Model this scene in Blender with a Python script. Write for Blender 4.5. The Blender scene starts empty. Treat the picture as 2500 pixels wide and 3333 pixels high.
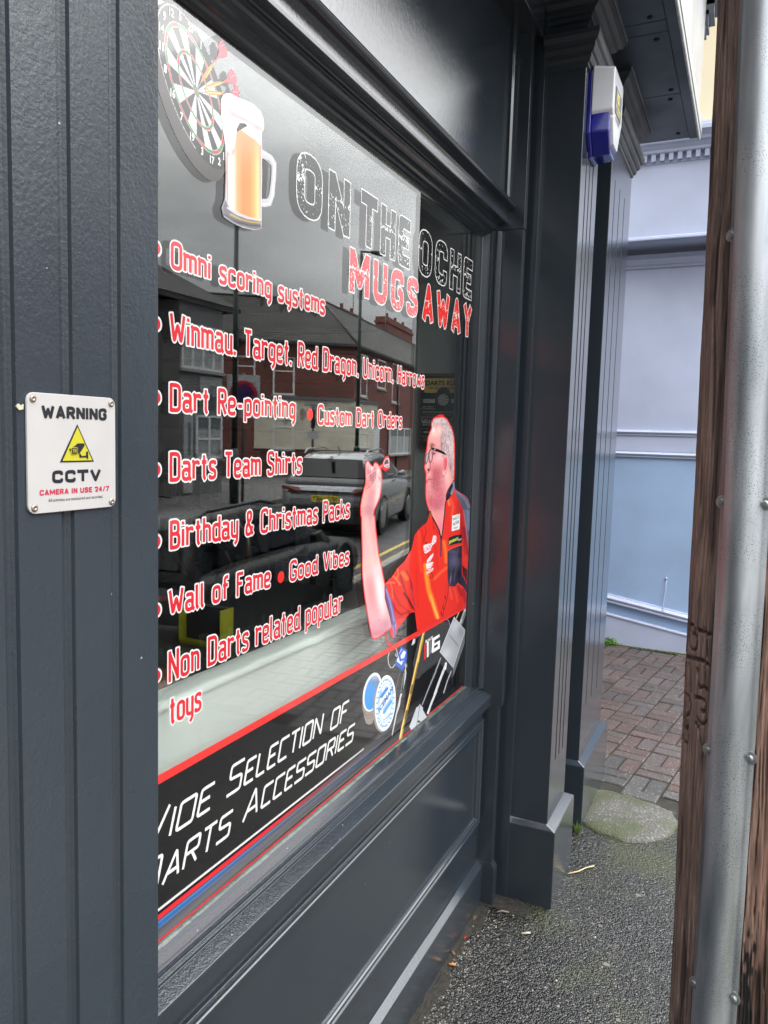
import bpy, bmesh, math, random
import numpy as np
from math import sin, cos, pi, radians, sqrt
from mathutils import Vector, Matrix
S = bpy.context.scene
COL = S.collection
# ---------------------------------------------------------------- camera (solved from the photo's vanishing points)
F = 2504.0; CX, CY = 1250.0, 1666.5            # pinhole of the 2500x3333 photograph
def _u(v): v = np.array(v, float); return v / np.linalg.norm(v)
_Y = _u([2438.7 - CX, 1452.65 - CY, F]); _D = np.array([518.3 - CX, 26919 - CY, F]); _D = _u(_D - _D.dot(_Y) * _Y)
RW = np.array([np.cross(_Y, -_D), _Y, -_D])    # world axes in camera axes (x right, y down, z forward)
CAM = np.array([0, 0, 1.6])
cam = bpy.data.cameras.new('camera'); camo = bpy.data.objects.new('camera', cam); COL.objects.link(camo)
_r = RW @ np.array([1, 0, 0]); _up = -(RW @ np.array([0, 1, 0])); _bk = -(RW @ np.array([0, 0, 1]))
camo.matrix_world = Matrix([[_r[i], _up[i], _bk[i], CAM[i]] for i in range(3)] + [[0, 0, 0, 1]])
cam.sensor_fit = 'VERTICAL'; cam.sensor_height = 36.0; cam.lens = F / 3333 * 36; cam.clip_end = 500; cam.clip_start = 0.02
S.camera = camo
def ray(p): return RW @ _u([p[0] - CX, p[1] - CY, F])
def onx(p, x): d = ray(p); return CAM + d * ((x - CAM[0]) / d[0])
def ony(p, y): d = ray(p); return CAM + d * ((y - CAM[1]) / d[1])
def onz(p, z): d = ray(p); return CAM + d * ((z - CAM[2]) / d[2])
GX = -0.80                                     # outer face of the shop glass
def mir(p, f, v):                              # a thing seen reflected in the shop glass: its true place in the street
    q = f(p, 2 * GX - v) if f is onx else f(p, v); return np.array([2 * GX - q[0], q[1], q[2]])
# ---------------------------------------------------------------- light
S.view_settings.view_transform = 'Standard'; S.view_settings.look = 'None'; S.view_settings.gamma = 1; S.view_settings.exposure = 0.2
W = bpy.data.worlds.new('World'); S.world = W; W.use_nodes = True
nt = W.node_tree; N = nt.nodes; L = nt.links; N.clear()
out = N.new('ShaderNodeOutputWorld'); bg = N.new('ShaderNodeBackground'); bg.inputs[1].default_value = 0.1
sky = N.new('ShaderNodeTexSky'); sky.sky_type = 'NISHITA'; sky.sun_disc = False; sky.sun_elevation = radians(48); sky.sun_rotation = radians(45)
tc = N.new('ShaderNodeTexCoord'); sep = N.new('ShaderNodeSeparateXYZ'); L.new(tc.outputs['Generated'], sep.inputs[0])
ramp = N.new('ShaderNodeValToRGB'); L.new(sep.outputs[2], ramp.inputs[0])
cr = ramp.color_ramp; cr.elements[0].position = 0.0; cr.elements[0].color = (.045, .046, .048, 1); cr.elements[1].position = 1.0; cr.elements[1].color = (.60, .61, .64, 1)
for p_, c_ in ((.16, .078), (.30, .135), (.42, .235), (.55, .33), (.68, .44), (.85, .60)):
    e = cr.elements.new(p_); e.color = (c_, c_ * 1.01, c_ * 1.01, 1)
mp = N.new('ShaderNodeMapping'); mp.inputs['Scale'].default_value = (2.2, 2.2, 5.5); L.new(tc.outputs['Generated'], mp.inputs[0])
nz = N.new('ShaderNodeTexNoise'); nz.inputs['Scale'].default_value = 1.6; nz.inputs['Detail'].default_value = 6; nz.inputs['Roughness'].default_value = .55; L.new(mp.outputs[0], nz.inputs[0])
mr = N.new('ShaderNodeMapRange'); mr.inputs[1].default_value = .33; mr.inputs[2].default_value = .70; mr.inputs[3].default_value = 52; mr.inputs[4].default_value = 92; L.new(nz.outputs[0], mr.inputs[0])
mul = N.new('ShaderNodeMixRGB'); mul.blend_type = 'MULTIPLY'; mul.inputs[0].default_value = 1; L.new(ramp.outputs[0], mul.inputs[1]); L.new(mr.outputs[0], mul.inputs[2])
mx = N.new('ShaderNodeMixRGB'); mx.inputs[0].default_value = .9; L.new(sky.outputs[0], mx.inputs[1]); dotn = N.new('ShaderNodeVectorMath'); dotn.operation = 'DOT_PRODUCT'; dotn.inputs[1].default_value = tuple(_u([.72, .50, .46])); L.new(tc.outputs['Generated'], dotn.inputs[0])
gl = N.new('ShaderNodeMapRange'); gl.inputs[1].default_value = -.3; gl.inputs[2].default_value = 1.0; gl.inputs[3].default_value = .95; gl.inputs[4].default_value = 2.1; L.new(dotn.outputs['Value'], gl.inputs[0])
mul2 = N.new('ShaderNodeMixRGB'); mul2.blend_type = 'MULTIPLY'; mul2.inputs[0].default_value = 1; L.new(mul.outputs[0], mul2.inputs[1]); L.new(gl.outputs[0], mul2.inputs[2]); L.new(mul2.outputs[0], mx.inputs[2])
L.new(mx.outputs[0], bg.inputs[0]); L.new(bg.outputs[0], out.inputs[0])
sun = bpy.data.lights.new('sun', 'SUN'); sun.energy = .3; sun.angle = radians(25); sun.color = (1, .97, .93)
suno = bpy.data.objects.new('sun', sun); COL.objects.link(suno)
suno.rotation_euler = Vector((-.62, -.60, -.62)).to_track_quat('-Z', 'Y').to_euler()
# ---------------------------------------------------------------- helpers
random.seed(7); rng = np.random.default_rng(5)
MATS = {}
def new_mat(name):
    m = bpy.data.materials.new(name); m.use_nodes = True; return m, m.node_tree, m.node_tree.nodes, m.node_tree.links, m.node_tree.nodes['Principled BSDF']
def mat(name, col, rough=.5, metal=0, bump=0, bscale=200, var=0, vscale=6, spec=.5, detail=3, stretch=None, emit=None, coat=0, dist=.002):
    if name in MATS: return MATS[name]
    m, t, n, l, b = new_mat(name)
    b.inputs['Base Color'].default_value = (*col, 1); b.inputs['Roughness'].default_value = rough; b.inputs['Metallic'].default_value = metal
    b.inputs['Specular IOR Level'].default_value = spec
    if coat: b.inputs['Coat Weight'].default_value = coat; b.inputs['Coat Roughness'].default_value = .06
    tcn = n.new('ShaderNodeTexCoord'); src = tcn.outputs['Object']
    if stretch:
        q = n.new('ShaderNodeMapping'); q.inputs['Scale'].default_value = stretch; l.new(src, q.inputs[0]); src = q.outputs[0]
    if var:
        z = n.new('ShaderNodeTexNoise'); z.inputs['Scale'].default_value = vscale; z.inputs['Detail'].default_value = 6; l.new(src, z.inputs[0])
        r = n.new('ShaderNodeMapRange'); r.inputs[1].default_value = .3; r.inputs[2].default_value = .7; r.inputs[3].default_value = 1 - var; r.inputs[4].default_value = 1 + var; l.new(z.outputs[0], r.inputs[0])
        x = n.new('ShaderNodeMixRGB'); x.blend_type = 'MULTIPLY'; x.inputs[0].default_value = 1; x.inputs[1].default_value = (*col, 1); l.new(r.outputs[0], x.inputs[2]); l.new(x.outputs[0], b.inputs['Base Color'])
    if bump:
        z = n.new('ShaderNodeTexNoise'); z.inputs['Scale'].default_value = bscale; z.inputs['Detail'].default_value = detail; l.new(src, z.inputs[0])
        q = n.new('ShaderNodeBump'); q.inputs['Strength'].default_value = bump; q.inputs['Distance'].default_value = dist; l.new(z.outputs[0], q.inputs['Height']); l.new(q.outputs[0], b.inputs['Normal'])
        if coat: l.new(q.outputs[0], b.inputs['Coat Normal'])
    if emit: b.inputs['Emission Color'].default_value = (*col, 1); b.inputs['Emission Strength'].default_value = emit
    MATS[name] = m; return m
def tag(o, label=None, cat=None, group=None, kind=None):
    if label: o['label'] = label
    if cat: o['category'] = cat
    if group: o['group'] = group
    if kind: o['kind'] = kind
    return o
def empty(name, loc=(0, 0, 0), label=None, cat=None, group=None, rz=0):
    o = bpy.data.objects.new(name, None); COL.objects.link(o); o.location = loc; o.rotation_euler = (0, 0, rz); o.empty_display_size = .05
    return tag(o, label, cat, group)
def link(name, me, m=None, parent=None):
    if m is not None: me.materials.append(m)
    o = bpy.data.objects.new(name, me); COL.objects.link(o)
    if parent is not None: o.parent = parent
    return o
class MB:                                        # mesh builder
    remap = None
    def __init__(s): s.v = []; s.f = []; s.mi = []; s.cur = 0; s.sm = []
    def add(s, vs, fs, smooth=False):
        k = len(s.v); s.v += [tuple(map(float, q)) for q in vs]
        for f in fs: s.f.append(tuple(i + k for i in f)); s.mi.append(s.cur); s.sm.append(smooth)
        return s
    def box(s, x0, x1, y0, y1, z0, z1):
        return s.add([(x0, y0, z0), (x1, y0, z0), (x1, y1, z0), (x0, y1, z0), (x0, y0, z1), (x1, y0, z1), (x1, y1, z1), (x0, y1, z1)],
                     [(0, 3, 2, 1), (4, 5, 6, 7), (0, 1, 5, 4), (1, 2, 6, 5), (2, 3, 7, 6), (3, 0, 4, 7)])
    def obox(s, o, u, v, w):                     # oriented box: origin corner + 3 edge vectors
        o, u, v, w = map(np.array, (o, u, v, w)); P = [o, o + u, o + u + v, o + v]; P += [q + w for q in P]
        return s.add(P, [(0, 3, 2, 1), (4, 5, 6, 7), (0, 1, 5, 4), (1, 2, 6, 5), (2, 3, 7, 6), (3, 0, 4, 7)])
    def ext(s, prof, a, b, axis, closed=True, caps=True):    # extrude a profile along x, y or z
        def P(q, t):
            return {'y': (q[0], t, q[1]), 'z': (q[0], q[1], t), 'x': (t, q[0], q[1])}[axis]
        n = len(prof); vs = [P(q, a) for q in prof] + [P(q, b) for q in prof]
        fs = [(i, (i + 1) % n, n + (i + 1) % n, n + i) for i in range(n if closed else n - 1)]
        if caps and closed: fs += [tuple(range(n))[::-1], tuple(range(n, 2 * n))]
        return s.add(vs, fs)
    def prism(s, poly, h):                       # 3-D polygon + thickness vector
        n = len(poly); P = [np.array(q, float) for q in poly]; h = np.array(h, float)
        return s.add(P + [q + h for q in P], [tuple(range(n))[::-1], tuple(range(n, 2 * n))] + [(i, (i + 1) % n, n + (i + 1) % n, n + i) for i in range(n)])
    def tube(s, pts, r, n=8, caps=True):
        pts = [np.array(q, float) for q in pts]; rs = r if hasattr(r, '__len__') else [r] * len(pts); rings = []
        for i, q in enumerate(pts):
            d = _u(pts[min(i + 1, len(pts) - 1)] - pts[max(i - 1, 0)]); a = _u(np.cross(d, [0, 0, 1] if abs(d[2]) < .9 else [1, 0, 0])); b = np.cross(d, a)
            rings.append([q + rs[i] * (cos(2 * pi * k / n) * a + sin(2 * pi * k / n) * b) for k in range(n)])
        vs = [p for r_ in rings for p in r_]; fs = []
        for i in range(len(pts) - 1):
            for k in range(n): fs.append((i * n + k, i * n + (k + 1) % n, (i + 1) * n + (k + 1) % n, (i + 1) * n + k))
        s.add(vs, fs, True)
        if caps: s.add(rings[0], [tuple(range(n))[::-1]]); s.add(rings[-1], [tuple(range(n))])
        return s
    def lathe(s, c, prof, n=16, axis=(0, 0, 1)):  # prof: (radius, height)
        c = np.array(c, float); d = _u(axis); a = _u(np.cross(d, [0, 0, 1] if abs(d[2]) < .9 else [1, 0, 0])); b = np.cross(d, a)
        vs = [c + d * h + r * (cos(2 * pi * k / n) * a + sin(2 * pi * k / n) * b) for r, h in prof for k in range(n)]; fs = []
        for i in range(len(prof) - 1):
            for k in range(n): fs.append((i * n + k, i * n + (k + 1) % n, (i + 1) * n + (k + 1) % n, (i + 1) * n + k))
        s.add(vs, fs, True)
        if prof[0][0] > 1e-6: s.add(vs[:n], [tuple(range(n))[::-1]])
        if prof[-1][0] > 1e-6: s.add(vs[-n:], [tuple(range(n))])
        return s
    def build(s, name, m, parent=None, bev=0, seg=2, fix=True):
        if MB.remap: s.v = [MB.remap(q) for q in s.v]
        me = bpy.data.meshes.new(name); me.from_pydata(s.v, [], s.f)
        for q in (m if isinstance(m, (list, tuple)) else [m]): me.materials.append(q)
        me.polygons.foreach_set('material_index', s.mi); me.polygons.foreach_set('use_smooth', s.sm)
        if fix:
            b = bmesh.new(); b.from_mesh(me); bmesh.ops.remove_doubles(b, verts=b.verts, dist=1e-6); bmesh.ops.recalc_face_normals(b, faces=b.faces); b.to_mesh(me); b.free()
        me.update(); o = bpy.data.objects.new(name, me); COL.objects.link(o)
        if parent is not None: o.parent = parent; o.matrix_parent_inverse = Matrix.Translation(-Vector(parent.location)) if parent.rotation_euler[2] == 0 else parent.matrix_basis.inverted()
        if bev:
            q = o.modifiers.new('bevel', 'BEVEL'); q.width = bev; q.segments = seg; q.limit_method = 'ANGLE'; q.angle_limit = radians(35); q.harden_normals = False
        return o
_fc = {}
def text(name, body, size, m, loc, rx, parent=None, bold=0, sx=1, align='CENTER', depth=0, shear=0, space=1):
    """text as flat mesh; rx = 3x3 matrix columns (text right, text up, text normal)"""
    c = bpy.data.curves.new(name, 'FONT'); c.body = body; c.size = size; c.align_x = align; c.align_y = 'CENTER'; c.offset = bold; c.extrude = depth; c.shear = shear; c.space_character = space; c.resolution_u = 3
    o = bpy.data.objects.new(name, c); COL.objects.link(o)
    dg = bpy.context.evaluated_depsgraph_get(); me = bpy.data.meshes.new_from_object(o.evaluated_get(dg)); bpy.data.objects.remove(o)
    M = Matrix(((rx[0][0] * sx, rx[1][0], rx[2][0], loc[0]), (rx[0][1] * sx, rx[1][1], rx[2][1], loc[1]), (rx[0][2] * sx, rx[1][2], rx[2][2], loc[2]), (0, 0, 0, 1)))
    me.transform(M); me.materials.clear(); me.materials.append(m); me.name = name
    o = bpy.data.objects.new(name, me); COL.objects.link(o)
    if parent is not None: o.parent = parent; o.matrix_parent_inverse = Matrix.Translation(-Vector(parent.location)) if parent.rotation_euler[2] == 0 else parent.matrix_basis.inverted()
    return o
FRONT = ((0, 1, 0), (0, 0, 1), (1, 0, 0))       # text on a wall that faces +X
SIDE = ((1, 0, 0), (0, 0, 1), (0, -1, 0))       # text on a wall that faces -Y
def grid_mesh(name, xs, ys, zf, m, parent=None, smooth=True):
    X, Y = np.meshgrid(xs, ys); Z = zf(X, Y); v = np.stack([X, Y, Z], -1).reshape(-1, 3); nx, ny = len(xs), len(ys)
    i = np.arange((nx - 1) * (ny - 1)); a = (i // (nx - 1)) * nx + i % (nx - 1); f = np.stack([a, a + 1, a + nx + 1, a + nx], -1)
    me = bpy.data.meshes.new(name); me.from_pydata(v.tolist(), [], f.tolist()); me.polygons.foreach_set('use_smooth', [smooth] * len(f)); me.update()
    return link(name, me, m, parent)
# ================================================================ shop front
def paint_mat(name, col, rough, bump, scale, var=.06, coat=.6):
    m, t, n, l, b = new_mat(name); b.inputs['Roughness'].default_value = rough
    tcn = n.new('ShaderNodeTexCoord')
    b.inputs['Coat Weight'].default_value = coat; b.inputs['Coat IOR'].default_value = 1.6; b.inputs['Coat Roughness'].default_value = rough * .55
    z = n.new('ShaderNodeTexNoise'); z.inputs['Scale'].default_value = scale; z.inputs['Detail'].default_value = 4; z.inputs['Roughness'].default_value = .6; l.new(tcn.outputs['Object'], z.inputs[0])
    mp_ = n.new('ShaderNodeMapping'); mp_.inputs['Scale'].default_value = (1, 1, .55); l.new(tcn.outputs['Object'], mp_.inputs[0])
    z2 = n.new('ShaderNodeTexNoise'); z2.inputs['Scale'].default_value = scale * .42; z2.inputs['Detail'].default_value = 5; l.new(mp_.outputs[0], z2.inputs[0])
    ad = n.new('ShaderNodeMath'); ad.operation = 'ADD'; l.new(z.outputs[0], ad.inputs[0]); l.new(z2.outputs[0], ad.inputs[1])
    q = n.new('ShaderNodeBump'); q.inputs['Strength'].default_value = bump; q.inputs['Distance'].default_value = .0016; l.new(ad.outputs[0], q.inputs['Height']); l.new(q.outputs[0], b.inputs['Normal']); l.new(q.outputs[0], b.inputs['Coat Normal'])
    z3 = n.new('ShaderNodeTexNoise'); z3.inputs['Scale'].default_value = 5; z3.inputs['Detail'].default_value = 8; l.new(tcn.outputs['Object'], z3.inputs[0])
    r = n.new('ShaderNodeMapRange'); r.inputs[1].default_value = .3; r.inputs[2].default_value = .7; r.inputs[3].default_value = 1 - var; r.inputs[4].default_value = 1 + var; l.new(z3.outputs[0], r.inputs[0])
    x = n.new('ShaderNodeMixRGB'); x.blend_type = 'MULTIPLY'; x.inputs[0].default_value = 1; x.inputs[1].default_value = (*col, 1); l.new(r.outputs[0], x.inputs[2])
    # tiny pale chips and dust nibs in the paint
    z4 = n.new('ShaderNodeTexVoronoi'); z4.inputs['Scale'].default_value = 34; l.new(tcn.outputs['Object'], z4.inputs[0])
    lt = n.new('ShaderNodeMath'); lt.operation = 'LESS_THAN'; lt.inputs[1].default_value = .035; l.new(z4.outputs['Distance'], lt.inputs[0])
    z5 = n.new('ShaderNodeTexNoise'); z5.inputs['Scale'].default_value = 6; l.new(tcn.outputs['Object'], z5.inputs[0])
    g = n.new('ShaderNodeMath'); g.operation = 'GREATER_THAN'; g.inputs[1].default_value = .56; l.new(z5.outputs[0], g.inputs[0])
    mm = n.new('ShaderNodeMath'); mm.operation = 'MULTIPLY'; l.new(lt.outputs[0], mm.inputs[0]); l.new(g.outputs[0], mm.inputs[1])
    y = n.new('ShaderNodeMixRGB'); l.new(mm.outputs[0], y.inputs[0]); l.new(x.outputs[0], y.inputs[1]); y.inputs[2].default_value = (.42, .45, .48, 1); l.new(y.outputs[0], b.inputs['Base Color'])
    r2 = n.new('ShaderNodeMapRange'); r2.inputs[1].default_value = .35; r2.inputs[2].default_value = .7; r2.inputs[3].default_value = rough * .8; r2.inputs[4].default_value = rough * 1.25; l.new(z3.outputs[0], r2.inputs[0]); l.new(r2.outputs[0], b.inputs['Roughness'])
    return m
PC = (.026, .034, .044)
PAINT = paint_mat('slate_gloss_paint', PC, .10, .16, 330)
PAINTR = paint_mat('slate_rollered_paint', (.034, .044, .056), .28, .30, 260, coat=.15)
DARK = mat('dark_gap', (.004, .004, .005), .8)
SATIN = paint_mat('slate_moulding_paint', (.030, .038, .048), .30, .2, 260, coat=.15)
MATTP = paint_mat('slate_satin_paint', (.026, .034, .043), .42, .2, 200, coat=0.0)
shop = empty('timber_shopfront', (-.8, 1.4, 0), 'dark slate grey painted timber shop front with fluted pilasters and large window', 'shopfront')
def sub(o, m='x'): return o
def groove(y, w=.007, d=.007, x=-.53):            # half section of a routed flute, going +Y
    return [(x, y - w), (x - d * .55, y - w * .8), (x - d, y - w * .25), (x - d, y + w * .35), (x - d * .5, y + w * .85), (x, y + w)]
def pilaster(name, xf, y0, y1, fl, zf0, zf1, ztop, xb, step=0):
    b = MB(); g = []
    for y in fl: g += groove(y, x=xf)
    b.ext([(xb, y0), (xf, y0)] + g + [(xf, y1), (xb, y1)], zf0, zf1, 'z', caps=False)
    b.ext([(xb, y0), (xf, y0), (xf, y1), (xb, y1)], -.02, zf0, 'z', caps=False)
    b.ext([(xb, y0), (xf, y0), (xf, y1), (xb, y1)], zf1, ztop, 'z', caps=False)
    for y in fl:
        gg = groove(y, x=xf)
        for z in (zf0, zf1): b.add([(p[0], p[1], z) for p in gg], [tuple(range(6))])
    return b
MB.remap = staticmethod(lambda q: (q[0], q[1] * 1.08 if q[1] > 1 else q[1], q[2] * .9865 + .0273))      # measured frontage: final fit to the photograph
# left pilaster, close to the camera
pl = empty('pilaster', (-.53, .4, 0)); pl.parent = shop; pl.matrix_parent_inverse = Matrix.Translation((.8, -1.4, 0))
b = pilaster('shaft', -.53, .29, .5975, [.369, .4265, .484, .5405], .42, 2.60, 2.96, -.82)
lp = b.build('left_shaft', PAINTR, shop, bev=.0012); lp.name = 'pilaster_shaft'
bpy.data.objects.remove(pl)
b = MB(); b.ext([(-.82, .275), (-.498, .275), (-.498, .61), (-.82, .61)], -.02, .272, 'z'); b.build('pilaster_plinth', PAINT, shop, bev=.003)
# the two pilasters on the right
def plinth(xf, xs, y0, y1, ys0, ys1, zt, xb):
    b = MB(); lo = [(xb, y0), (xf, y0), (xf, y1), (xb, y1)]; hi = [(xb, ys0), (xs, ys0), (xs, ys1), (xb, ys1)]
    b.ext(lo, -.03, zt, 'z', caps=False)
    n = 4; b.add([(p[0], p[1], zt) for p in lo] + [(p[0], p[1], zt + .016) for p in hi], [(i, (i + 1) % n, n + (i + 1) % n, n + i) for i in range(n)] + [(4, 5, 6, 7)])
    return b
b = pilaster('shaft', -.53, 2.311, 2.556, [2.382, 2.433, 2.484], .487, 2.63, 2.985, -.655); b.build('pilaster_shaft', PAINT, shop, bev=.0018)
plinth(-.498, -.531, 2.292, 2.584, 2.305, 2.558, .272, -.655).build('pilaster_plinth', PAINT, shop, bev=.003)
b = pilaster('shaft', -.54, 2.853, 3.315, [2.938, 3.048, 3.165], .49, 2.62, 2.985, -.85); b.build('pilaster_shaft', PAINT, shop, bev=.0018)
plinth(-.512, -.541, 2.833, 3.36, 2.85, 3.318, .268, -.85).build('pilaster_plinth', PAINT, shop, bev=.003)
def moulding(prof, y0, y1, xb):                   # horizontal moulding wrapped round three sides of a pilaster; prof: (projection, z)
    b = MB(); pr = []
    n = len(prof); loops = []
    for p, z in prof: loops.append([(xb, y0 - p, z), (p + 0, y0 - p, z), (p + 0, y1 + p, z), (xb, y1 + p, z)])
    return loops
def cap(xf, y0, y1, prof, xb, name):
    b = MB(); vs = []; n = len(prof)
    for p, z in prof: vs += [(xb, y0 - p, z), (xf + p, y0 - p, z), (xf + p, y1 + p, z), (xb, y1 + p, z)]
    fs = []
    for i in range(n - 1):
        for k in range(3): fs.append((i * 4 + k, i * 4 + k + 1, (i + 1) * 4 + k + 1, (i + 1) * 4 + k))
    fs += [(0, 1, 2, 3), tuple(4 * (n - 1) + k for k in range(4))]
    b.add(vs, fs); return b.build(name, MATTP, shop, bev=.0008)
CAPP = [(.0005, 2.752), (.006, 2.756), (.006, 2.764), (.012, 2.768), (.017, 2.778), (.017, 2.786), (.024, 2.790), (.030, 2.802), (.030, 2.812), (.038, 2.817), (.044, 2.832), (.044, 2.846), (.0005, 2.850)]
CROWN = [(.0005, 2.888), (.010, 2.891), (.010, 2.902), (.020, 2.906), (.020, 2.914), (.034, 2.922), (.040, 2.934), (.052, 2.940), (.060, 2.956), (.060, 2.966), (.07, 2.9695)]
cap(-.53, 2.311, 2.556, CAPP, -.655, 'pilaster_capital'); cap(-.53, 2.311, 2.556, CROWN, -.655, 'crown_moulding')
cap(-.54, 2.853, 3.315, CAPP, -.85, 'pilaster_capital'); cap(-.54, 2.853, 3.315, CROWN, -.85, 'crown_moulding')
# backing board, dark recess, post with its little plinth
b = MB(); b.box(-.86, -.652, 2.2865, 2.3105, -.02, 2.985); b.build('backing_board', PAINT, shop, bev=.0015)
b = MB(); b.box(-.86, -.705, 2.2685, 2.278, -.02, 2.985); b.build('backing_board', PAINT, shop, bev=.0015)
b = MB(); b.box(-.95, -.80, 2.250, 2.2866, -.02, 2.985); b.build('recess_lining', DARK, shop)  # near-black colour stands in for the shade deep in the gap
b = MB(); b.box(-.86, -.6785, 2.222, 2.2500, .705, 2.2545); b.build('window_post', PAINT, shop, bev=.0012)
b = MB(); b.box(-.86, -.6765, 2.2225, 2.2500, 2.2555, 2.985); b.build('window_post', PAINT, shop, bev=.0012)
b = MB(); b.box(-.86, -.689, 2.2228, 2.2500, .14, .704); b.build('window_post', PAINT, shop, bev=.0012)
b = MB(); b.ext([(-.86, 2.2215), (-.6785, 2.2215), (-.6785, 2.252), (-.86, 2.252)], -.02, .130, 'z')
b.add([(-.86, 2.2215, .13), (-.6785, 2.2215, .13), (-.6785, 2.252, .13), (-.86, 2.252, .13), (-.86, 2.2226, .152), (-.6888, 2.2226, .152), (-.6888, 2.2505, .152), (-.86, 2.2505, .152)], [(0, 1, 5, 4), (1, 2, 6, 5), (2, 3, 7, 6), (4, 5, 6, 7)])
b.build('post_plinth', PAINT, shop, bev=.002)
b = MB(); b.box(-.95, -.80, 2.556, 2.853, -.02, 2.985); b.build('recess_lining', PAINT, shop)
# stall riser
R = 2.2222
b = MB(); b.box(-.80, -.7405, .55, R, -.02, .69); b.build('stall_riser', PAINT, shop)
b = MB(); b.ext([(-.7403, -.02), (-.720, -.02), (-.720, .134), (-.7403, .152)], .55, R, 'y'); b.build('riser_skirting', PAINT, shop, bev=.003)
def framed(y0, y1, z0, z1, prof, x):              # mitred picture-frame moulding; prof: (inset, height)
    b = MB(); vs = []; n = len(prof)
    for d, h in prof: vs += [(x + h, y0 + d, z0 + d), (x + h, y1 - d, z0 + d), (x + h, y1 - d, z1 - d), (x + h, y0 + d, z1 - d)]
    fs = []
    for i in range(n - 1):
        for k in range(4): fs.append((i * 4 + k, i * 4 + (k + 1) % 4, (i + 1) * 4 + (k + 1) % 4, (i + 1) * 4 + k))
    b.add(vs, fs); return b
BOL = [(0, .0002), (.002, .009), (.007, .0125), (.013, .012), (.017, .008), (.019, .0075), (.022, .0105), (.028, .0105), (.031, .006), (.035, .0055), (.037, .0003)]
framed(.60, 2.206, .290, .662, [(d, h) for d, h in BOL], -.7405).build('riser_panel_moulding', PAINT, shop, bev=.0006)
b = MB(); b.box(-.7404, -.7372, .60, 2.2062, .6625, .6845); b.build('riser_rail', PAINT, shop)
# sill
b = MB(); b.ext([(-.84, .7645), (-.7985, .7645), (-.796, .7640), (-.7905, .7630), (-.780, .7612), (-.7655, .7585), (-.7640, .7600), (-.7620, .7622), (-.7575, .7618), (-.7545, .7570), (-.7535, .7535), (-.7505, .7527), (-.7495, .7545), (-.7455, .7535), (-.7445, .7488), (-.7425, .7480), (-.7418, .7500), (-.7165, .7385), (-.7145, .7350), (-.7143, .7055), (-.7165, .7035), (-.7275, .7030), (-.7285, .6975), (-.7310, .6930), (-.7360, .6905), (-.7408, .6848), (-.84, .6848)], .548, 2.2225, 'y'); b.build('window_sill', PAINT, shop, bev=.0005)
SEAL = mat('old_sealant', (.07, .085, .075), .16, bump=.7, bscale=90, var=.35, vscale=25)
ys = np.linspace(.55, 2.19, 260)
b = MB(); vs = []; prof0 = [(-.7995, .7668), (-.7980, .7680), (-.7945, .7665), (-.7915, .7642), (-.7900, .7626)]
for y in ys:
    jw = globals().get('jw', 0) * .86 + random.gauss(0, .0004); j = jw
    vs += [(p[0] + (j if 0 < i else 0), y, p[1] + (j * .6 if i in (1, 2) else 0)) for i, p in enumerate(prof0)]
fs = [(i * 5 + k, i * 5 + k + 1, i * 5 + 6 + k, i * 5 + 5 + k) for i in range(len(ys) - 1) for k in range(4)]
b.add(vs, fs, True); b.build('sill_sealant', SEAL, shop)
# window jamb on the right, head and transom above
b = MB(); b.ext([(-.86, 2.1905), (-.7985, 2.1905), (-.7965, 2.1925), (-.7800, 2.1975), (-.7780, 2.2030), (-.7690, 2.2040), (-.7665, 2.2095), (-.7600, 2.2105), (-.7580, 2.2060), (-.7530, 2.2060), (-.7500, 2.2120), (-.7470, 2.2135), (-.7440, 2.2180), (-.738, 2.2185), (-.738, 2.2221), (-.86, 2.2221)], .758, 2.2500, 'z'); b.build('window_frame', PAINT, shop, bev=.0004)
HEAD = [(-.86, 2.2293), (-.7985, 2.2293), (-.7955, 2.2330), (-.7900, 2.2345), (-.7860, 2.2385), (-.7780, 2.2410), (-.7740, 2.2470), (-.7680, 2.2490), (-.7630, 2.2520), (-.7595, 2.2560), (-.7577, 2.2620), (-.7572, 2.2700), (-.7520, 2.2725), (-.7500, 2.2745), (-.7320, 2.2752), (-.7302, 2.2775), (-.7298, 2.2850), (-.7298, 2.3020),
        (-.7275, 2.3070), (-.7200, 2.3120), (-.7110, 2.3150), (-.7045, 2.3190), (-.7025, 2.3250), (-.7045, 2.3310), (-.7090, 2.3345), (-.7120, 2.3350), (-.7135, 2.3385), (-.7180, 2.3400), (-.7205, 2.3380), (-.7220, 2.3425), (-.7310, 2.3435), (-.86, 2.3435)]
b = MB(); b.ext(HEAD, .40, 2.2221, 'y'); b.build('window_head', PAINT, shop, bev=.0005)
b = MB(); b.box(-.86, -.7300, .40, 2.2215, 2.3436, 2.985); b.build('fascia_panel', PAINT, shop)
b = MB(); b.ext([(-.7299, 2.180), (-.7215, 2.181), (-.7190, 2.1865), (-.7170, 2.1905), (-.7170, 2.2080), (-.7200, 2.2120), (-.7200, 2.2220), (-.7299, 2.2220)], 2.3415, 2.985, 'z'); b.build('fascia_panel_moulding', PAINT, shop, bev=.0006)
b = MB(); b.box(-.86, -.655, .40, 2.2680, 2.842, 2.985); b.build('shutter_box', PAINT, shop, bev=.002)
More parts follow.
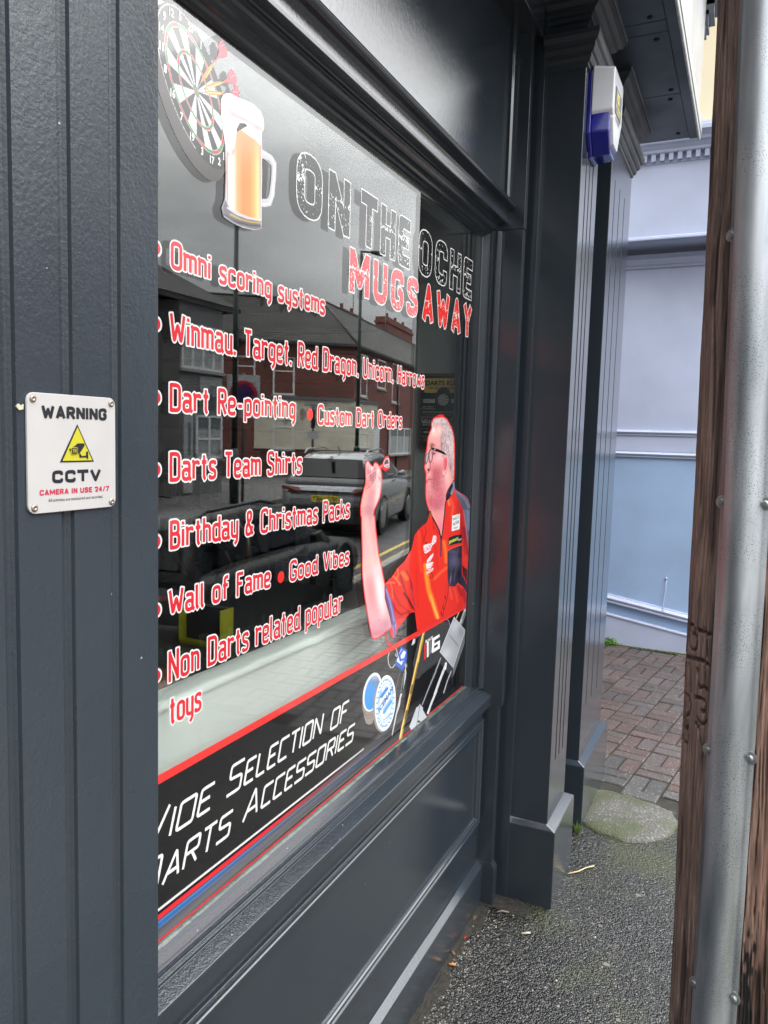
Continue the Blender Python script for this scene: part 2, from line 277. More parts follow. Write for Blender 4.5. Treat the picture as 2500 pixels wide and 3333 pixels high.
# soffit, cornice, fascia sign board
ZS = 2.968
b = MB()
yb = [-1.0, .35, 1.20, 1.95, 2.02, 2.53, 2.60, 3.06, 3.50]
for i in range(len(yb) - 1): b.box(-.85, -.3345, yb[i] + .0015, yb[i + 1] - .0015, ZS, 3.02)
b.build('soffit_boards', MATTP, shop, bev=.001)
b = MB(); b.box(-.3330, -.2990, -1.0, 3.508, ZS - .004, 3.02); b.build('soffit_edge_board', MATTP, shop, bev=.0015)
b = MB(); b.box(-.85, -.3335, 3.5015, 3.535, ZS + .012, 3.05); b.build('soffit_edge_board', MATTP, shop, bev=.0015)
b = MB()
for y, xo in ((.5, .02), (1.15, .02), (1.25, 0), (1.9, .01), (2.075, .0), (2.50, -.005), (2.64, .0), (3.02, .01), (3.10, .0), (3.44, 0)):
    b = MB(); b.lathe((-.375 + xo, y, ZS - .003), [(.0001, 0), (.008, 0), (.010, .0032)], 10); b.build('soffit_plug', DARK, shop)
b = MB(); b.box(-.85, -.2985, -1.0, 3.535, 3.022, 3.035); b.ext([(-.2988, 2.962), (-.2930, 2.962), (-.2905, 2.966), (-.2905, 2.985), (-.2870, 2.988), (-.2870, 3.036), (-.2988, 3.036)], -1.0, 3.54, 'y'); b.build('fascia_edge', mat('worn_white_paint', (.38, .39, .39), .35, bump=.3, bscale=60, var=.25, vscale=30), shop)
b = MB(); b.box(-.40, -.2885, -1.0, 3.38, 3.037, 3.62); b.build('fascia_sign_board', mat('pale_grey_sign_board', (.36, .37, .385), .25, bump=.15, bscale=14, var=.18, vscale=5, stretch=(1, 1, .25)), shop)
b = MB()
for i, (p, z) in enumerate([(0, 3.36), (.01, 3.38), (.03, 3.42), (.045, 3.46), (.065, 3.50), (.085, 3.55), (.11, 3.60)]): b.box(-.41, -.286 + p, 3.385, 3.47 + p * .6, z, z + .06)
b.build('cornice_console', PAINT, shop, bev=.001)
b = MB(); b.box(-.95, -.29, 3.30, 3.5, 3.62, 5.5); b.box(-.95, -.42, -2.5, 3.5, 3.66, 9); b.build('upper_wall', mat('dark_upper_brick', (.12, .06, .05), .85, bump=.4, bscale=40), shop)
b = MB(); b.box(-.95, -.80, -2.5, .25, -.02, 3.0); b.build('side_wall', PAINT, shop)
# glass: two panes 8 mm apart, Fresnel by angle, clear in between
def glass_mat(name, k, tint):
    m = bpy.data.materials.new(name); m.use_nodes = True; n = m.node_tree.nodes; l = m.node_tree.links; n.clear()
    g = n.new('ShaderNodeNewGeometry'); d = n.new('ShaderNodeVectorMath'); d.operation = 'DOT_PRODUCT'; l.new(g.outputs['Normal'], d.inputs[0]); l.new(g.outputs['Incoming'], d.inputs[1])
    def M(op, a, b_=None):
        q = n.new('ShaderNodeMath'); q.operation = op
        for i, v in enumerate((a, b_)):
            if v is None: continue
            if isinstance(v, (int, float)): q.inputs[i].default_value = v
            else: l.new(v, q.inputs[i])
        return q.outputs[0]
    c = M('ABSOLUTE', d.outputs['Value']); p = M('POWER', M('SUBTRACT', 1.0, c), 5.0); f = M('ADD', M('MULTIPLY', p, .957), .043); f2 = M('MULTIPLY', f, k); fr = M('DIVIDE', f2, M('ADD', f, 1.0)); fr = M('MINIMUM', fr, 1.0)
    t = n.new('ShaderNodeBsdfTransparent'); t.inputs[0].default_value = (*tint, 1); gl = n.new('ShaderNodeBsdfGlossy'); gl.inputs['Roughness'].default_value = 0.0; gl.inputs[0].default_value = (1, 1, 1, 1)
    x = n.new('ShaderNodeMixShader'); l.new(fr, x.inputs[0]); l.new(t.outputs[0], x.inputs[1]); l.new(gl.outputs[0], x.inputs[2])
    o = n.new('ShaderNodeOutputMaterial'); l.new(x.outputs[0], o.inputs[0]); return m
GLASS = glass_mat('window_glass', 2.0, (.965, .985, .972))
def pane(x): b = MB(); b.add([(x, .46, .755), (x, 2.2, .755), (x, 2.2, 2.240), (x, .46, 2.240)], [(0, 1, 2, 3)]); b.build('glass_pane', GLASS, shop, fix=False)
pane(GX); pane(GX - .008)
MB.remap = None
# ================================================================ ground
G = .025
TH = radians(9.3); U = np.array([sin(TH), cos(TH), 0]); NV = np.array([cos(TH), -sin(TH), 0])      # street direction, and across it
def st(s, n, z=0.0): return s * U + n * NV + np.array([0, 0, z])
def asphalt(name, base, stone, scale, rough, wet=.5, bump=1.0, moss=.0, dist=.003):
    m, t, n, l, b = new_mat(name); tcn = n.new('ShaderNodeTexCoord')
    v = n.new('ShaderNodeTexVoronoi'); v.inputs['Scale'].default_value = scale; l.new(tcn.outputs['Object'], v.inputs[0])
    v2 = n.new('ShaderNodeTexVoronoi'); v2.inputs['Scale'].default_value = scale * .45; l.new(tcn.outputs['Object'], v2.inputs[0])
    z = n.new('ShaderNodeTexNoise'); z.inputs['Scale'].default_value = 2.3; z.inputs['Detail'].default_value = 7; l.new(tcn.outputs['Object'], z.inputs[0])
    rc = n.new('ShaderNodeSeparateXYZ'); l.new(v.outputs['Color'], rc.inputs[0])
    ra = n.new('ShaderNodeValToRGB'); l.new(rc.outputs[0], ra.inputs[0]); e = ra.color_ramp.elements
    e[0].color = (*base, 1); e[1].color = (*stone, 1); e[0].position = .15; e[1].position = .98
    for p_, k in ((.6, 1.5), (.85, 2.6)):
        q = ra.color_ramp.elements.new(p_); q.color = tuple(c * k for c in base) + (1,)
    gap = n.new('ShaderNodeMapRange'); gap.inputs[1].default_value = .25; gap.inputs[2].default_value = .62; gap.inputs[3].default_value = 1.0; gap.inputs[4].default_value = .35; l.new(v.outputs['Distance'], gap.inputs[0])
    mu = n.new('ShaderNodeMixRGB'); mu.blend_type = 'MULTIPLY'; mu.inputs[0].default_value = 1; l.new(ra.outputs[0], mu.inputs[1]); l.new(gap.outputs[0], mu.inputs[2])
    mo = n.new('ShaderNodeMapRange'); mo.inputs[1].default_value = .50; mo.inputs[2].default_value = .66; mo.inputs[3].default_value = 0; mo.inputs[4].default_value = moss; l.new(z.outputs[0], mo.inputs[0])
    x = n.new('ShaderNodeMixRGB'); l.new(mo.outputs[0], x.inputs[0]); l.new(mu.outputs[0], x.inputs[1]); x.inputs[2].default_value = (.035, .042, .012, 1); l.new(x.outputs[0], b.inputs['Base Color'])
    rr = n.new('ShaderNodeMapRange'); rr.inputs[1].default_value = .35; rr.inputs[2].default_value = .65; rr.inputs[3].default_value = rough - wet * .3; rr.inputs[4].default_value = rough; l.new(z.outputs[0], rr.inputs[0]); l.new(rr.outputs[0], b.inputs['Roughness'])
    ad = n.new('ShaderNodeMath'); ad.operation = 'ADD'; l.new(v.outputs['Distance'], ad.inputs[0]); l.new(v2.outputs['Distance'], ad.inputs[1])
    bp = n.new('ShaderNodeBump'); bp.invert = True; bp.inputs['Strength'].default_value = bump; bp.inputs['Distance'].default_value = dist; l.new(ad.outputs[0], bp.inputs['Height']); l.new(bp.outputs[0], b.inputs['Normal'])
    return m
ASPH = asphalt('wet_footway_asphalt', (.012, .012, .011), (.20, .19, .17), 200, .38, moss=.65, bump=.95)
ROAD = asphalt('road_asphalt', (.05, .05, .05), (.16, .16, .155), 70, .65, moss=0, bump=.6)
def poly_sheet(name, pts, z, m, thick=.3):
    b = MB(); b.prism([(p[0], p[1], z) for p in pts], (0, 0, -thick)); return tag(b.build(name, m), kind='structure')
KN = 1.03
# footway: one sheet from the shop to the kerb
def clipn(n, y): return (n + y * sin(TH)) / cos(TH)            # x of the line n = const at a given y
poly_sheet('footway', [(-.86, -12), (clipn(KN - .115, -12), -12), (clipn(KN - .115, 3.43), 3.43), (-.86, 3.43)], G, ASPH)
KERB = mat('concrete_kerb', (.26, .25, .24), .8, bump=.5, bscale=90, var=.2, vscale=10)
b = MB()
for s in np.arange(-13, 60, .732):
    p = [st(s + .003, KN - .112, G - .005), st(s + .729, KN - .112, G - .005), st(s + .729, KN, G - .005), st(s + .003, KN, G - .005)]; b.prism(p, (0, 0, -.3))
tag(b.build('kerb', KERB, bev=.008), kind='structure')
poly_sheet('road', [st(-30, KN - .02)[:2], st(-30, 5.8)[:2], st(90, 5.8)[:2], st(90, KN - .02)[:2]], -.07, ROAD)
b = MB(); b.prism([st(-30, 5.8, .03), st(-30, 45, .03), st(95, 45, .03), st(95, 5.8, .03)], (0, 0, -.3)); tag(b.build('far_footway', mat('far_footway_slabs', (.13, .127, .12), .8, bump=.3, bscale=20, var=.2, vscale=3)), kind='structure')
b = MB(); b.box(-60, -.9, -40, 90, -.35, .01); b.box(-120, 160, -60, 140, -.6, -.35); tag(b.build('ground', mat('plain_ground', (.08, .08, .075), .9, var=.2)), kind='structure')
YEL = mat('worn_yellow_road_paint', (.55, .40, .09), .7, bump=.6, bscale=120, var=.35, vscale=30)
for n_ in (1.15, 1.37):
    b = MB(); b.prism([st(-10, n_ - .034, -.066), st(40, n_ - .034, -.066), st(40, n_ + .034, -.066), st(-10, n_ + .034, -.066)], (0, 0, -.003)); tag(b.build('yellow_line', YEL), kind='structure')
# block paving forecourt beyond the shop
def paving():
    m, t, n, l, b = new_mat('red_brown_block_paving'); tcn = n.new('ShaderNodeTexCoord')
    c = n.new('ShaderNodeAttribute'); c.attribute_name = 'Col'
    z = n.new('ShaderNodeTexNoise'); z.inputs['Scale'].default_value = 130; z.inputs['Detail'].default_value = 4; l.new(tcn.outputs['Object'], z.inputs[0])
    v = n.new('ShaderNodeTexVoronoi'); v.inputs['Scale'].default_value = 75; l.new(tcn.outputs['Object'], v.inputs[0])
    lt = n.new('ShaderNodeMath'); lt.operation = 'LESS_THAN'; lt.inputs[1].default_value = .19; l.new(v.outputs['Distance'], lt.inputs[0])
    r = n.new('ShaderNodeMapRange'); r.inputs[1].default_value = .3; r.inputs[2].default_value = .7; r.inputs[3].default_value = .6; r.inputs[4].default_value = 1.5; l.new(z.outputs[0], r.inputs[0])
    x = n.new('ShaderNodeMixRGB'); x.blend_type = 'MULTIPLY'; x.inputs[0].default_value = 1; l.new(c.outputs['Color'], x.inputs[1]); l.new(r.outputs[0], x.inputs[2])
    f = n.new('ShaderNodeMath'); f.operation = 'MULTIPLY'; f.inputs[1].default_value = .75; l.new(lt.outputs[0], f.inputs[0])
    y = n.new('ShaderNodeMixRGB'); l.new(f.outputs[0], y.inputs[0]); l.new(x.outputs[0], y.inputs[1]); y.inputs[2].default_value = (.42, .38, .30, 1); l.new(y.outputs[0], b.inputs['Base Color'])
    b.inputs['Roughness'].default_value = .42
    bp = n.new('ShaderNodeBump'); bp.inputs['Strength'].default_value = .7; bp.inputs['Distance'].default_value = .002; l.new(z.outputs[0], bp.inputs['Height']); l.new(bp.outputs[0], b.inputs['Normal']); return m
PAV = paving()
def paving_mesh():
    verts, faces, cols = [], [], []
    ang = radians(-8); ca, sa = cos(ang), sin(ang); org = np.array([-.6, 3.43])
    w, h = .164, .082
    cells = []
    for j in range(-5, 38):
        for i in range(-12, 18):
            for q in range(2):
                if (i + j) % 2: cells.append((i, j, i * w, j * w + q * h, w, h))
                else: cells.append((i, j, i * w + q * h, j * w, h, w))
    for i, j, x0, y0, bw, bh in cells:
            x1, y1 = x0 + bw, y0 + bh
            g_ = .0042; P = [(x0 + g_, y0 + g_), (x1 - g_, y0 + g_), (x1 - g_, y1 - g_), (x0 + g_, y1 - g_)]
            W_ = [(org[0] + p[0] * ca - p[1] * sa, org[1] + p[0] * sa + p[1] * ca) for p in P]
            if min(p[1] for p in W_) < 3.435 or max(p[1] for p in W_) > 6.14 or max(p[0] for p in W_) > clipn(KN - .12, W_[0][1]) or min(p[0] for p in W_) < -1.7: continue
            dz = random.uniform(-.0018, .0018); tx, ty = random.uniform(-.008, .008), random.uniform(-.008, .008); cx_, cy_ = W_[0]
            k = len(verts); e = .004
            ctr = (sum(p[0] for p in W_) / 4, sum(p[1] for p in W_) / 4)
            ins = [(p[0] + (ctr[0] - p[0]) * .05, p[1] + (ctr[1] - p[1]) * .09) for p in W_]
            zz = lambda p: G + dz + tx * (p[0] - cx_) + ty * (p[1] - cy_)
            verts += [(p[0], p[1], G - .02) for p in W_] + [(p[0], p[1], zz(p) - e) for p in W_] + [(p[0], p[1], zz(p)) for p in ins]
            faces += [(k + a, k + (a + 1) % 4, k + 4 + (a + 1) % 4, k + 4 + a) for a in range(4)] + [(k + 4 + a, k + 4 + (a + 1) % 4, k + 8 + (a + 1) % 4, k + 8 + a) for a in range(4)] + [(k + 8, k + 9, k + 10, k + 11)]
            grey = (ctr[1] < 3.75 + .1 * sin(ctr[0] * 9)) or ctr[0] > -.12 + .02 * ctr[1]
            
            c = (.062, .059, .056) if grey else random.choice([(.070, .048, .042), (.082, .053, .046), (.062, .049, .045), (.070, .054, .050)])
            f = random.uniform(.8, 1.2); cols += [(c[0] * f, c[1] * f, c[2] * f, 1)] * 12
    me = bpy.data.meshes.new('paving'); me.from_pydata(verts, [], faces); at = me.color_attributes.new('Col', 'FLOAT_COLOR', 'POINT'); at.data.foreach_set('color', np.array(cols, float).ravel()); me.update()
    o = link('block_paving', me, PAV); tag(o, kind='structure')
paving_mesh()
poly_sheet('paving_bed', [(-1.75, 3.43), (clipn(KN - .115, 3.43), 3.43), (clipn(KN - .115, 40), 40), (-1.75, 40)], G - .008, mat('jointing_sand', (.022, .020, .014), .9, bump=.8, bscale=200, var=.4, vscale=25))
# worn concrete patch
pts = [(-.56, 3.44), (-.50, 3.475), (-.38, 3.47), (-.27, 3.445), (-.19, 3.40), (-.155, 3.32), (-.165, 3.22), (-.21, 3.13), (-.28, 3.075), (-.36, 3.05), (-.44, 3.06), (-.50, 3.095), (-.53, 3.14), (-.53, 3.3)]
b = MB(); c = np.mean(np.array(pts), 0); rings = [(1.0, 0.0), (.985, .010), (.93, .0165), (.80, .021), (.5, .026), (.2, .028)]
vs = []; P_ = []
for i in range(len(pts)):
    a_, b__ = np.array(pts[i]), np.array(pts[(i + 1) % len(pts)])
    for t_ in (0, .34, .67): P_.append(a_ + (b__ - a_) * t_ + rng.normal(0, .0035, 2))
n_ = len(P_)
for k, hz in rings: vs += [(*(c + (p - c) * k), G - .004 + hz) for p in P_]
fs = [(i * n_ + k, i * n_ + (k + 1) % n_, (i + 1) * n_ + (k + 1) % n_, (i + 1) * n_ + k) for i in range(len(rings) - 1) for k in range(n_)] + [tuple((len(rings) - 1) * n_ + k for k in range(n_))]
b.add(vs, fs, True)
def conc():
    m, t, n, l, bb = new_mat('mossy_concrete'); tcn = n.new('ShaderNodeTexCoord')
    z = n.new('ShaderNodeTexNoise'); z.inputs['Scale'].default_value = 5.0; z.inputs['Detail'].default_value = 6; l.new(tcn.outputs['Object'], z.inputs[0])
    v = n.new('ShaderNodeTexVoronoi'); v.inputs['Scale'].default_value = 150; l.new(tcn.outputs['Object'], v.inputs[0])
    sp = n.new('ShaderNodeSeparateXYZ'); l.new(v.outputs['Color'], sp.inputs[0])
    a = n.new('ShaderNodeValToRGB'); l.new(sp.outputs[0], a.inputs[0]); a.color_ramp.elements[0].color = (.065, .062, .056, 1); a.color_ramp.elements[1].color = (.20, .19, .17, 1); q = a.color_ramp.elements.new(.8); q.color = (.095, .092, .08, 1)
    r = n.new('ShaderNodeMapRange'); r.inputs[1].default_value = .42; r.inputs[2].default_value = .58; r.inputs[3].default_value = 0; r.inputs[4].default_value = .8; l.new(z.outputs[0], r.inputs[0])
    x = n.new('ShaderNodeMixRGB'); l.new(r.outputs[0], x.inputs[0]); l.new(a.outputs[0], x.inputs[1]); x.inputs[2].default_value = (.045, .055, .018, 1); l.new(x.outputs[0], bb.inputs['Base Color']); bb.inputs['Roughness'].default_value = .7
    bp = n.new('ShaderNodeBump'); bp.inputs['Strength'].default_value = .8; bp.inputs['Distance'].default_value = .003; l.new(v.outputs['Distance'], bp.inputs['Height']); l.new(bp.outputs[0], bb.inputs['Normal']); return m
tag(b.build('concrete_patch', conc()), kind='structure')
# dirt drifted against the shop wall and loose grit
def heap(name, y0, y1, x0, w, m, n=90):
    xs_ = np.linspace(0, 1, 14); ys_ = np.linspace(y0, y1, n)
    Xg, Yg = np.meshgrid(xs_, ys_); wob = w * (1 + .35 * np.sin(Yg * 17) + .2 * np.sin(Yg * 41 + 2)); X = x0 + Xg * wob
    hh = .006 * (1 - Xg) ** 1.5 * (1 + .4 * np.sin(Yg * 60)) + rng.normal(0, .0010, X.shape) * (Xg < .95) - .0012 * (Xg > .93)
    v = np.stack([X, Yg, G + .0012 + hh], -1).reshape(-1, 3); k = np.arange(13 * (n - 1)); a = (k // 13) * 14 + k % 13
    me = bpy.data.meshes.new(name); me.from_pydata(v.tolist(), [], np.stack([a, a + 1, a + 15, a + 14], -1).tolist()); me.update(); return link(name, me, m)
DIRT = mat('damp_dirt', (.020, .017, .013), .9, bump=1, bscale=260, var=.5, vscale=60)
tag(heap('dirt', .9, 2.40, -.721, .030, DIRT), kind='stuff'); tag(heap('dirt', 2.39, 2.475, -.725, .17, DIRT, 30), kind='stuff')
b = MB()
for k in range(1500):
    if random.random() < .6: y = random.uniform(1.3, 2.46); x = -.715 + abs(random.gauss(0, .06))
    else: y = random.uniform(1.5, 3.4); x = random.uniform(-.49, .35)
    r = random.uniform(.0008, .0026) * (1.0 if random.random() < .93 else 1.9); a = random.uniform(0, 6.28); vs = []
    for q in range(5): vs.append((x + r * cos(a + q * 1.257) * random.uniform(.7, 1.2), y + r * sin(a + q * 1.257) * random.uniform(.7, 1.2), G))
    vs.append((x, y, G + r * .9)); b.add(vs, [(0, 1, 5), (1, 2, 5), (2, 3, 5), (3, 4, 5), (4, 0, 5)])
tag(b.build('grit', mat('pale_grit', (.30, .27, .22), .8, var=.6, vscale=90), fix=False), kind='stuff')
# litter
def bent(name, label, cat, pts, r, m):
    b = MB(); b.tube([(p[0], p[1], G + p[2]) for p in pts], r, 7); return tag(b.build(name, m), label, cat)
STRAW = mat('dry_straw', (.52, .40, .22), .7, var=.2, vscale=40); BROWN = mat('dead_leaf', (.14, .075, .035), .8, var=.4, vscale=60)
bent('twig', 'pale straw-coloured twig lying beside the nearer pilaster plinth', 'twig', [(-.492, 2.715, .004), (-.46, 2.745, .006), (-.44, 2.785, .005), (-.415, 2.81, .006)], [.0022, .0026, .0024, .003], STRAW)
bent('twig', 'short brown twig lying on the dirt below the window post', 'twig', [(-.655, 2.37, .006), (-.64, 2.382, .007), (-.618, 2.388, .005)], [.0022, .003, .002], mat('grey_twig', (.2, .16, .12), .8))
bent('cigarette_butt', 'old grey cigarette butt on the wet tarmac in front of the pilaster', 'cigarette butt', [(-.552, 2.30, .004), (-.528, 2.318, .004)], .0036, mat('old_paper', (.40, .36, .28), .9, var=.3, vscale=200))
bent('cigarette_butt', 'orange cigarette filter lying against the shop skirting', 'cigarette butt', [(-.708, 2.055, .006), (-.688, 2.062, .006)], .0038, mat('cork_filter', (.50, .20, .06), .8))
def leaf(x, y, s, a, m, label):
    b = MB(); c, d = cos(a), sin(a); P = [(0, 0, .001), (.4, .28, .005), (.8, .2, .008), (1, 0, .004), (.7, -.22, .009), (.3, -.25, .004)]
    b.prism([(x + (p[0] * c - p[1] * d) * s, y + (p[0] * d + p[1] * c) * s, G + .004 + p[2]) for p in P], (0, 0, .0008)); tag(b.build('leaf' if 'leaf' in label else 'wrapper', m), label, 'leaf' if 'leaf' in label else 'litter')
leaf(-.712, 2.29, .022, 1.2, BROWN, 'curled brown leaf standing against the skirting nearest the window post')
leaf(-.705, 2.10, .018, 2.4, BROWN, 'small brown leaf in the dirt just beyond the orange cigarette filter')
leaf(-.700, 2.135, .016, .3, BROWN, 'crumpled brown leaf between the red wrapper scrap and another brown leaf')
leaf(-.706, 2.185, .012, 1.0, mat('red_foil', (.6, .03, .02), .4), 'tiny bright red wrapper scrap at the foot of the wall')
GUM = mat('trodden_gum', (.13, .12, .10), .8, bump=.4, bscale=150, var=.3, vscale=80)
b = MB()
for k in range(20):
    x, y = random.uniform(-.45, .2), random.uniform(1.35, 3.1); s = random.choice([.004, .005, .006, .009, .012]); q0_ = random.uniform(0, 6)
    b.prism([(x + s * cos(q0_ + a) * random.uniform(.7, 1.1), y + s * sin(q0_ + a) * random.uniform(.6, 1.0), G + .0012) for a in np.linspace(0, 5.6, 8)], (0, 0, -.001))
tag(b.build('chewing_gum_spots', GUM), kind='stuff')
# ================================================================ neighbour: blue rendered building across the yard
YB = 6.15
BLUE = mat('lilac_blue_render', (.44, .485, .64), .42, bump=.2, bscale=30, var=.07, vscale=3.5); BLUE2 = mat('lower_blue_render', (.31, .43, .63), .42, bump=.2, bscale=30, var=.08, vscale=3.5)
nb = empty('blue_building', (-.3, YB, 0), 'pale lilac blue rendered building with dentilled cornice at the end of the forecourt', 'building')
XL, XR = -1.75, .42
b = MB(); b.box(XL, XR, YB + .003, YB + .5, 1.665, 3.0); b.box(XR - .45, XR, YB + .5, 40, 1.665, 3.0); b.build('upper_wall_panel', BLUE, nb)
b = MB(); b.box(XL, XR, YB, YB + .5, -.1, 1.665); b.box(XR - .45, XR, YB + .5, 40, -.1, 1.665); b.build('lower_wall_panel', BLUE2, nb)
def stripprof(prof, z0, z1, x0, x1, yb, name, m):  # moulding along X that may fall with the pavement; prof (projection, dz)
    b = MB(); n = len(prof); vs = [(x0, yb - p, z0 + q) for p, q in prof] + [(x1, yb - p, z1 + q) for p, q in prof]
    b.add(vs, [(i, i + 1, n + i + 1, n + i) for i in range(n - 1)] + [tuple(range(n))[::-1], tuple(range(n, 2 * n))]); return b.build(name, m, nb, bev=.001)
TOR = [(-.01, -.022), (.014, -.022), (.016, -.014), (.010, -.010), (.020, -.006), (.026, .004), (.020, .014), (.008, .017), (.008, .022), (-.01, .022)]
for z in (1.515, 1.680): stripprof(TOR, z, z, XL, XR, YB, 'dado_moulding', BLUE)
b = MB(); b.box(XL, XR, YB - .006, YB + .01, 1.540, 1.658); b.build('dado_band', BLUE, nb)
sl = lambda z, x: z - .15 * (x + .93)
stripprof([(-.01, -.03), (.034, -.03), (.036, -.018), (.026, -.012), (.036, -.004), (.040, .008), (.030, .020), (.016, .024), (.014, .034), (-.01, .036)], sl(.385, XL), sl(.385, XR), XL, XR, YB, 'plinth_moulding', BLUE)
stripprof([(-.01, -.5), (.030, -.5), (.030, -.012), (.026, 0), (-.01, .002)], sl(.262, XL), sl(.262, XR), XL, XR, YB, 'plinth', BLUE)
stripprof([(-.01, -.010), (.036, -.010), (.038, 0), (.034, .008), (-.01, .010)], sl(.262, XL), sl(.262, XR), XL, XR, YB, 'plinth_capping', BLUE)
YF = YB - .22
zc = lambda px, y: float(ony(px, y)[2])
stripprof([(-.01, -.035), (.014, -.035), (.020, -.025), (.012, -.018), (.024, -.008), (.030, .006), (.034, .010), (.034, .03), (-.01, .03)], 2.93, 2.93, XL, XR, YB, 'lintel_moulding', BLUE)
z1 = zc((2045, 790), YF)
b = MB(); b.box(XL, XR, YF + .002, YB + .5, z1, zc((2060, 470), YF) + .1); b.box(XR - .6, XR, YB + .5, 40, 3.0, 3.9); b.build('frieze', BLUE, nb, bev=.001)
stripprof([(-.01, 0), (.030, 0), (.032, .010), (.022, .014), (.022, .022), (.010, .030), (-.01, .032)], z1 - .0, z1 - .0, XL, XR, YF, 'frieze_ledge', BLUE)
zd0, zd1 = zc((2077, 540), YF), zc((2077, 516), YF)
x = -1.7
while x < XR:
    b = MB(); b.box(x, x + .030, YF - .034, YF + .002, zd0 + .006, zd1 + .004); b.build('dentil', BLUE, nb, bev=.001); x += .0585
stripprof([(-.01, -.004), (.006, -.004), (.008, .003), (-.01, .004)], zd0, zd0, XL, XR, YF, 'frieze_bead', BLUE)
stripprof([(-.01, 0), (.040, 0), (.045, .008), (.045, .022), (.060, .034), (.066, .046), (.090, .052), (.094, .072), (.125, .094), (.135, .100), (.135, .128), (.125, .133), (-.01, .14)], zd1 + .004, zd1 + .004, XL, XR + .05, YF, 'cornice', BLUE)
CREAM = mat('cream_render', (.66, .58, .40), .8, bump=.2, bscale=40, var=.04, vscale=2)
b = MB(); b.box(XL, XR, YB + .12, YB + .6, 3.7, 9); b.build('cream_upper_wall', CREAM, nb)
b = MB(); p0 = ony((2169, 1880), YB - .012); p1 = ony((2158, 1975), YB - .03)
b.tube([p0, p0 * .6 + p1 * .4 + np.array([.006, 0, 0]), p0 * .3 + p1 * .7 + np.array([.003, -.005, 0]), p1 + np.array([0, -.015, -.02]), p1 + np.array([.01, -.02, -.03])], .0035, 6); b.lathe(p0 + np.array([0, .006, -.005]), [(.009, 0), (.009, .012), (.004, .02)], 8, (0, -1, 0)); b.build('wall_cable', BLUE, nb)
# weeds
def tuft(name, x, y, n, h, spread, m, label, cat, broad=False, z=G):
    b = MB()
    for k in range(n):
        a = random.uniform(0, 6.28); r = random.uniform(0, spread); hh = h * random.uniform(.5, 1); px_, py_ = x + r * cos(a) * .5, y + r * sin(a) * .5
        if broad:
            c_ = np.array([x + random.gauss(0, spread), y + random.gauss(0, spread * .5), z + abs(random.gauss(0, h * .5))]); s = random.uniform(.004, .010); n1 = _u(rng.normal(0, 1, 3) + np.array([0, -.6, .8])); u_ = _u(np.cross(n1, [0, 0, 1])); v_ = np.cross(n1, u_)
            b.add([c_ + s * (cos(q) * u_ + sin(q) * v_ * .8) for q in np.linspace(0, 5.2, 6)], [tuple(range(6))])
        else:
            w = .0013; tip = (px_ + cos(a) * spread * 1.5, py_ + sin(a) * spread, z + hh); mid = ((px_ + tip[0]) / 2 - cos(a) * .002, (py_ + tip[1]) / 2, z + hh * .6)
            b.add([(px_ - w, py_, z), (px_ + w, py_, z), (mid[0] + w, mid[1], mid[2]), tip, (mid[0] - w, mid[1], mid[2])], [(0, 1, 2, 3, 4)])
    return tag(b.build(name, m, fix=False), label, cat)
GRN = mat('weed_green', (.10, .24, .02), .6, var=.4, vscale=60)
tuft('weed', -.885, 6.10, 240, .05, .028, GRN, 'bright green weed growing at the foot of the blue wall', 'weed', True)
tuft('weed', -.845, 6.11, 60, .02, .02, GRN, 'small flat sprig of weed just right of the bright green one', 'weed', True)
tuft('grass_tuft', -.525, 3.035, 26, .05, .016, mat('grass_green', (.13, .22, .04), .6, var=.4), 'thin grass tuft between the two pilaster plinths', 'grass tuft')
MOSS = mat('moss', (.06, .075, .02), .95, bump=1, bscale=200, var=.5, vscale=30)
b = MB()
for k in range(700):
    x = random.uniform(-1.0, -.3); y = 6.13 - abs(random.gauss(0, .02)) - (.10 * max(0, (x + .6)) * random.random()); s = random.uniform(.002, .006)
    b.add([(x - s, y - s, G + .001), (x + s, y - s, G + .001), (x + s, y + s, G + .002), (x - s, y + s, G + .002), (x, y, G + s * 1.2)], [(0, 1, 4), (1, 2, 4), (2, 3, 4), (3, 0, 4)])
tag(b.build('moss', MOSS, fix=False), kind='stuff')
# ================================================================ telegraph pole
PR = .13; PY = 1.22
def pxc(z): return .0767 + (z - .74) * (.045 - .0767) / 1.44
def on_pole(p, R=PR):
    d = ray(p); z = 1.0
    for _ in range(6):
        c = np.array([pxc(z), PY]); a = d[0] ** 2 + d[1] ** 2; bb = -2 * (d[0] * c[0] + d[1] * c[1]); cc = c.dot(c) - R * R; disc = max(bb * bb - 4 * a * cc, 0); t = (-bb - sqrt(disc)) / (2 * a); q = CAM + t * d; z = q[2]
    return math.atan2(q[0] - pxc(z), -(q[1] - PY)), z         # azimuth (0 faces -Y, negative to the left), height
pole = empty('telegraph_pole', (pxc(0), PY, 0), 'weathered brown wooden telegraph pole with carved marks and a metal cable guard', 'telegraph pole')
def seg_dist(P, A, B):
    d = B - A; t = np.clip(((P - A) @ d) / max(d @ d, 1e-12), 0, 1); return np.linalg.norm(P - (A + t[..., None] * d), axis=-1)
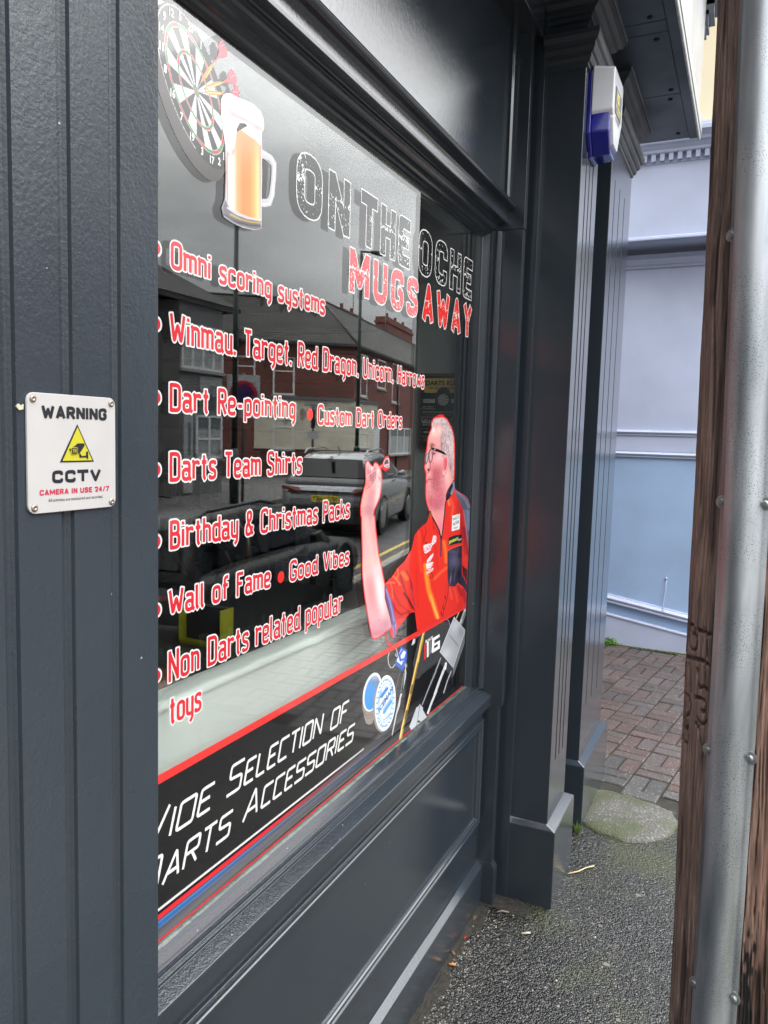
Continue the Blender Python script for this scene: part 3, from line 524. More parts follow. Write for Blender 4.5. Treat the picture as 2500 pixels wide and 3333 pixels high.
CARVE = [[(285, 345), (320, 380), (345, 440), (335, 485), (350, 530), (375, 600), (365, 700), (335, 735), (300, 720), (275, 660), (272, 500), (275, 380), (285, 345)], [(335, 485), (310, 490)], [(370, 440), (560, 505)], [(480, 430), (500, 560), (520, 820)],
         [(175, 770), (230, 815), (330, 850), (440, 880), (545, 955)], [(175, 775), (230, 820), (330, 858), (440, 888)], [(222, 850), (235, 1250)], [(270, 925), (295, 1310)], [(368, 1005), (385, 1120), (400, 1270), (460, 1270), (530, 1312)],
         [(215, 1330), (202, 1500), (188, 1690)], [(215, 1330), (265, 1400), (290, 1520), (270, 1640), (230, 1670)], [(190, 1690), (225, 1740), (245, 1830), (210, 1840), (245, 1870), (255, 1960), (245, 2080), (200, 2040), (180, 1950)],
         [(345, 1410), (400, 1420), (470, 1460), (505, 1530), (490, 1600), (440, 1610), (500, 1640), (507, 1750), (460, 1800), (410, 1780), (370, 1700)], [(355, 1790), (400, 1850), (415, 1960), (430, 2080), (450, 2160)]]
def pole_mesh():
    ths = np.concatenate([np.linspace(-pi, -1.75, 12)[:-1], np.linspace(-1.75, .9, 460), np.linspace(.9, pi, 26)[1:-1]]); zs = np.concatenate([np.linspace(-.1, .55, 14)[:-1], np.linspace(.55, 2.35, 820), np.linspace(2.35, 7.5, 20)[1:]])
    T, Z = np.meshgrid(ths, zs); n = 128
    def vnoise(u, v, seed):                       # value noise, periodic enough
        r = np.random.default_rng(seed).random((n, n)); u0 = np.floor(u).astype(int); v0 = np.floor(v).astype(int); fu = u - u0; fv = v - v0; fu = fu * fu * (3 - 2 * fu); fv = fv * fv * (3 - 2 * fv)
        g = lambda a, b_: r[a % n, b_ % n]; return (g(u0, v0) * (1 - fu) + g(u0 + 1, v0) * fu) * (1 - fv) + (g(u0, v0 + 1) * (1 - fu) + g(u0 + 1, v0 + 1) * fu) * fv
    wob = vnoise(T * 6, Z * 5, 1) * 1.6 + .5 * vnoise(T * 14, Z * 16, 9)
    gr = vnoise(T * 34 + wob, Z * 7.0, 2) * .5 + vnoise(T * 80 + wob * 2.5, Z * 18, 3) * .5
    cr = np.clip((vnoise(T * 24 + wob * 1.6, Z * 6.0, 4) - .72) / .1, 0, 1) + .8 * np.clip((vnoise(T * 50 + wob * 2, Z * 11.0, 5) - .72) / .06, 0, 1)
    h = .0022 * (gr - .5) - .0028 * np.clip(cr, 0, 1) + .003 * (vnoise(T * 3, Z * 2.5, 6) - .5)
    cv = np.full(T.shape, 9.0)
    for s in CARVE:
        q = [on_pole((2180 + a * .2262, 1950 + b_ * .2262)) for a, b_ in s]; q = np.array([[a * PR, z] for a, z in q])
        msk = (Z > q[:, 1].min() - .01) & (Z < q[:, 1].max() + .01) & (np.abs(T * PR - q[:, 0].mean()) < .06)
        P = np.stack([T[msk] * PR, Z[msk]], -1); dd = np.full(len(P), 9.0)
        for i in range(len(q) - 1): dd = np.minimum(dd, seg_dist(P, q[i], q[i + 1]))
        cv[msk] = np.minimum(cv[msk], dd)
    cc = np.clip(1 - (cv - .0018) / .0012, 0, 1); h -= .0048 * cc * cc * (3 - 2 * cc)
    rr = (PR - .0035 * (Z - .7)) + h
    X = .0767 + (Z - .74) * (.045 - .0767) / 1.44 + rr * np.sin(T); Y = PY - rr * np.cos(T)
    dark = np.clip(cr * .75 + cc * .97, 0, 1); tar = np.clip((vnoise(T * 9, Z * 5, 7) * .7 + .3 * vnoise(T * 60, Z * 60, 8) - (.30 + .75 * np.clip((Z - .55) / .7, 0, 1))) / .06, 0, 1) * np.clip((T + .34) / .10, 0, 1) * (Z < 1.5)
    fine_ = .72 + .56 * vnoise(T * 150 + wob, Z * 55, 21) * (.6 + .8 * vnoise(T * 95, Z * 140, 22))
    old = np.clip((T + .45) / .5, 0, 1)
    base = np.stack([.235 + .07 * gr, .160 + .05 * gr, .130 + .045 * gr], -1); red = np.stack([.17 + .07 * gr, .068 + .03 * gr, .036 + .014 * gr], -1)
    col = base * (1 - old[..., None] * .8) + red * old[..., None] * .8; col = col * (.5 + .8 * vnoise(T * 44 + wob * 2, Z * 19, 11))[..., None] * fine_[..., None]
    wt = np.clip((vnoise(T * 60 + wob * 3, Z * 24, 12) - .62) / .2, 0, 1)[..., None]; col = col * (1 - .35 * wt) + np.array([.20, .15, .13]) * .35 * wt
    stn = np.clip((vnoise(T * 7 + 3, Z * 6, 13) - .68) / .1, 0, 1)[..., None]; col = col * (1 - .6 * stn)
    col = col * (1 - .8 * dark[..., None]); col = col * (1 - tar[..., None]) + np.array([.008, .008, .009]) * tar[..., None]
    v = np.stack([X, Y, Z], -1).reshape(-1, 3); nt_, nz_ = len(ths), len(zs); i = np.arange(nt_ * (nz_ - 1)); a = i // nt_ * nt_; k = i % nt_; f = np.stack([a + k, a + (k + 1) % nt_, a + nt_ + (k + 1) % nt_, a + nt_ + k], -1)
    me = bpy.data.meshes.new('pole'); me.from_pydata(v.tolist(), [], f.tolist()); me.polygons.foreach_set('use_smooth', [True] * len(f)); at = me.color_attributes.new('Col', 'FLOAT_COLOR', 'POINT'); at.data.foreach_set('color', np.concatenate([col.reshape(-1, 3), np.ones((len(v), 1))], 1).astype(np.float32).ravel()); me.update()
    m, t, n_, l, b = new_mat('weathered_pole_wood'); c = n_.new('ShaderNodeAttribute'); c.attribute_name = 'Col'; l.new(c.outputs['Color'], b.inputs['Base Color']); b.inputs['Roughness'].default_value = .62
    tcn = n_.new('ShaderNodeTexCoord'); q = n_.new('ShaderNodeMapping'); q.inputs['Scale'].default_value = (1, 1, .06); l.new(tcn.outputs['Object'], q.inputs[0]); z = n_.new('ShaderNodeTexNoise'); z.inputs['Scale'].default_value = 420; z.inputs['Detail'].default_value = 3; l.new(q.outputs[0], z.inputs[0])
    bp = n_.new('ShaderNodeBump'); bp.inputs['Strength'].default_value = .5; bp.inputs['Distance'].default_value = .001; l.new(z.outputs[0], bp.inputs['Height']); l.new(bp.outputs[0], b.inputs['Normal'])
    o = link('pole', me, m, pole); o.matrix_parent_inverse = Matrix.Translation(-Vector(pole.location))
pole_mesh()
# galvanised cable guard
def galv():
    m, t, n, l, b = new_mat('galvanised_steel'); b.inputs['Metallic'].default_value = .85; tcn = n.new('ShaderNodeTexCoord')
    mp_ = n.new('ShaderNodeMapping'); mp_.inputs['Scale'].default_value = (1, 1, .15); l.new(tcn.outputs['Object'], mp_.inputs[0])
    z = n.new('ShaderNodeTexNoise'); z.inputs['Scale'].default_value = 38; z.inputs['Detail'].default_value = 7; l.new(mp_.outputs[0], z.inputs[0])
    r = n.new('ShaderNodeValToRGB'); l.new(z.outputs[0], r.inputs[0]); r.color_ramp.elements[0].position = .3; r.color_ramp.elements[0].color = (.33, .36, .39, 1); r.color_ramp.elements[1].position = .7; r.color_ramp.elements[1].color = (.60, .63, .66, 1)
    v = n.new('ShaderNodeTexVoronoi'); v.inputs['Scale'].default_value = 420; l.new(tcn.outputs['Object'], v.inputs[0]); lt = n.new('ShaderNodeMath'); lt.operation = 'LESS_THAN'; lt.inputs[1].default_value = .22; l.new(v.outputs['Distance'], lt.inputs[0])
    z2 = n.new('ShaderNodeTexNoise'); z2.inputs['Scale'].default_value = 9; l.new(tcn.outputs['Object'], z2.inputs[0]); g2 = n.new('ShaderNodeMapRange'); g2.inputs[1].default_value = .42; g2.inputs[2].default_value = .6; l.new(z2.outputs[0], g2.inputs[0])
    f = n.new('ShaderNodeMath'); f.operation = 'MULTIPLY'; l.new(lt.outputs[0], f.inputs[0]); l.new(g2.outputs[0], f.inputs[1])
    x = n.new('ShaderNodeMixRGB'); l.new(f.outputs[0], x.inputs[0]); l.new(r.outputs[0], x.inputs[1]); x.inputs[2].default_value = (.06, .07, .08, 1); l.new(x.outputs[0], b.inputs['Base Color'])
    r2 = n.new('ShaderNodeMapRange'); r2.inputs[1].default_value = .3; r2.inputs[2].default_value = .7; r2.inputs[3].default_value = .36; r2.inputs[4].default_value = .55; l.new(z.outputs[0], r2.inputs[0]); l.new(r2.outputs[0], b.inputs['Roughness'])
    bp = n.new('ShaderNodeBump'); bp.inputs['Strength'].default_value = .25; bp.inputs['Distance'].default_value = .001; l.new(z.outputs[0], bp.inputs['Height']); l.new(bp.outputs[0], b.inputs['Normal']); return m
GALV = galv()
zs = np.linspace(.35, 2.6, 60); b = MB(); vs = []
prof = [(-.0325, .0), (-.0325, .0022), (-.0265, .0030), (-.0235, .0060), (-.0215, .0130), (-.0165, .0195), (-.0085, .0235), (0, .0245), (.0085, .0235), (.0165, .0195), (.0215, .0130), (.0235, .0060), (.0265, .0030), (.0325, .0022), (.0325, .0)]
def guard_frame(z):
    pl = np.interp(z, [.76, 1.14, 1.5, 1.85, 2.15], [0, 1, 2, 3, 4]); az = -.56
    a, _ = on_pole((np.interp(z, [.80, 1.17, 1.515, 1.85, 2.14], [2318, 2368, 2408, 2447, 2473]), 1667)); return a
GA = {}
def gpos(z, t, h):
    xm = np.interp(z, [.81, 1.177, 1.515, 2.137], [2313.5, 2364.5, 2409.5, 2473]); ym = np.interp(z, [.81, 1.177, 1.515, 2.137], [3333, 2500, 1700, 0])
    key = round(float(z), 4)
    if key not in GA: GA[key] = on_pole((xm, ym))[0] + .035
    a = GA[key]; n_ = np.array([sin(a), -cos(a), 0]); t_ = np.array([cos(a), sin(a), 0]); return np.array([pxc(z), PY, z]) + n_ * (PR + .0015 - .0035 * (z - .7) + h) + t_ * t
for z in zs: vs += [gpos(z, t, h) for t, h in prof]
k = len(prof); b.add(vs, [(i * k + j, i * k + j + 1, (i + 1) * k + j + 1, (i + 1) * k + j) for i in range(len(zs) - 1) for j in range(k - 1)], True)
gd = b.build('cable_guard', GALV, pole, fix=False)
BOLTM = mat('bolt_zinc', (.40, .41, .41), .42, metal=.75, bump=.2, bscale=900)
zb = [(2397, 785, -1), (2337, 1650, -1), (2470, 1657, 1), (2298, 2446, -1), (2425, 2475, 1), (2256, 3195, -1), (2375, 3247, 1), (2520, 790, 1)]
for px_, py_, s in zb:
    a, z = on_pole((px_, py_)); z += .008; c = gpos(z, s * .0295, .0028); a = GA[round(float(z), 4)]; nn = (sin(a) * .98, -cos(a), .03)
    b = MB(); b.lathe(c, [(.0083, 0), (.0086, .0012), (.0070, .0016), (.0045, .0017), (.0044, .0036), (.0030, .0050), (.0001, .0053)], 14, nn); b.sm = [False] * len(b.sm); o = b.build('bolt', BOLTM, None); o.parent = gd
# ================================================================ across the street (what the shop glass mirrors)
MC = np.array([2 * GX, 0, 1.6])                   # the camera's mirror image in the glass
def mray(p): d = ray(p); return np.array([-d[0], d[1], d[2]])
def mz(p, z): d = mray(p); return MC + d * (z - 1.6) / d[2]
class Wall:                                       # a vertical facade: origin, direction d (horizontal unit), outward normal n
    def __init__(s, o, d, h, depth=4.0):
        s.o = np.array([o[0], o[1], 0.]); s.d = _u([d[0], d[1], 0]); n = np.array([s.d[1], -s.d[0], 0]); s.n = n if n[0] < 0 else -n; s.h = h
    def at(s, a, z, out=0.): return s.o + s.d * a + s.n * out + np.array([0, 0, z])
    def hit(s, p, out=0.):
        d = mray(p); o = s.o + s.n * out; t = (o - MC) @ s.n / (d @ s.n); q = MC + d * t; return (q - s.o) @ s.d, q[2]
    def rect(s, x0, y0, x1, y1, out=0.):
        a0, za = s.hit((x0, (y0 + y1) / 2), out); a1, zb = s.hit((x1, (y0 + y1) / 2), out); xm = (x0 + x1) / 2; _, zt = s.hit((xm, y0), out); _, z0 = s.hit((xm, y1), out); return min(a0, a1), max(a0, a1), z0, zt
    def slab(s, b, a0, a1, z0, z1, o0, o1): b.obox(s.at(a0, z0, o0), s.d * (a1 - a0), s.n * (o1 - o0), (0, 0, z1 - z0))
BRICK = None
def brick_mat(name, c1, c2, mortar, sc=1.0, d=None):
    m, t, n, l, b = new_mat(name); tcn = n.new('ShaderNodeTexCoord')
    mp_ = n.new('ShaderNodeMapping'); l.new(tcn.outputs['UV'], mp_.inputs[0])
    q = n.new('ShaderNodeTexBrick'); q.inputs['Color1'].default_value = (*c1, 1); q.inputs['Color2'].default_value = (*c2, 1); q.inputs['Mortar'].default_value = (*mortar, 1); q.inputs['Scale'].default_value = 1; q.inputs['Brick Width'].default_value = .19 * sc; q.inputs['Row Height'].default_value = .063 * sc; q.inputs['Mortar Size'].default_value = .006 * sc; q.offset = .5; q.offset_frequency = 2; q.squash_frequency = 1; l.new(mp_.outputs[0], q.inputs[0])
    z = n.new('ShaderNodeTexNoise'); z.inputs['Scale'].default_value = 1.2; z.inputs['Detail'].default_value = 6; l.new(tcn.outputs['Object'], z.inputs[0]); r = n.new('ShaderNodeMapRange'); r.inputs[3].default_value = .6; r.inputs[4].default_value = 1.3; l.new(z.outputs[0], r.inputs[0])
    x = n.new('ShaderNodeMixRGB'); x.blend_type = 'MULTIPLY'; x.inputs[0].default_value = 1; l.new(q.outputs[0], x.inputs[1]); l.new(r.outputs[0], x.inputs[2]); l.new(x.outputs[0], b.inputs['Base Color']); b.inputs['Roughness'].default_value = .85; return m
BRICK = brick_mat('red_brick', (.24, .070, .054), (.18, .056, .045), (.20, .15, .13)); SLATE = brick_mat('roof_slates', (.10, .096, .088), (.066, .064, .060), (.015, .015, .015), 2.2); TILE = brick_mat('dark_roof_tiles', (.075, .072, .070), (.06, .058, .056), (.012, .012, .012), 2.4)
UPVC = mat('white_window_frame', (.85, .86, .85), .4); RENDER = mat('cream_shop_render', (.74, .70, .56), .85, var=.12, vscale=2); GREYR = mat('grey_render', (.20, .205, .20), .85, var=.15, vscale=3); SILL = mat('stone_sill', (.36, .35, .33), .8)
def win_glass():
    m, t, n, l, b = new_mat('far_window_glass'); b.inputs['Base Color'].default_value = (.16, .17, .17, 1); b.inputs['Roughness'].default_value = .08; b.inputs['Specular IOR Level'].default_value = .8; return m
WG = win_glass(); NET = mat('net_curtain', (.42, .43, .42), .8, var=.2, vscale=8)
def uvwall(o, sx=1.0):                            # UV = distance along face, height (metres)
    me = o.data; uv = me.uv_layers.new(name='UV'); co = np.array([v.co for v in me.vertices])
    for p in me.polygons:
        n = np.array(p.normal); a = np.cross(n, [0, 0, 1]); a = _u(a) if np.linalg.norm(a) > 1e-3 else np.array([1, 0, 0]); b_ = np.cross(a, n)
        for li in p.loop_indices: q = co[me.loops[li].vertex_index]; uv.data[li].uv = (q @ a, -(q @ b_) if abs(n[2]) < .99 else q @ b_)
    return o
def window(w, a0, a1, z0, z1, parent, out=0.0, split=(0, 1), net=.0, bars=1, rows=()):
    """white framed window with panes as its child"""
    f = .062; b = MB(); o0, o1 = out - .06, out + .012
    w.slab(b, a0, a0 + f, z0, z1, o0, o1); w.slab(b, a1 - f, a1, z0, z1, o0, o1); w.slab(b, a0 + f, a1 - f, z0, z0 + f, o0, o1); w.slab(b, a0 + f, a1 - f, z1 - f, z1, o0, o1)
    for k in range(1, bars): c = a0 + (a1 - a0) * k / bars; w.slab(b, c - f * .5, c + f * .5, z0 + f, z1 - f, o0, o1 - .003)
    for r in rows: c = z0 + (z1 - z0) * r; w.slab(b, a0 + f, a1 - f, c - f * .4, c + f * .4, o0, o1 - .005)
    fr = b.build('window', UPVC, parent); b = MB(); w.slab(b, a0 + f, a1 - f, z0 + f, z1 - f, out - .03, out - .02); g = b.build('pane', WG, None); g.parent = fr
    if net: b = MB(); w.slab(b, a0 + f, a1 - f, z0 + f, z0 + f + (z1 - z0 - 2 * f) * net, out - .018, out - .016); g = b.build('blind', NET, None); g.parent = fr
    b = MB(); w.slab(b, a0 - .06, a1 + .06, z0 - .07, z0, out - .05, out + .05); g = b.build('sill', SILL, None); g.parent = fr
    return fr
ZE = 4.84; E0 = mz((1156, 1122), ZE); E1 = mz((1334, 1189), ZE)
dB = _u([E1[0] - E0[0], E1[1] - E0[1], 0]); dA = _u([.80, -.60, 0])
terr = empty('corner_terrace', (float(E0[0]), float(E0[1]), 0), 'red brick corner terrace with grey slate roof and cream rendered shop below', 'building')
WA, WB = Wall(E0, dA, ZE), Wall(E0, dB, ZE)
LA = 9.0; LB = 24.0
b = MB(); WA.slab(b, 0, LA, 0, ZE - .02, -.3, 0); uvwall(b.build('brick_wall', BRICK, terr)); b = MB(); WB.slab(b, 0, LB, 0, ZE - .02, -.3, 0); WB.slab(b, LB - .3, LB, 0, ZE, -6, -.3); uvwall(b.build('brick_wall', BRICK, terr))
ZR = 6.62; R0 = mz((1050, 978), ZR)
def ridge_end(w, L): q = w.at(L, ZR, (R0 - w.o) @ w.n); return q
RA, RB = ridge_end(WA, LA), ridge_end(WB, LB)
RA = RA.copy(); RB = RB.copy()
eA = WA.at(LA, ZE, .12); eB = WB.at(LB, ZE, .12); e0 = E0 + (WA.n + WB.n) * .10; e0[2] = ZE
def slabpoly(b, P, th): b.prism(P, (0, 0, -th))
b = MB(); slabpoly(b, [eA, e0, R0, RA], .09); uvwall(b.build('roof', SLATE, terr)); b = MB(); slabpoly(b, [e0, eB, RB, R0], .09); uvwall(b.build('roof', SLATE, terr))
b = MB(); backA = WA.at(LA, ZE, 2 * ((R0 - WA.o) @ WA.n)); backB = WB.at(LB, ZE, 2 * ((R0 - WB.o) @ WB.n)); slabpoly(b, [R0, RB, backB], .09); slabpoly(b, [RA, R0, backA], .09); uvwall(b.build('roof', SLATE, terr))
b = MB(); b.tube([RA, R0], .05, 6); b.tube([R0, RB], .05, 6); b.tube([R0, e0], .05, 6); b.build('ridge_tiles', mat('ridge_tiles', (.10, .10, .095), .9), terr)
b = MB(); WA.slab(b, 0, LA, ZE - .14, ZE - .03, .0, .09); WB.slab(b, 0, LB, ZE - .14, ZE - .03, .0, .09); b.build('gutter', mat('black_gutter', (.02, .02, .02), .4), terr)
b = MB()
for dz in (.30, .52): WA.slab(b, 0, LA, ZE - dz - .03, ZE - dz, 0, .02); WB.slab(b, 0, LB, ZE - dz - .03, ZE - dz, 0, .02)
uvwall(b.build('string_course', BRICK, terr))
def chimney(p0, p1, ztop, w, depth, name='chimney', parent=None, pots=3):
    c0, c1 = p0, p1; d = _u([c1[0] - c0[0], c1[1] - c0[1], 0]); n = np.array([d[1], -d[0], 0]); L_ = np.linalg.norm((c1 - c0)[:2]); b = MB()
    b.obox([c0[0], c0[1], 4.5], d * L_, n * depth, (0, 0, ztop - 4.5)); b.obox(np.array([c0[0], c0[1], ztop - .30]) - d * .05 - n * .05, d * (L_ + .1), n * (depth + .1), (0, 0, .12)); o = uvwall(b.build(name, BRICK, parent))
    for k in range(pots):
        b = MB(); q = np.array([c0[0], c0[1], ztop]) + d * L_ * (k + .6) / (pots + .2) + n * depth * .5; b.lathe(q, [(.09, 0), (.10, .05), (.075, .10), (.07, .26), (.085, .28)], 10); g = b.build('chimney_pot', mat('clay_pot', (.22, .09, .06), .8), None); g.parent = o
    return o
cz = 7.2; c0 = mz((1112, 1004), cz); s0 = (c0 - WB.o) @ WB.d
q0, q1 = WB.at(0, 0, (R0 - WB.o) @ WB.n), None
def on_ridge(px, zt):                              # where a ray column meets the ridge plane of wing B
    d = mray((px, 1003)); o = WB.at(0, 0, (R0 - WB.o) @ WB.n); t = (o - MC) @ WB.n / (d @ WB.n); return MC + d * t
a, c = on_ridge(1112, 0), on_ridge(1183, 0); zt = (MC + mray((1150, 1001)) * np.linalg.norm((a - MC)[:2]) / np.linalg.norm(mray((1150, 1001))[:2]))[2]
chimney(a, c, zt, .5, .55, parent=terr, pots=2)
a, c = on_ridge(1262, 0), on_ridge(1345, 0); zt = (MC + mray((1300, 1030)) * np.linalg.norm((a - MC)[:2]) / np.linalg.norm(mray((1300, 1030))[:2]))[2]
chimney(a, c, zt, .5, .6, parent=terr, pots=3)
b = MB(); q = on_ridge(1150, 0); q = np.array([q[0], q[1], zt - .5]); b.tube([q, q + np.array([0, 0, 1.5])], .018, 5)
for k in range(5): b.tube([q + np.array([-.3, .1, 1.45]) + k * WB.d * .08 - WB.d * .1, q + np.array([.3, -.1, 1.45]) + k * WB.d * .08 - WB.d * .1], .006, 4)
b.tube([q + np.array([0, 0, 1.45]) - WB.d * .9, q + np.array([0, 0, 1.45]) + WB.d * .5], .012, 5); b.build('aerial', GALV, terr)
b = MB(); q = on_ridge(1257, 0); q = np.array([q[0], q[1], 6.5]); b.tube([q, q + np.array([0, 0, 1.6])], .02, 5); b.tube([q + np.array([0, 0, 1.55]) - WB.d * 1.6, q + np.array([0, 0, 1.55]) + WB.d * .4], .014, 5); b.tube([q + np.array([0, 0, 1.2]) - WB.d * .3, q + np.array([0, 0, 1.2]) + WB.d * .3], .012, 5); b.build('aerial', GALV, terr)
for r, bars, rows, net in (((770, 1158, 832, 1242), 1, (.6,), .5), ((889, 1160, 960, 1285), 1, (.62,), .8)): window(WA, *WA.rect(*r), terr, bars=bars, rows=rows, net=net)
for r in ((1174, 1155, 1196, 1292), (1229, 1172, 1256, 1266), (1277, 1184, 1300, 1312)): window(WB, *WB.rect(*r), terr, rows=(.55,), net=.45)
# cream rendered ground floor of the terrace
a1, zt = WA.hit((829, 1293)); _, zb = WA.hit((950, 1462)); ab, ztb = WB.hit((1226, 1313))
zt2 = WA.hit((1100, 1305))[1]
b = MB(); WA.slab(b, -.03, a1, zb, zt2, 0, .05); WB.slab(b, .0, ab, zb, zt2, 0, .05); b.build('render_band', RENDER, terr)
b = MB(); WA.slab(b, 0, a1, zt2, zt2 + .10, 0, .12); WB.slab(b, 0, ab, zt2, zt2 + .1, 0, .12); b.build('render_capping', mat('lead_grey', (.16, .16, .16), .7), terr)
window(WA, *WA.rect(888, 1362, 956, 1462, .05), terr, out=.06, rows=(.72,), net=.6)
window(WB, *WB.rect(1172, 1380, 1199, 1458, .05), terr, out=.06, rows=(.6,), net=.3)
window(WB, *WB.rect(1262, 1392, 1330, 1478, .0), terr, out=.10, bars=3, net=.7)
for r in ((978, 1258, 1025, 1300), (1075, 1258, 1116, 1300)):
    b = MB(); w_ = WA.rect(*r); WA.slab(b, *w_[:2], w_[2], w_[3], 0, .012); uvwall(b.build('blocked_vent', mat('faded_brick_patch', (.17, .085, .07), .9), terr))
b = MB(); w_ = WA.rect(992, 1298, 1066, 1320, .06); WA.slab(b, *w_, .052, .07); b.build('street_sign', mat('pale_sign', (.45, .47, .44), .6), terr)
w_ = WB.rect(1212, 1385, 1231, 1470, .0); b = MB(); WB.slab(b, w_[0], w_[1], .1, w_[3], 0, .06); b.build('door', UPVC, terr)
b = MB(); q = WB.at(*[WB.hit((1293, 1250))[0], .2], .06); b.tube([q, q + np.array([0, 0, ZE - .3])], .04, 6); b.build('downpipe', mat('black_gutter', (.02, .02, .02), .4), terr)
# left-hand house with grey rendered two-storey bay
EL0 = mz((753, 1006), 4.72); EL1 = mz((517, 936), 4.72)
XH = EL0[0] * .5 + EL1[0] * .5; hs = empty('bay_fronted_house', (float(XH), float(EL0[1]), 0), 'brick house with grey rendered two storey bay window and dark tiled roof', 'house')
HW = Wall((XH, EL0[1] + .05), (0, -1), 4.72)
b = MB(); HW.slab(b, 0, 14, 0, 4.70, -6, -.45); uvwall(b.build('brick_wall', BRICK, hs))
rz = 6.7; e0 = np.array([XH - .1, EL0[1] + .15, 4.72]); e1 = np.array([XH - .1, EL0[1] - 14, 4.72]); rdg = np.array([XH + 3.0, EL0[1] - 2.9, rz]); rdg2 = np.array([XH + 3.0, EL0[1] - 14, rz]); bk = np.array([XH + 6.2, EL0[1] + .15, 4.72]); bk2 = np.array([XH + 6.2, EL0[1] - 14, 4.72])
d_ = mray((517, 832)); t_ = (XH + 1.2 - MC[0]) / d_[0]; q = MC + d_ * t_
b = MB(); slabpoly(b, [e1, e0, rdg, rdg2], .1); slabpoly(b, [e0, bk, rdg], .1); slabpoly(b, [bk, bk2, rdg2, rdg], .1); uvwall(b.build('roof', TILE, hs))
b = MB(); HW.slab(b, -.1, 14, 4.60, 4.70, -.02, .09); b.build('gutter', mat('grey_gutter', (.2, .2, .2), .5), hs)
a0, _ = HW.hit((745, 1200)); a1, _ = HW.hit((562, 1150)); a0, a1 = sorted((a0, a1))
b = MB(); bo = [HW.at(a0 - .0, 0, -.45), HW.at(a0 + .25, 0, .0), HW.at(a1 - .25, 0, .0), HW.at(a1, 0, -.45)]; b.prism(bo, (0, 0, 4.60)); b.build('bay', GREYR, hs)
def hwin(r, **k): w_ = HW.rect(*r); a, c, z0, z1 = w_; window(HW, max(a, a0 + .28), min(c, a1 - .28), z0, z1, hs, out=.04, **k)
hwin((566, 1060, 735, 1205), bars=4, rows=(.72,), net=.5)
_, zt = HW.hit((690, 1352)); _, z0 = HW.hit((690, 1492)); window(HW, a0 + .3, a0 + (a1 - a0) * .62, z0, zt, hs, out=.04, bars=2, rows=(.45,), net=.7)
b = MB(); HW.slab(b, a0 + (a1 - a0) * .68, a1 - .35, .1, zt, .0, .05); d_ = b.build('door', mat('white_door', (.45, .46, .45), .5), hs); b = MB(); HW.slab(b, a0 + (a1 - a0) * .72, a1 - .5, 1.0, zt - .2, .05, .056); g = b.build('pane', WG, None); g.parent = d_
b = MB(); w_ = HW.rect(650, 1228, 722, 1290); HW.slab(b, *w_, 0, .02); b.build('notice_board', mat('pale_board', (.40, .41, .40), .7, var=.4, vscale=20), hs)
b = MB(); w_ = HW.rect(505, 1226, 547, 1286); HW.slab(b, w_[0], w_[1], w_[2], w_[3], -.42, -.36); b.build('yellow_sign', mat('yellow_sign', (.55, .42, .02), .5), hs)
b = MB(); w_ = HW.rect(505, 1208, 547, 1222); HW.slab(b, w_[0], w_[1], w_[2], w_[3], -.42, -.34); b.build('black_sign', mat('black_sign', (.02, .02, .02), .4), hs)
# lamp columns
GREEN = mat('dark_green_column_paint', (.018, .035, .030), .4)
def lamp(px, yb, ytop, arm, label):
    q = None
    for s in np.arange(4, 60, .05):
        p_ = st(s, 6.0)
        d = mray((px, 1450)); v = p_ - MC; c_ = v[0] * d[1] - v[1] * d[0]
        if q is not None and c_ * last < 0: break
        q = p_; last = c_
    r = np.linalg.norm((q - MC)[:2]); d = mray((px, ytop)); zt = 1.6 + d[2] * r / np.linalg.norm(d[:2])
    t = empty('lamp_column', (float(q[0]), float(q[1]), .03), label, 'street lamp', 'lamp columns across the street'); b = MB()
    b.tube([(q[0], q[1], 0), (q[0], q[1], 1.15)], .10, 12); b.tube([(q[0], q[1], 1.15), (q[0], q[1], 1.25)], [.10, .06], 12); b.tube([(q[0], q[1], 1.25), (q[0], q[1], zt)], [.062, .045], 12); b.build('column', GREEN, t)
    b = MB(); a = np.array([q[0], q[1], zt]); ad = -NV * .5 + U * .5; b.tube([a + np.array([0, 0, -.03]), a + ad * arm], .03, 8); b.build('arm', GREEN, t)
    b = MB(); b.tube([a + ad * arm, a + ad * (arm + .55)], [.06, .09], 8); b.build('lantern', mat('lantern_grey', (.1, .1, .1), .4), t)
lamp(765, 1450, 715, .12, 'dark green lamp column mirrored in the glass below the beer mug'); lamp(1163, 1460, 815, .5, 'dark green lamp column mirrored in the glass under the letters MUGS')
# road signs on posts
def post_sign(px, ztop, parts, label, n_=6.2):
    for s in np.arange(4, 60, .03):
        p_ = st(s, n_); v = p_ - MC; d = mray((px, 1420)); c_ = v[0] * d[1] - v[1] * d[0]
        if s > 4 and c_ * last < 0: break
        last = c_
    t = empty('sign_post', (float(p_[0]), float(p_[1]), .03), label, 'road sign'); b = MB(); b.tube([(p_[0], p_[1], 0), (p_[0], p_[1], ztop)], .035, 8); b.build('post', mat('grey_post', (.08, .08, .08), .5), t)
    for kind, z, w, h, c1 in parts:
        b = MB(); fw = _u([-p_[0] - 1.6, -p_[1], 0]) * .05; rt = np.array([fw[1], -fw[0], 0]); rt = _u(rt); base = p_ + fw + np.array([0, 0, z])
        if kind == 'plate': b.obox(base - rt * w / 2, rt * w, _u(fw) * .01, (0, 0, h))
        else: b.lathe(base + np.array([0, 0, h / 2]) + _u(fw) * .02, [(w / 2, 0), (w / 2, .01)], 24, _u(fw))
        b.build('sign_plate' if kind == 'plate' else 'sign_disc', c1, t)
    return t
RED = mat('sign_red', (.45, .02, .03), .5); BLU = mat('sign_blue', (.02, .06, .35), .5); WHT = mat('sign_white', (.5, .5, .5), .5)
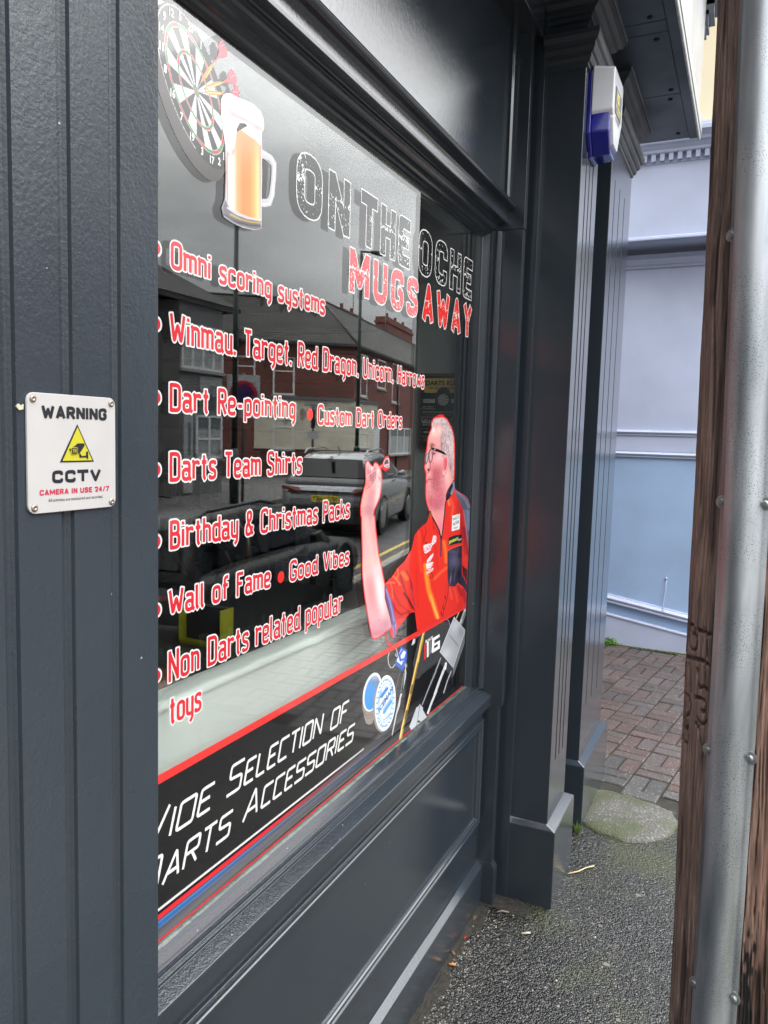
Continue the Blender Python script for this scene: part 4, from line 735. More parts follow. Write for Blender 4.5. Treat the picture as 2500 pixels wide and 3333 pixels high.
t = post_sign(792, 2.9, [('plate', 1.9, .72, .95, WHT), ('disc', 2.1, .62, .62, RED), ('disc2', 2.15, .46, .52, BLU)], 'round blue and red no stopping sign on a white board by the lamp column')
post_sign(1018, 2.35, [('plate', 1.75, .12, .5, mat('black_sign', (.02, .02, .02), .4)), ('plate', 1.45, .3, .22, WHT)], 'slim dark post with small parking plates before the cream shop')
# ---------------------------------------------------------------- cars
def sbox(b, secs, n):                             # loft through cross-sections (list of rings with n points)
    vs = [p for s in secs for p in s]; fs = [(i * n + k, i * n + (k + 1) % n, (i + 1) * n + (k + 1) % n, (i + 1) * n + k) for i in range(len(secs) - 1) for k in range(n)]
    b.add(vs, fs, True); b.add(secs[0], [tuple(range(n))[::-1]]); b.add(secs[-1], [tuple(range(n))])
def car(name, paint, label, s, n_, k=1.0, hz=1.0, plate=None, rz=0, dull=False):
    root = empty(name, (0, 0, 0), label, 'car', None)
    GL = mat('dull_window', (.004, .004, .004), .4, spec=.15) if dull else mat('car_window_glass', (.006, .006, .007), .06, spec=.35); BLK = mat('black_plastic', (.018, .018, .019), .55); TYR = mat('tyre_rubber', (.015, .015, .015), .85); RIM = mat('black_alloy', (.02, .02, .02), .5) if dull else mat('alloy', (.4, .41, .42), .3, metal=.8); LR = mat('tail_lamp_red', (.16, .01, .01), .2)
    P = lambda u, v, z: np.array([v, u, z])
    L_, W_ = 3.62, .745
    body = []
    for u, zt, zb, w in ((0, .60, .26, .62), (.03, .66, .23, .70), (.10, .80, .20, .735), (.30, .86, .18, W_), (.8, .885, .17, W_ + .01), (2.0, .86, .17, W_ + .01), (2.7, .83, .17, W_), (3.2, .78, .18, .73), (3.5, .68, .22, .69), (3.62, .52, .26, .60)):
        r = .07; zt *= hz; m_ = (zt + zb) / 2; body.append([P(u, -w + r, zb), P(u, w - r, zb), P(u, w - .01, zb + r), P(u, w, m_), P(u, w - .015, zt - r), P(u, w - .07, zt), P(u, -w + .07, zt), P(u, -w + .015, zt - r), P(u, -w, m_), P(u, -w + .01, zb + r)])
    b = MB(); sbox(b, body, 10); b.build('body', paint, root)
    cab = []
    for u, zt, w in ((.12, .86, .64), (.22, 1.02, .60), (.38, 1.235, .53), (.55, 1.30, .51), (1.0, 1.335, .50), (1.6, 1.33, .50), (1.95, 1.28, .51), (2.35, 1.06, .58), (2.62, .88, .64)):
        zt = .86 * hz + (zt - .86) * hz; cab.append([P(u, -w - .07, .82 * hz), P(u, w + .07, .82 * hz), P(u, w + .055, .84 * hz + (zt - .84 * hz) * .25), P(u, w + .02, zt - (zt - .84 * hz) * .12 if zt > .9 * hz else zt), P(u, w - .05, zt), P(u, -w + .05, zt), P(u, -w - .02, zt - (zt - .84 * hz) * .12 if zt > .9 * hz else zt), P(u, -w - .055, .84 * hz + (zt - .84 * hz) * .25)])
    b = MB(); sbox(b, cab, 8); b.build('greenhouse', paint, root)
    # windows set just proud of the pillars
    def q4(nm, pts, m=GL, off=.006):
        pts = [np.array(p) for p in pts]; nrm = _u(np.cross(pts[1] - pts[0], pts[2] - pts[0])); c = sum(pts) / len(pts); nrm = nrm if (c - np.array([0, 1.6, .8])) @ nrm > 0 else -nrm; b = MB(); b.prism([p + nrm * off for p in pts], nrm * .006); return b.build(nm, m, root)
    q4('rear_window', [P(.17, -.55, .93 * hz), P(.17, .55, .93 * hz), P(.355, .47, 1.215 * hz), P(.355, -.47, 1.215 * hz)], off=.02)
    q4('windscreen', [P(2.55, -.58, .93 * hz), P(2.55, .58, .93 * hz), P(2.0, .47, 1.25 * hz), P(2.0, -.47, 1.25 * hz)], off=.02)
    for s_ in (-1, 1):
        q4('side_window', [P(.50, s_ * .635, .93 * hz), P(1.12, s_ * .635, .93 * hz), P(1.12, s_ * .545, 1.24 * hz), P(.62, s_ * .545, 1.23 * hz)], off=.02); q4('side_window', [P(1.18, s_ * .635, .93 * hz), P(2.2, s_ * .635, .93 * hz), P(1.85, s_ * .545, 1.22 * hz), P(1.18, s_ * .545, 1.24 * hz)], off=.02)
        b = MB(); b.tube([P(.45, s_ * .49, 1.30 * hz), P(.60, s_ * .49, 1.375 * hz), P(1.5, s_ * .49, 1.395 * hz), P(1.75, s_ * .49, 1.345 * hz)], .014, 6); b.build('roof_rail', RIM, root)
        b = MB(); b.prism([P(-.004, s_ * .40, .70 * hz), P(.03, s_ * .70, .74 * hz), P(.03, s_ * .70, .80 * hz), P(.03, s_ * .42, .77 * hz)], (0, -.02, 0)); b.build('tail_lamp', LR, root)
        for u in (.68, 2.88):
            b = MB(); b.lathe(P(u, s_ * .58, .285), [(.24, 0), (.285, .01), (.285, .15), (.25, .165)], 24, (s_, 0, 0)); w_ = b.build('wheel', TYR, root); b = MB(); b.lathe(P(u, s_ * .745, .285), [(.19, 0), (.17, .008), (.05, .002), (.0001, .006)], 20, (s_, 0, 0)); g = b.build('rim', RIM, None); g.parent = w_
            b = MB(); b.lathe(P(u, s_ * .742, .30), [(.33, 0), (.33, .012), (.29, .014), (.288, 0)], 28, (s_, 0, 0)); b.build('wheel_arch', BLK, root)
        b = MB(); b.tube([P(2.12, s_ * .68, .93 * hz), P(2.14, s_ * .80, .97 * hz)], [.03, .055], 8); b.build('wing_mirror', paint, root)
    b = MB(); b.obox(P(-.035, -.66, .20), P(0, 1.32, 0), P(.09, 0, 0), (0, 0, .30 * hz)); b.build('rear_bumper', BLK, root, bev=.02)
    b = MB(); b.obox(P(-.012, -.60, .69 * hz), P(0, 1.20, 0), P(.03, 0, 0), (0, 0, .035)); b.build('light_bar', BLK, root)
    b = MB(); b.tube([P(.28, 0, 1.25 * hz), P(.10, 0, 1.22 * hz)], .03, 6); b.tube([P(.75, 0, 1.33 * hz), P(.62, 0, 1.43 * hz)], [.02, .008], 6); b.build('spoiler', paint, root)
    if plate:
        b = MB(); b.obox(P(-.052, -.21, .53), P(0, .42, 0), P(.012, 0, 0), (0, 0, .10)); pl_ = b.build('number_plate', mat('yellow_number_plate', (.85, .65, .05), .35), root)
        g = text('plate_characters', plate, .088, mat('plate_black', (.01, .01, .01), .4), P(-.0535, 0, .578), ((1, 0, 0), (0, 0, 1), (0, -1, 0)), None, bold=.002, sx=.95); g.parent = pl_
    o_ = st(s, n_, -.07); root.location = o_; root.rotation_euler = (0, 0, -TH + rz); root.scale = (k, k, k); return root
SILV = mat('silver_car_paint', (.22, .225, .235), .22, metal=.35, coat=.6); DKC = mat('dark_car_paint', (.006, .006, .007), .35, spec=.25)
q = mz((1062, 1625), .55); s_, n_ = q @ U, q @ NV
car('parked_car', SILV, 'silver estate car with roof rails and yellow plate seen in the window reflection', float(s_) + .05, float(n_) + .02, k=1.08, hz=.95, plate='NY24 ARY', rz=radians(-4))
q = mz((780, 1640), 1.0); car('parked_car', DKC, 'low dark car mirrored at the left of the glass behind the silver one', float(q @ U) - 1.6, float(q @ NV) + .25, hz=.80, dull=True)
# ================================================================ inside the shop
IW = mat('dark_shop_wall', (.03, .03, .032), .8, var=.2, vscale=3); IG = mat('grey_partition', (.42, .45, .44), .6, var=.04, vscale=2)
rm = empty('shop_interior', (-3, 1.5, 0), 'dark shop room behind the window with grey partition wall', 'room')
b = MB(); b.box(-6.1, -6, -2.4, 5.2, 0, 2.6); b.build('back_wall', IW, rm); b = MB(); b.box(-6, -.96, -2.45, -2.4, 0, 2.6); b.build('end_wall', IW, rm); b = MB(); b.box(-6, -.96, 5.2, 5.25, 0, 2.6); b.build('end_wall', IW, rm)
b = MB(); b.box(-6.1, -.955, -2.45, 5.25, 2.6, 2.7); b.build('ceiling', mat('dim_ceiling', (.12, .12, .12), .9), rm); b = MB(); b.box(-6.1, -.955, -2.45, 5.25, .012, .03); b.build('floor', mat('dark_floor', (.05, .045, .04), .5), rm)
YP = 2.418
xl = float(ony((1356, 1400), YP)[0]); b = MB(); b.box(xl, -.8605, YP, YP + .008, .80, 2.6); b.build('partition', IG, rm)
b = MB(); b.box(xl - .012, xl, YP - .010, YP + .06, .80, 2.6); b.build('partition_edge', mat('pale_edge', (.30, .31, .30), .5), rm)
b = MB(); b.box(-.885, -.8605, YP - .02, YP - .0005, .80, 2.25); b.build('inner_jamb', mat('inner_jamb_grey', (.20, .23, .23), .6), rm)
b = MB(); b.box(xl - .15, xl - .013, YP + .1, YP + .3, .03, 2.6); b.build('interior_shade_block', IW, rm)  # dark block added for the shade of the unlit room beyond the partition
b = MB(); b.box(-.955, -.84, -2.4, .40, 0, 2.6); b.box(-.955, -.84, 2.51, 5.2, 0, 2.6); b.box(-.955, -.87, .40, 2.51, 2.27, 2.6); b.box(-.955, -.87, .40, 2.66, 0, .76); b.build('front_wall', IW, rm)
# low display board behind the glass, covered in pale leatherette
LEA = mat('pale_leatherette', (.84, .875, .84), .38, bump=.35, bscale=300, var=.03, vscale=2)
xb = -.875; zt_ = float(onx((519, 2298), xb)[2]); zt2_ = float(onx((1192, 2004), xb)[2]); zt_ = (zt_ + zt2_) / 2
ys = np.linspace(.55, 2.405, 150); zz = np.concatenate([np.linspace(.74, zt_ - .03, 60), np.linspace(zt_ - .028, zt_, 14)])
def drape(Y, Z):
    x = xb + .0035 * np.sin(Y * 5.3 + Z * 4) * np.clip((zt_ - Z) / .1, 0, 1) + .003 * np.exp(-((Z - zt_ + .010 + .003 * np.sin(Y * 4)) / .006) ** 2)
    x += .010 * np.exp(-(((Z - 1.13) + .35 * (Y - 1.75)) / .016) ** 2 - ((Y - 1.75) / .14) ** 2) + .008 * np.exp(-(((Z - 1.10) - .30 * (Y - 1.95)) / .014) ** 2 - ((Y - 1.95) / .12) ** 2) + .006 * np.exp(-((Y - 1.50 - .4 * (Z - 1.1)) / .02) ** 2 - ((Z - 1.1) / .08) ** 2)
    return x
Yg, Zg = np.meshgrid(ys, zz); Xg = drape(Yg, Zg); ex = [(-.004, .0035), (-.012, .004), (-.03, .003), (-.052, .004), (-.056, .001), (-.058, -.03)]
for dx_, dz_ in ex: Yg = np.vstack([Yg, ys]); Zg = np.vstack([Zg, np.full(len(ys), zt_ + dz_) + .0006 * np.sin(ys * 40)]); Xg = np.vstack([Xg, np.full(len(ys), xb + dx_)])
v = np.stack([Xg, Yg, Zg], -1).reshape(-1, 3); nx_ = len(ys); i = np.arange((nx_ - 1) * (len(Xg) - 1)); a = (i // (nx_ - 1)) * nx_ + i % (nx_ - 1)
me = bpy.data.meshes.new('cover'); me.from_pydata(v.tolist(), [], np.stack([a, a + 1, a + nx_ + 1, a + nx_], -1).tolist()); me.polygons.foreach_set('use_smooth', [True] * len(i)); me.update()
ds = empty('display_board', (-.9, 1.6, .76), 'pale grey green leatherette covered board along the bottom of the window', 'display board')
o = link('cover', me, LEA, ds); o.matrix_parent_inverse = Matrix.Translation(-Vector(ds.location))
b = MB(); b.box(-.930, -.895, .56, 2.40, .06, zt_ - .03); b.build('carcass', IW, ds)
ZT = zt_ - .035
# darts rules poster on the partition
YQ = YP - .004
c0, c1 = ony((1369, 1216), YQ), ony((1512, 1467), YQ); px0, px1, pz1, pz0 = c0[0], c1[0] + .01, c0[2], c1[2]
def PT(u, v): return (px0 + (px1 - px0) * u, pz0 + (pz1 - pz0) * v)
ps = empty('darts_rules_poster', (float((px0 + px1) / 2), YQ, float(pz0)), 'dark framed darts rules poster hanging on the grey wall inside the window', 'poster')
def rrect(u0, u1, v0, v1, r, n=5):
    P = []
    for cx_, cy_, a in ((u1 - r, v1 - r * .6, 0), (u0 + r, v1 - r * .6, 90), (u0 + r, v0 + r * .6, 180), (u1 - r, v0 + r * .6, 270)):
        for k in range(n + 1): t = radians(a + 90 * k / n); P.append(PT(cx_ + r * cos(t), cy_ + r * .6 * sin(t)))
    return P
def flat(name, P, y, m, th=.0006): b = MB(); b.prism([(p[0], y, p[1]) for p in P], (0, -th, 0)); return b.build(name, m, ps)
flat('frame', rrect(0, 1, 0, 1, .06), YQ, mat('bronze_frame', (.13, .07, .045), .3), .006); flat('sheet', rrect(.05, .97, .035, .965, .05), YQ - .0062, mat('poster_black', (.010, .010, .012), .3))
GOLD = mat('poster_gold', (.80, .56, .14), .4); CRM = mat('poster_cream', (.80, .77, .66), .4); PBK = mat('poster_black', (.010, .010, .012), .3)
flat('title_panel', rrect(.10, .93, .745, .935, .05), YQ - .0070, GOLD)
b = MB(); c_ = PT(.50, .72); W_ = px1 - px0
b.lathe((c_[0], YQ - .0072, c_[1]), [(.145 * W_, 0), (.145 * W_, .0008)], 24, (0, -1, 0)); b.build('emblem_disc', PBK, ps)
def ptxt(s, u, v, size, m, w=None, bold=.0): p = PT(u, v); return text('lettering', s, size, m, (p[0], YQ - .0086, p[1]), SIDE, ps, bold=bold, sx=w or 1)
ptxt('DARTS RULES', .515, .868, .021, PBK, 1.05, .0006); ptxt('FOR REAL PROFESSIONALS', .5, .807, .0088, PBK, 1.0, .0002)
c_ = PT(.50, .655); b = MB()
for r, m in ((.105, CRM), (.092, PBK)): b = MB(); b.lathe((c_[0], YQ - .0082 - (.0004 if m is PBK else 0), c_[1]), [(r * W_, 0), (r * W_, .0003)], 28, (0, -1, 0)); b.build('dartboard_ring', m, ps)
b = MB()
for k in range(20):
    if k % 2: continue
    a0, a1 = k * pi / 10, (k + 1) * pi / 10; R_ = .085 * W_; b.add([(c_[0], YQ - .0092, c_[1]), (c_[0] + R_ * cos(a0), YQ - .0092, c_[1] + R_ * sin(a0)), (c_[0] + R_ * cos(a1), YQ - .0092, c_[1] + R_ * sin(a1))], [(0, 1, 2)])
b.build('dartboard_segments', CRM, ps, fix=False)
for u0, u1, v0, v1 in ((.09, .33, .615, .665), (.66, .90, .615, .665), (.08, .30, .348, .376), (.66, .88, .295, .318), (.70, .88, .205, .222), (.12, .30, .22, .238)):
    flat('label_panel', [PT(u0, v0), PT(u1, v0), PT(u1, v1), PT(u0, v1)], YQ - .0070, CRM)
for s, u, v, z, m in (('DARTS', .21, .641, .0125, PBK), ('AIMING', .78, .641, .0115, PBK), ('HILARIOUS', .19, .362, .0085, PBK), ('BANTER', .20, .325, .0095, CRM), ('YOGA', .79, .388, .018, CRM), ('JUST WITH', .79, .345, .009, CRM), ('just a game', .20, .565, .0085, CRM), ("IT'S A WAY OF LIFE", .20, .535, .006, CRM), ('of skill, luck', .19, .392, .010, CRM), ('DARTS IS A GAME', .20, .425, .0065, CRM), ('WHO NEEDS', .79, .425, .0065, CRM), ('ALL WELCOME', .2, .17, .006, CRM)): ptxt(s, u, v, z, m)
for v in (.498, .485): flat('rule', [PT(.07, v), PT(.93, v), PT(.93, v + .003), PT(.07, v + .003)], YQ - .0070, CRM, .0003)
for v in (.455, .27):
    b = MB()
    for k in range(34):
        p = PT(.08 + .025 * k, v); b.add([(p[0], YQ - .0074, p[1]), (p[0] + .0016, YQ - .0074, p[1]), (p[0] + .0016, YQ - .0074, p[1] + .0016), (p[0], YQ - .0074, p[1] + .0016)], [(0, 1, 2, 3)])
    b.build('dotted_rule', CRM, ps, fix=False)
ptxt('~ DARTS ~', .25, .125, .012, GOLD); ptxt('~ BAR ~', .75, .125, .012, GOLD)
# goods: slatwall with hanging packets, dartboard cabinet, yellow case, chess set, carved chair
sw = empty('slatwall', (-2.1, 3.1, 0), 'dark slatwall display hung with small darts packets inside the shop', 'display wall')
b = MB()
for z in np.arange(.06, 2.2, .12): b.box(-2.9, -1.62, 3.30, 3.34, z, z + .10)
b.build('slats', mat('slatwall_grey', (.07, .07, .072), .5), sw); b = MB()
CHR = mat('chrome_hook', (.6, .6, .6), .25, metal=1)
pk = 0
for rw, z in (('upper', 1.26), ('middle', 1.06), ('lower', .90)):
    for nx_, x in enumerate(np.arange(-2.82, -1.66, .115)):
        if random.random() < .12: continue
        b = MB(); b.tube([(x, 3.30, z + .085), (x, 3.12, z + .085), (x, 3.115, z + .095)], .003, 5); hk = b.build('hook', CHR, sw, fix=False)
        cn, c = random.choice([('pale grey', (.40, .42, .42)), ('charcoal', (.10, .11, .12)), ('mid grey', (.30, .31, .30)), ('black', (.05, .05, .055)), ('slate', (.20, .22, .22)), ('cream', (.45, .44, .42))]); g = MB(); g.obox((x - .038, 3.135, z - .045), (.076, 0, 0), (0, .01, 0), (0, 0, .125)); o = g.build('packet', mat('packet_%d' % (pk % 9), c, .4, var=.3, vscale=60), None); pk += 1
        tag(o, '%s packet hanging %s from left on the %s slatwall row' % (cn, ['first', 'second', 'third', 'fourth', 'fifth', 'sixth', 'seventh', 'eighth', 'ninth', 'tenth', 'eleventh', 'twelfth'][nx_], rw), 'packet', 'packets hanging on the slatwall')
for k, (px_, py_) in enumerate([(925, 1915), (972, 1905)]):
    c_ = ony((px_, py_), 2.9); b = MB(); b.box(c_[0] - .035, c_[0] + .035, 2.9, 2.905, c_[2] - .05, c_[2] + .05); o = b.build('flag_card', mat('card_white', (.45, .45, .44), .5), None); tag(o, 'white card with a red cross, the %s of the two' % ('left' if k == 0 else 'right'), 'card', 'red cross cards')
    b = MB(); b.box(c_[0] - .024, c_[0] + .024, 2.8985, 2.8998, c_[2] - .012, c_[2] - .006); b.box(c_[0] - .004, c_[0] + .004, 2.8982, 2.8996, c_[2] - .035, c_[2] + .018); g = b.build('red_cross', mat('card_red', (.4, .02, .02), .5), None); g.parent = o
YC = mat('yellow_case', (.24, .23, .012), .4)
def at_z(p, z): return onz(p, z)
# yellow open case
q = at_z((580, 2090), ZT); cs = empty('yellow_case', tuple(float(v) for v in q), 'open yellow edged black case on the table inside the window', 'case'); x, y, z = q
b = MB(); w, h = .12, .09
b.box(x, x + .003, y, y + .05, z, z + h); b.box(x, x + w, y, y + .05, z, z + .006); b.box(x + w, x + w + .003, y, y + .05, z, z + h); b.build('rim', YC, cs); b = MB(); b.box(x + .005, x + w, y + .025, y + .045, z + .006, z + h); b.build('tray', IW, cs)
b = MB(); b.box(-1.75, -.96, .3, 2.2, ZT - .02, ZT); b.build('table_top', mat('dark_table', (.02, .02, .02), .35), empty('side_table', (-1.4, 1.3, 0), 'dark table behind the pale display board', 'table'))
# chess board with pieces
q = at_z((575, 2195), ZT + .015); cb = empty('chess_set', tuple(float(v) for v in q), 'brown wooden chess board with pieces in the left corner of the window', 'chess set'); x, y, z = q; WD = mat('brown_chess_wood', (.16, .06, .035), .4)
b = MB(); b.box(x - .15, x + .02, y - .22, y + .02, z - .014, z); b.build('board', WD, cs if False else cb, bev=.004)
for i in range(5):
    for j in range(2):
        b = MB(); b.lathe((x - .11 + j * .045, y - .01 - .036 * i, z), [(.010, 0), (.010, .004), (.005, .008), (.004, .022), (.007, .025), (.003, .029), (.006, .034), (.0001, .040)], 12); b.build('chess_piece', WD, cb)
# round dartboard plaque lying flat and a carved chair back
q = at_z((690, 2043), ZT + .012); pb = tag(MB().lathe((q[0], q[1], ZT), [(.055, 0), (.055, .008), (.045, .011)], 28).build('round_plaque', IW), 'black round plaque with pale rays lying on the table', 'plaque')
b = MB()
for k in range(12): a = k * pi / 6; b.add([(q[0] + .008 * cos(a), q[1] + .008 * sin(a), ZT + .0115), (q[0] + .04 * cos(a - .1), q[1] + .04 * sin(a - .1), ZT + .0115), (q[0] + .04 * cos(a + .1), q[1] + .04 * sin(a + .1), ZT + .0115)], [(0, 1, 2)])
g = b.build('rays', mat('pale_gold', (.30, .27, .16), .4), None, fix=False); g.parent = pb
ch = empty('carved_chair', (-2.6, 2.3, 0), 'dark carved wooden chair inside the shop', 'chair'); c_ = ony((685, 1860), 2.25); CW = mat('polished_dark_wood', (.05, .028, .018), .2)
b = MB(); T = lambda a, c: (c_[0] + a, 2.25, c_[2] + c)
for s_ in (-1, 1):
    b.tube([T(s_ * .04, -.25), T(s_ * .10, -.05), T(s_ * .17, .06), T(s_ * .16, .15), T(s_ * .10, .19), T(s_ * .05, .15), T(s_ * .07, .09), T(s_ * .11, .11)], .014, 7); b.tube([T(s_ * .02, -.25), T(s_ * .05, -.04), T(s_ * .09, .04), T(s_ * .04, .12), T(0, .20)], .010, 7)
b.tube([T(-.16, .15), T(-.06, .23), T(0, .21), T(.06, .23), T(.16, .15)], .016, 7); b.build('chair_back', CW, ch); b = MB(); b.box(c_[0] - .22, c_[0] + .22, 2.0, 2.3, c_[2] - .32, c_[2] - .27); b.build('seat', CW, ch, bev=.01)
for sx_ in (-.2, .2):
    for yy in (2.03, 2.27): b = MB(); b.tube([(c_[0] + sx_, yy, c_[2] - .3), (c_[0] + sx_, yy, .03)], .018, 7); b.build('leg', CW, ch)
# ================================================================ window lettering and printed film on the glass
def rnd(pts, r, closed=False, n=4):               # polyline with rounded corners
    P = [np.array(p, float) for p in pts]; out_ = []; N_ = len(P)
    for i in range(N_):
        if not closed and i in (0, N_ - 1): out_.append(P[i]); continue
        a, p, c = P[i - 1], P[i], P[(i + 1) % N_]; u, v = a - p, c - p; lu, lv = np.linalg.norm(u), np.linalg.norm(v); u, v = u / lu, v / lv
        rr = min(r, lu * .499, lv * .499); ca = np.clip(u @ v, -1, 1); ang = math.acos(ca)
        if ang > 3.0: out_.append(p); continue
        s, e = p + u * rr, p + v * rr
        for k in range(n + 1): t = k / n; out_.append((1 - t) ** 2 * s + 2 * t * (1 - t) * p + t * t * e)
    if closed: out_.append(out_[0])
    return out_
def G_(w, *st_): return (w, st_)
def C(*p): return ('c', p)                        # closed
def O(*p): return ('o', p)
x_ = .62; S1 = {
 'a': G_(.30, O((.03, x_ - .02), (.05, x_), (.28, x_), (.28, .05), (.36, -.04)), C((.28, .36), (0, .36), (0, 0), (.28, 0))), 'b': G_(.30, O((0, .94), (0, 0)), C((0, x_), (.30, x_), (.30, 0), (0, 0))), 'c': G_(.27, O((.27, .50), (.27, x_), (0, x_), (0, 0), (.27, 0), (.27, .12))),
 'd': G_(.30, O((.30, .94), (.30, .05), (.37, -.05)), C((.30, x_), (0, x_), (0, 0), (.30, 0))), 'e': G_(.29, O((0, .30), (.29, .30), (.29, x_), (0, x_), (0, 0), (.27, 0), (.27, .08))), 'f': G_(.26, O((.27, .94), (.09, .94), (.09, 0)), O((0, .60), (.25, .60))),
 'g': G_(.30, C((.30, .02), (0, .02), (0, x_), (.30, x_)), O((.30, x_ + .03), (.30, -.16), (.17, -.30))), 'h': G_(.28, O((0, .94), (0, 0)), O((0, .44), (0, x_), (.28, x_), (.28, 0))), 'i': G_(.02, O((0, .64), (0, 0)), O((0, .80), (0, .92))),
 'k': G_(.27, O((0, .94), (0, 0)), O((.25, .64), (.02, .28)), O((.10, .38), (.27, 0))), 'l': G_(.06, O((0, .94), (0, .05), (.07, -.05))), 'm': G_(.46, O((-.05, .68), (0, .62), (0, 0)), O((0, .44), (0, x_), (.23, x_), (.23, 0)), O((.23, .44), (.23, x_), (.46, x_), (.46, 0))),
 'n': G_(.27, O((-.05, .68), (0, .62), (0, 0)), O((0, .44), (0, x_), (.27, x_), (.27, 0))), 'o': G_(.30, C((0, 0), (.30, 0), (.30, x_), (0, x_))), 'p': G_(.29, O((0, x_ + .03), (0, -.30)), C((0, x_), (.29, x_), (.29, 0), (0, 0))),
 'r': G_(.22, O((-.05, .68), (0, .62), (0, 0)), O((0, .44), (.02, x_ - .02), (.22, x_ + .01), (.23, .54))), 's': G_(.26, O((.25, .52), (.25, x_), (0, x_), (0, .34), (.26, .29), (.26, 0), (0, 0), (0, .10))), 't': G_(.20, O((.09, .88), (.09, .05), (.16, -.05)), O((-.02, x_), (.21, x_))),
 'u': G_(.27, O((0, .66), (0, 0), (.27, 0), (.27, .2)), O((.27, .66), (.27, .05), (.34, -.05))), 'w': G_(.44, O((0, .66), (.11, .02), (.22, .44), (.33, .02), (.44, .66))), 'y': G_(.28, O((0, .66), (0, .02), (.28, .02)), O((.28, .66), (.28, -.16), (.15, -.30))),
 'B': G_(.33, O((0, .94), (.30, .94), (.30, .50), (0, .50)), O((0, .50), (.33, .50), (.33, 0), (0, 0)), O((0, -.06), (0, 1.0))), 'C': G_(.34, O((.34, .74), (.34, .94), (0, .94), (0, 0), (.34, 0), (.34, .2))), 'D': G_(.35, O((0, .94), (.35, .94), (.35, 0), (0, 0)), O((0, -.06), (0, 1.0))),
 'F': G_(.28, O((.30, .94), (0, .94)), O((0, 1.0), (0, -.06)), O((0, .50), (.24, .50))), 'G': G_(.35, O((.34, .76), (.34, .94), (0, .94), (0, 0), (.35, 0), (.35, .42), (.18, .42))), 'H': G_(.32, O((0, .94), (0, 0)), O((.32, .94), (.32, 0)), O((0, .50), (.32, .50))),
 'N': G_(.34, O((0, -.06), (0, .98)), O((0, .90), (.34, .04)), O((.34, -.04), (.34, 1.0))), 'O': G_(.36, C((0, 0), (.36, 0), (.36, .94), (0, .94))), 'P': G_(.31, O((0, -.06), (0, 1.0)), O((0, .94), (.31, .94), (.31, .44), (0, .44))), 'R': G_(.31, O((0, -.06), (0, 1.0)), O((0, .94), (.31, .94), (.31, .46), (0, .46)), O((.14, .46), (.32, -.04))),
 'S': G_(.31, O((.30, .76), (.30, .94), (0, .94), (0, .52), (.31, .44), (.31, 0), (0, 0), (0, .18))), 'T': G_(.34, O((0, .94), (.34, .94)), O((.17, .94), (.17, 0))), 'U': G_(.33, O((0, .94), (0, 0), (.33, 0), (.33, .94))), 'V': G_(.36, O((0, .96), (.18, 0), (.36, .96))), 'W': G_(.54, O((0, .96), (.13, .02), (.27, .66), (.41, .02), (.54, .96))),
 '&': G_(.36, O((.36, -.02), (.06, .62), (.06, .94), (.26, .94), (.26, .66), (0, .36), (0, 0), (.22, 0), (.34, .34))), '-': G_(.20, O((0, .34), (.20, .34))), '.': G_(.03, O((.02, .08), (.0, -.06))), ' ': G_(.16)}
S2 = {'O': G_(.44, C((0, 0), (.44, 0), (.44, .82), (0, .82))), 'N': G_(.42, O((0, -.09), (0, .91)), O((0, .86), (.42, -.04)), O((.42, -.09), (.42, .91))), 'T': G_(.44, O((-.09, .82), (.53, .82)), O((.22, .82), (.22, -.09))), 'H': G_(.42, O((0, .91), (0, -.09)), O((.42, .91), (.42, -.09)), O((0, .42), (.42, .42))), 'E': G_(.34, O((.43, .82), (0, .82), (0, 0), (.43, 0)), O((0, .42), (.36, .42))),
 'C': G_(.42, O((.42, .56), (.42, .82), (0, .82), (0, 0), (.42, 0), (.42, .24))), 'M': G_(.60, O((0, -.09), (0, .91)), O((.01, .86), (.30, .16), (.59, .86)), O((.60, .91), (.60, -.09))), 'U': G_(.42, O((0, .91), (0, 0), (.42, 0), (.42, .91))), 'G': G_(.42, O((.42, .60), (.42, .82), (0, .82), (0, 0), (.42, 0), (.42, .40), (.24, .40))),
 'S': G_(.40, O((.40, .62), (.40, .82), (0, .82), (0, .46), (.40, .38), (.40, 0), (0, 0), (0, .20))), 'A': G_(.48, O((0, -.09), (.24, .86), (.48, -.09)), O((.08, .20), (.40, .20))), 'W': G_(.66, O((0, .91), (.17, -.02), (.33, .62), (.49, -.02), (.66, .91))), 'Y': G_(.46, O((0, .91), (.23, .40), (.46, .91)), O((.23, .42), (.23, -.09))), ' ': G_(.10)}
S3 = {'W': G_(.82, O((0, .92), (.12, .04), (.40, .92), (.52, .04), (.82, .92))), 'I': G_(.02, O((0, .94), (0, -.02))), 'D': G_(.58, C((0, 0), (0, .92), (.58, .92), (.58, 0))), 'E': G_(.48, O((.50, .92), (0, .92), (0, 0), (.50, 0)), O((0, .48), (.40, .48))), 'S': G_(.54, O((.56, .92), (0, .92), (0, .50), (.54, .46), (.54, 0), (-.04, 0))),
 'L': G_(.46, O((0, .94), (0, 0), (.48, 0))), 'C': G_(.52, O((.54, .92), (0, .92), (0, 0), (.54, 0))), 'T': G_(.52, O((-.02, .92), (.54, .92)), O((.26, .92), (.26, -.02))), 'O': G_(.56, C((0, 0), (.56, 0), (.56, .92), (0, .92))), 'N': G_(.56, O((0, -.02), (0, .92), (.56, 0), (.56, .94))), 'F': G_(.46, O((.50, .92), (0, .92), (0, -.02)), O((0, .48), (.40, .48))),
 'A': G_(.60, O((0, -.02), (.36, .92), (.60, -.02)), O((.14, .26), (.52, .26))), 'R': G_(.54, O((0, -.02), (0, .92), (.54, .92), (.54, .46), (0, .46)), O((.26, .46), (.54, -.02))), ' ': G_(.34)}
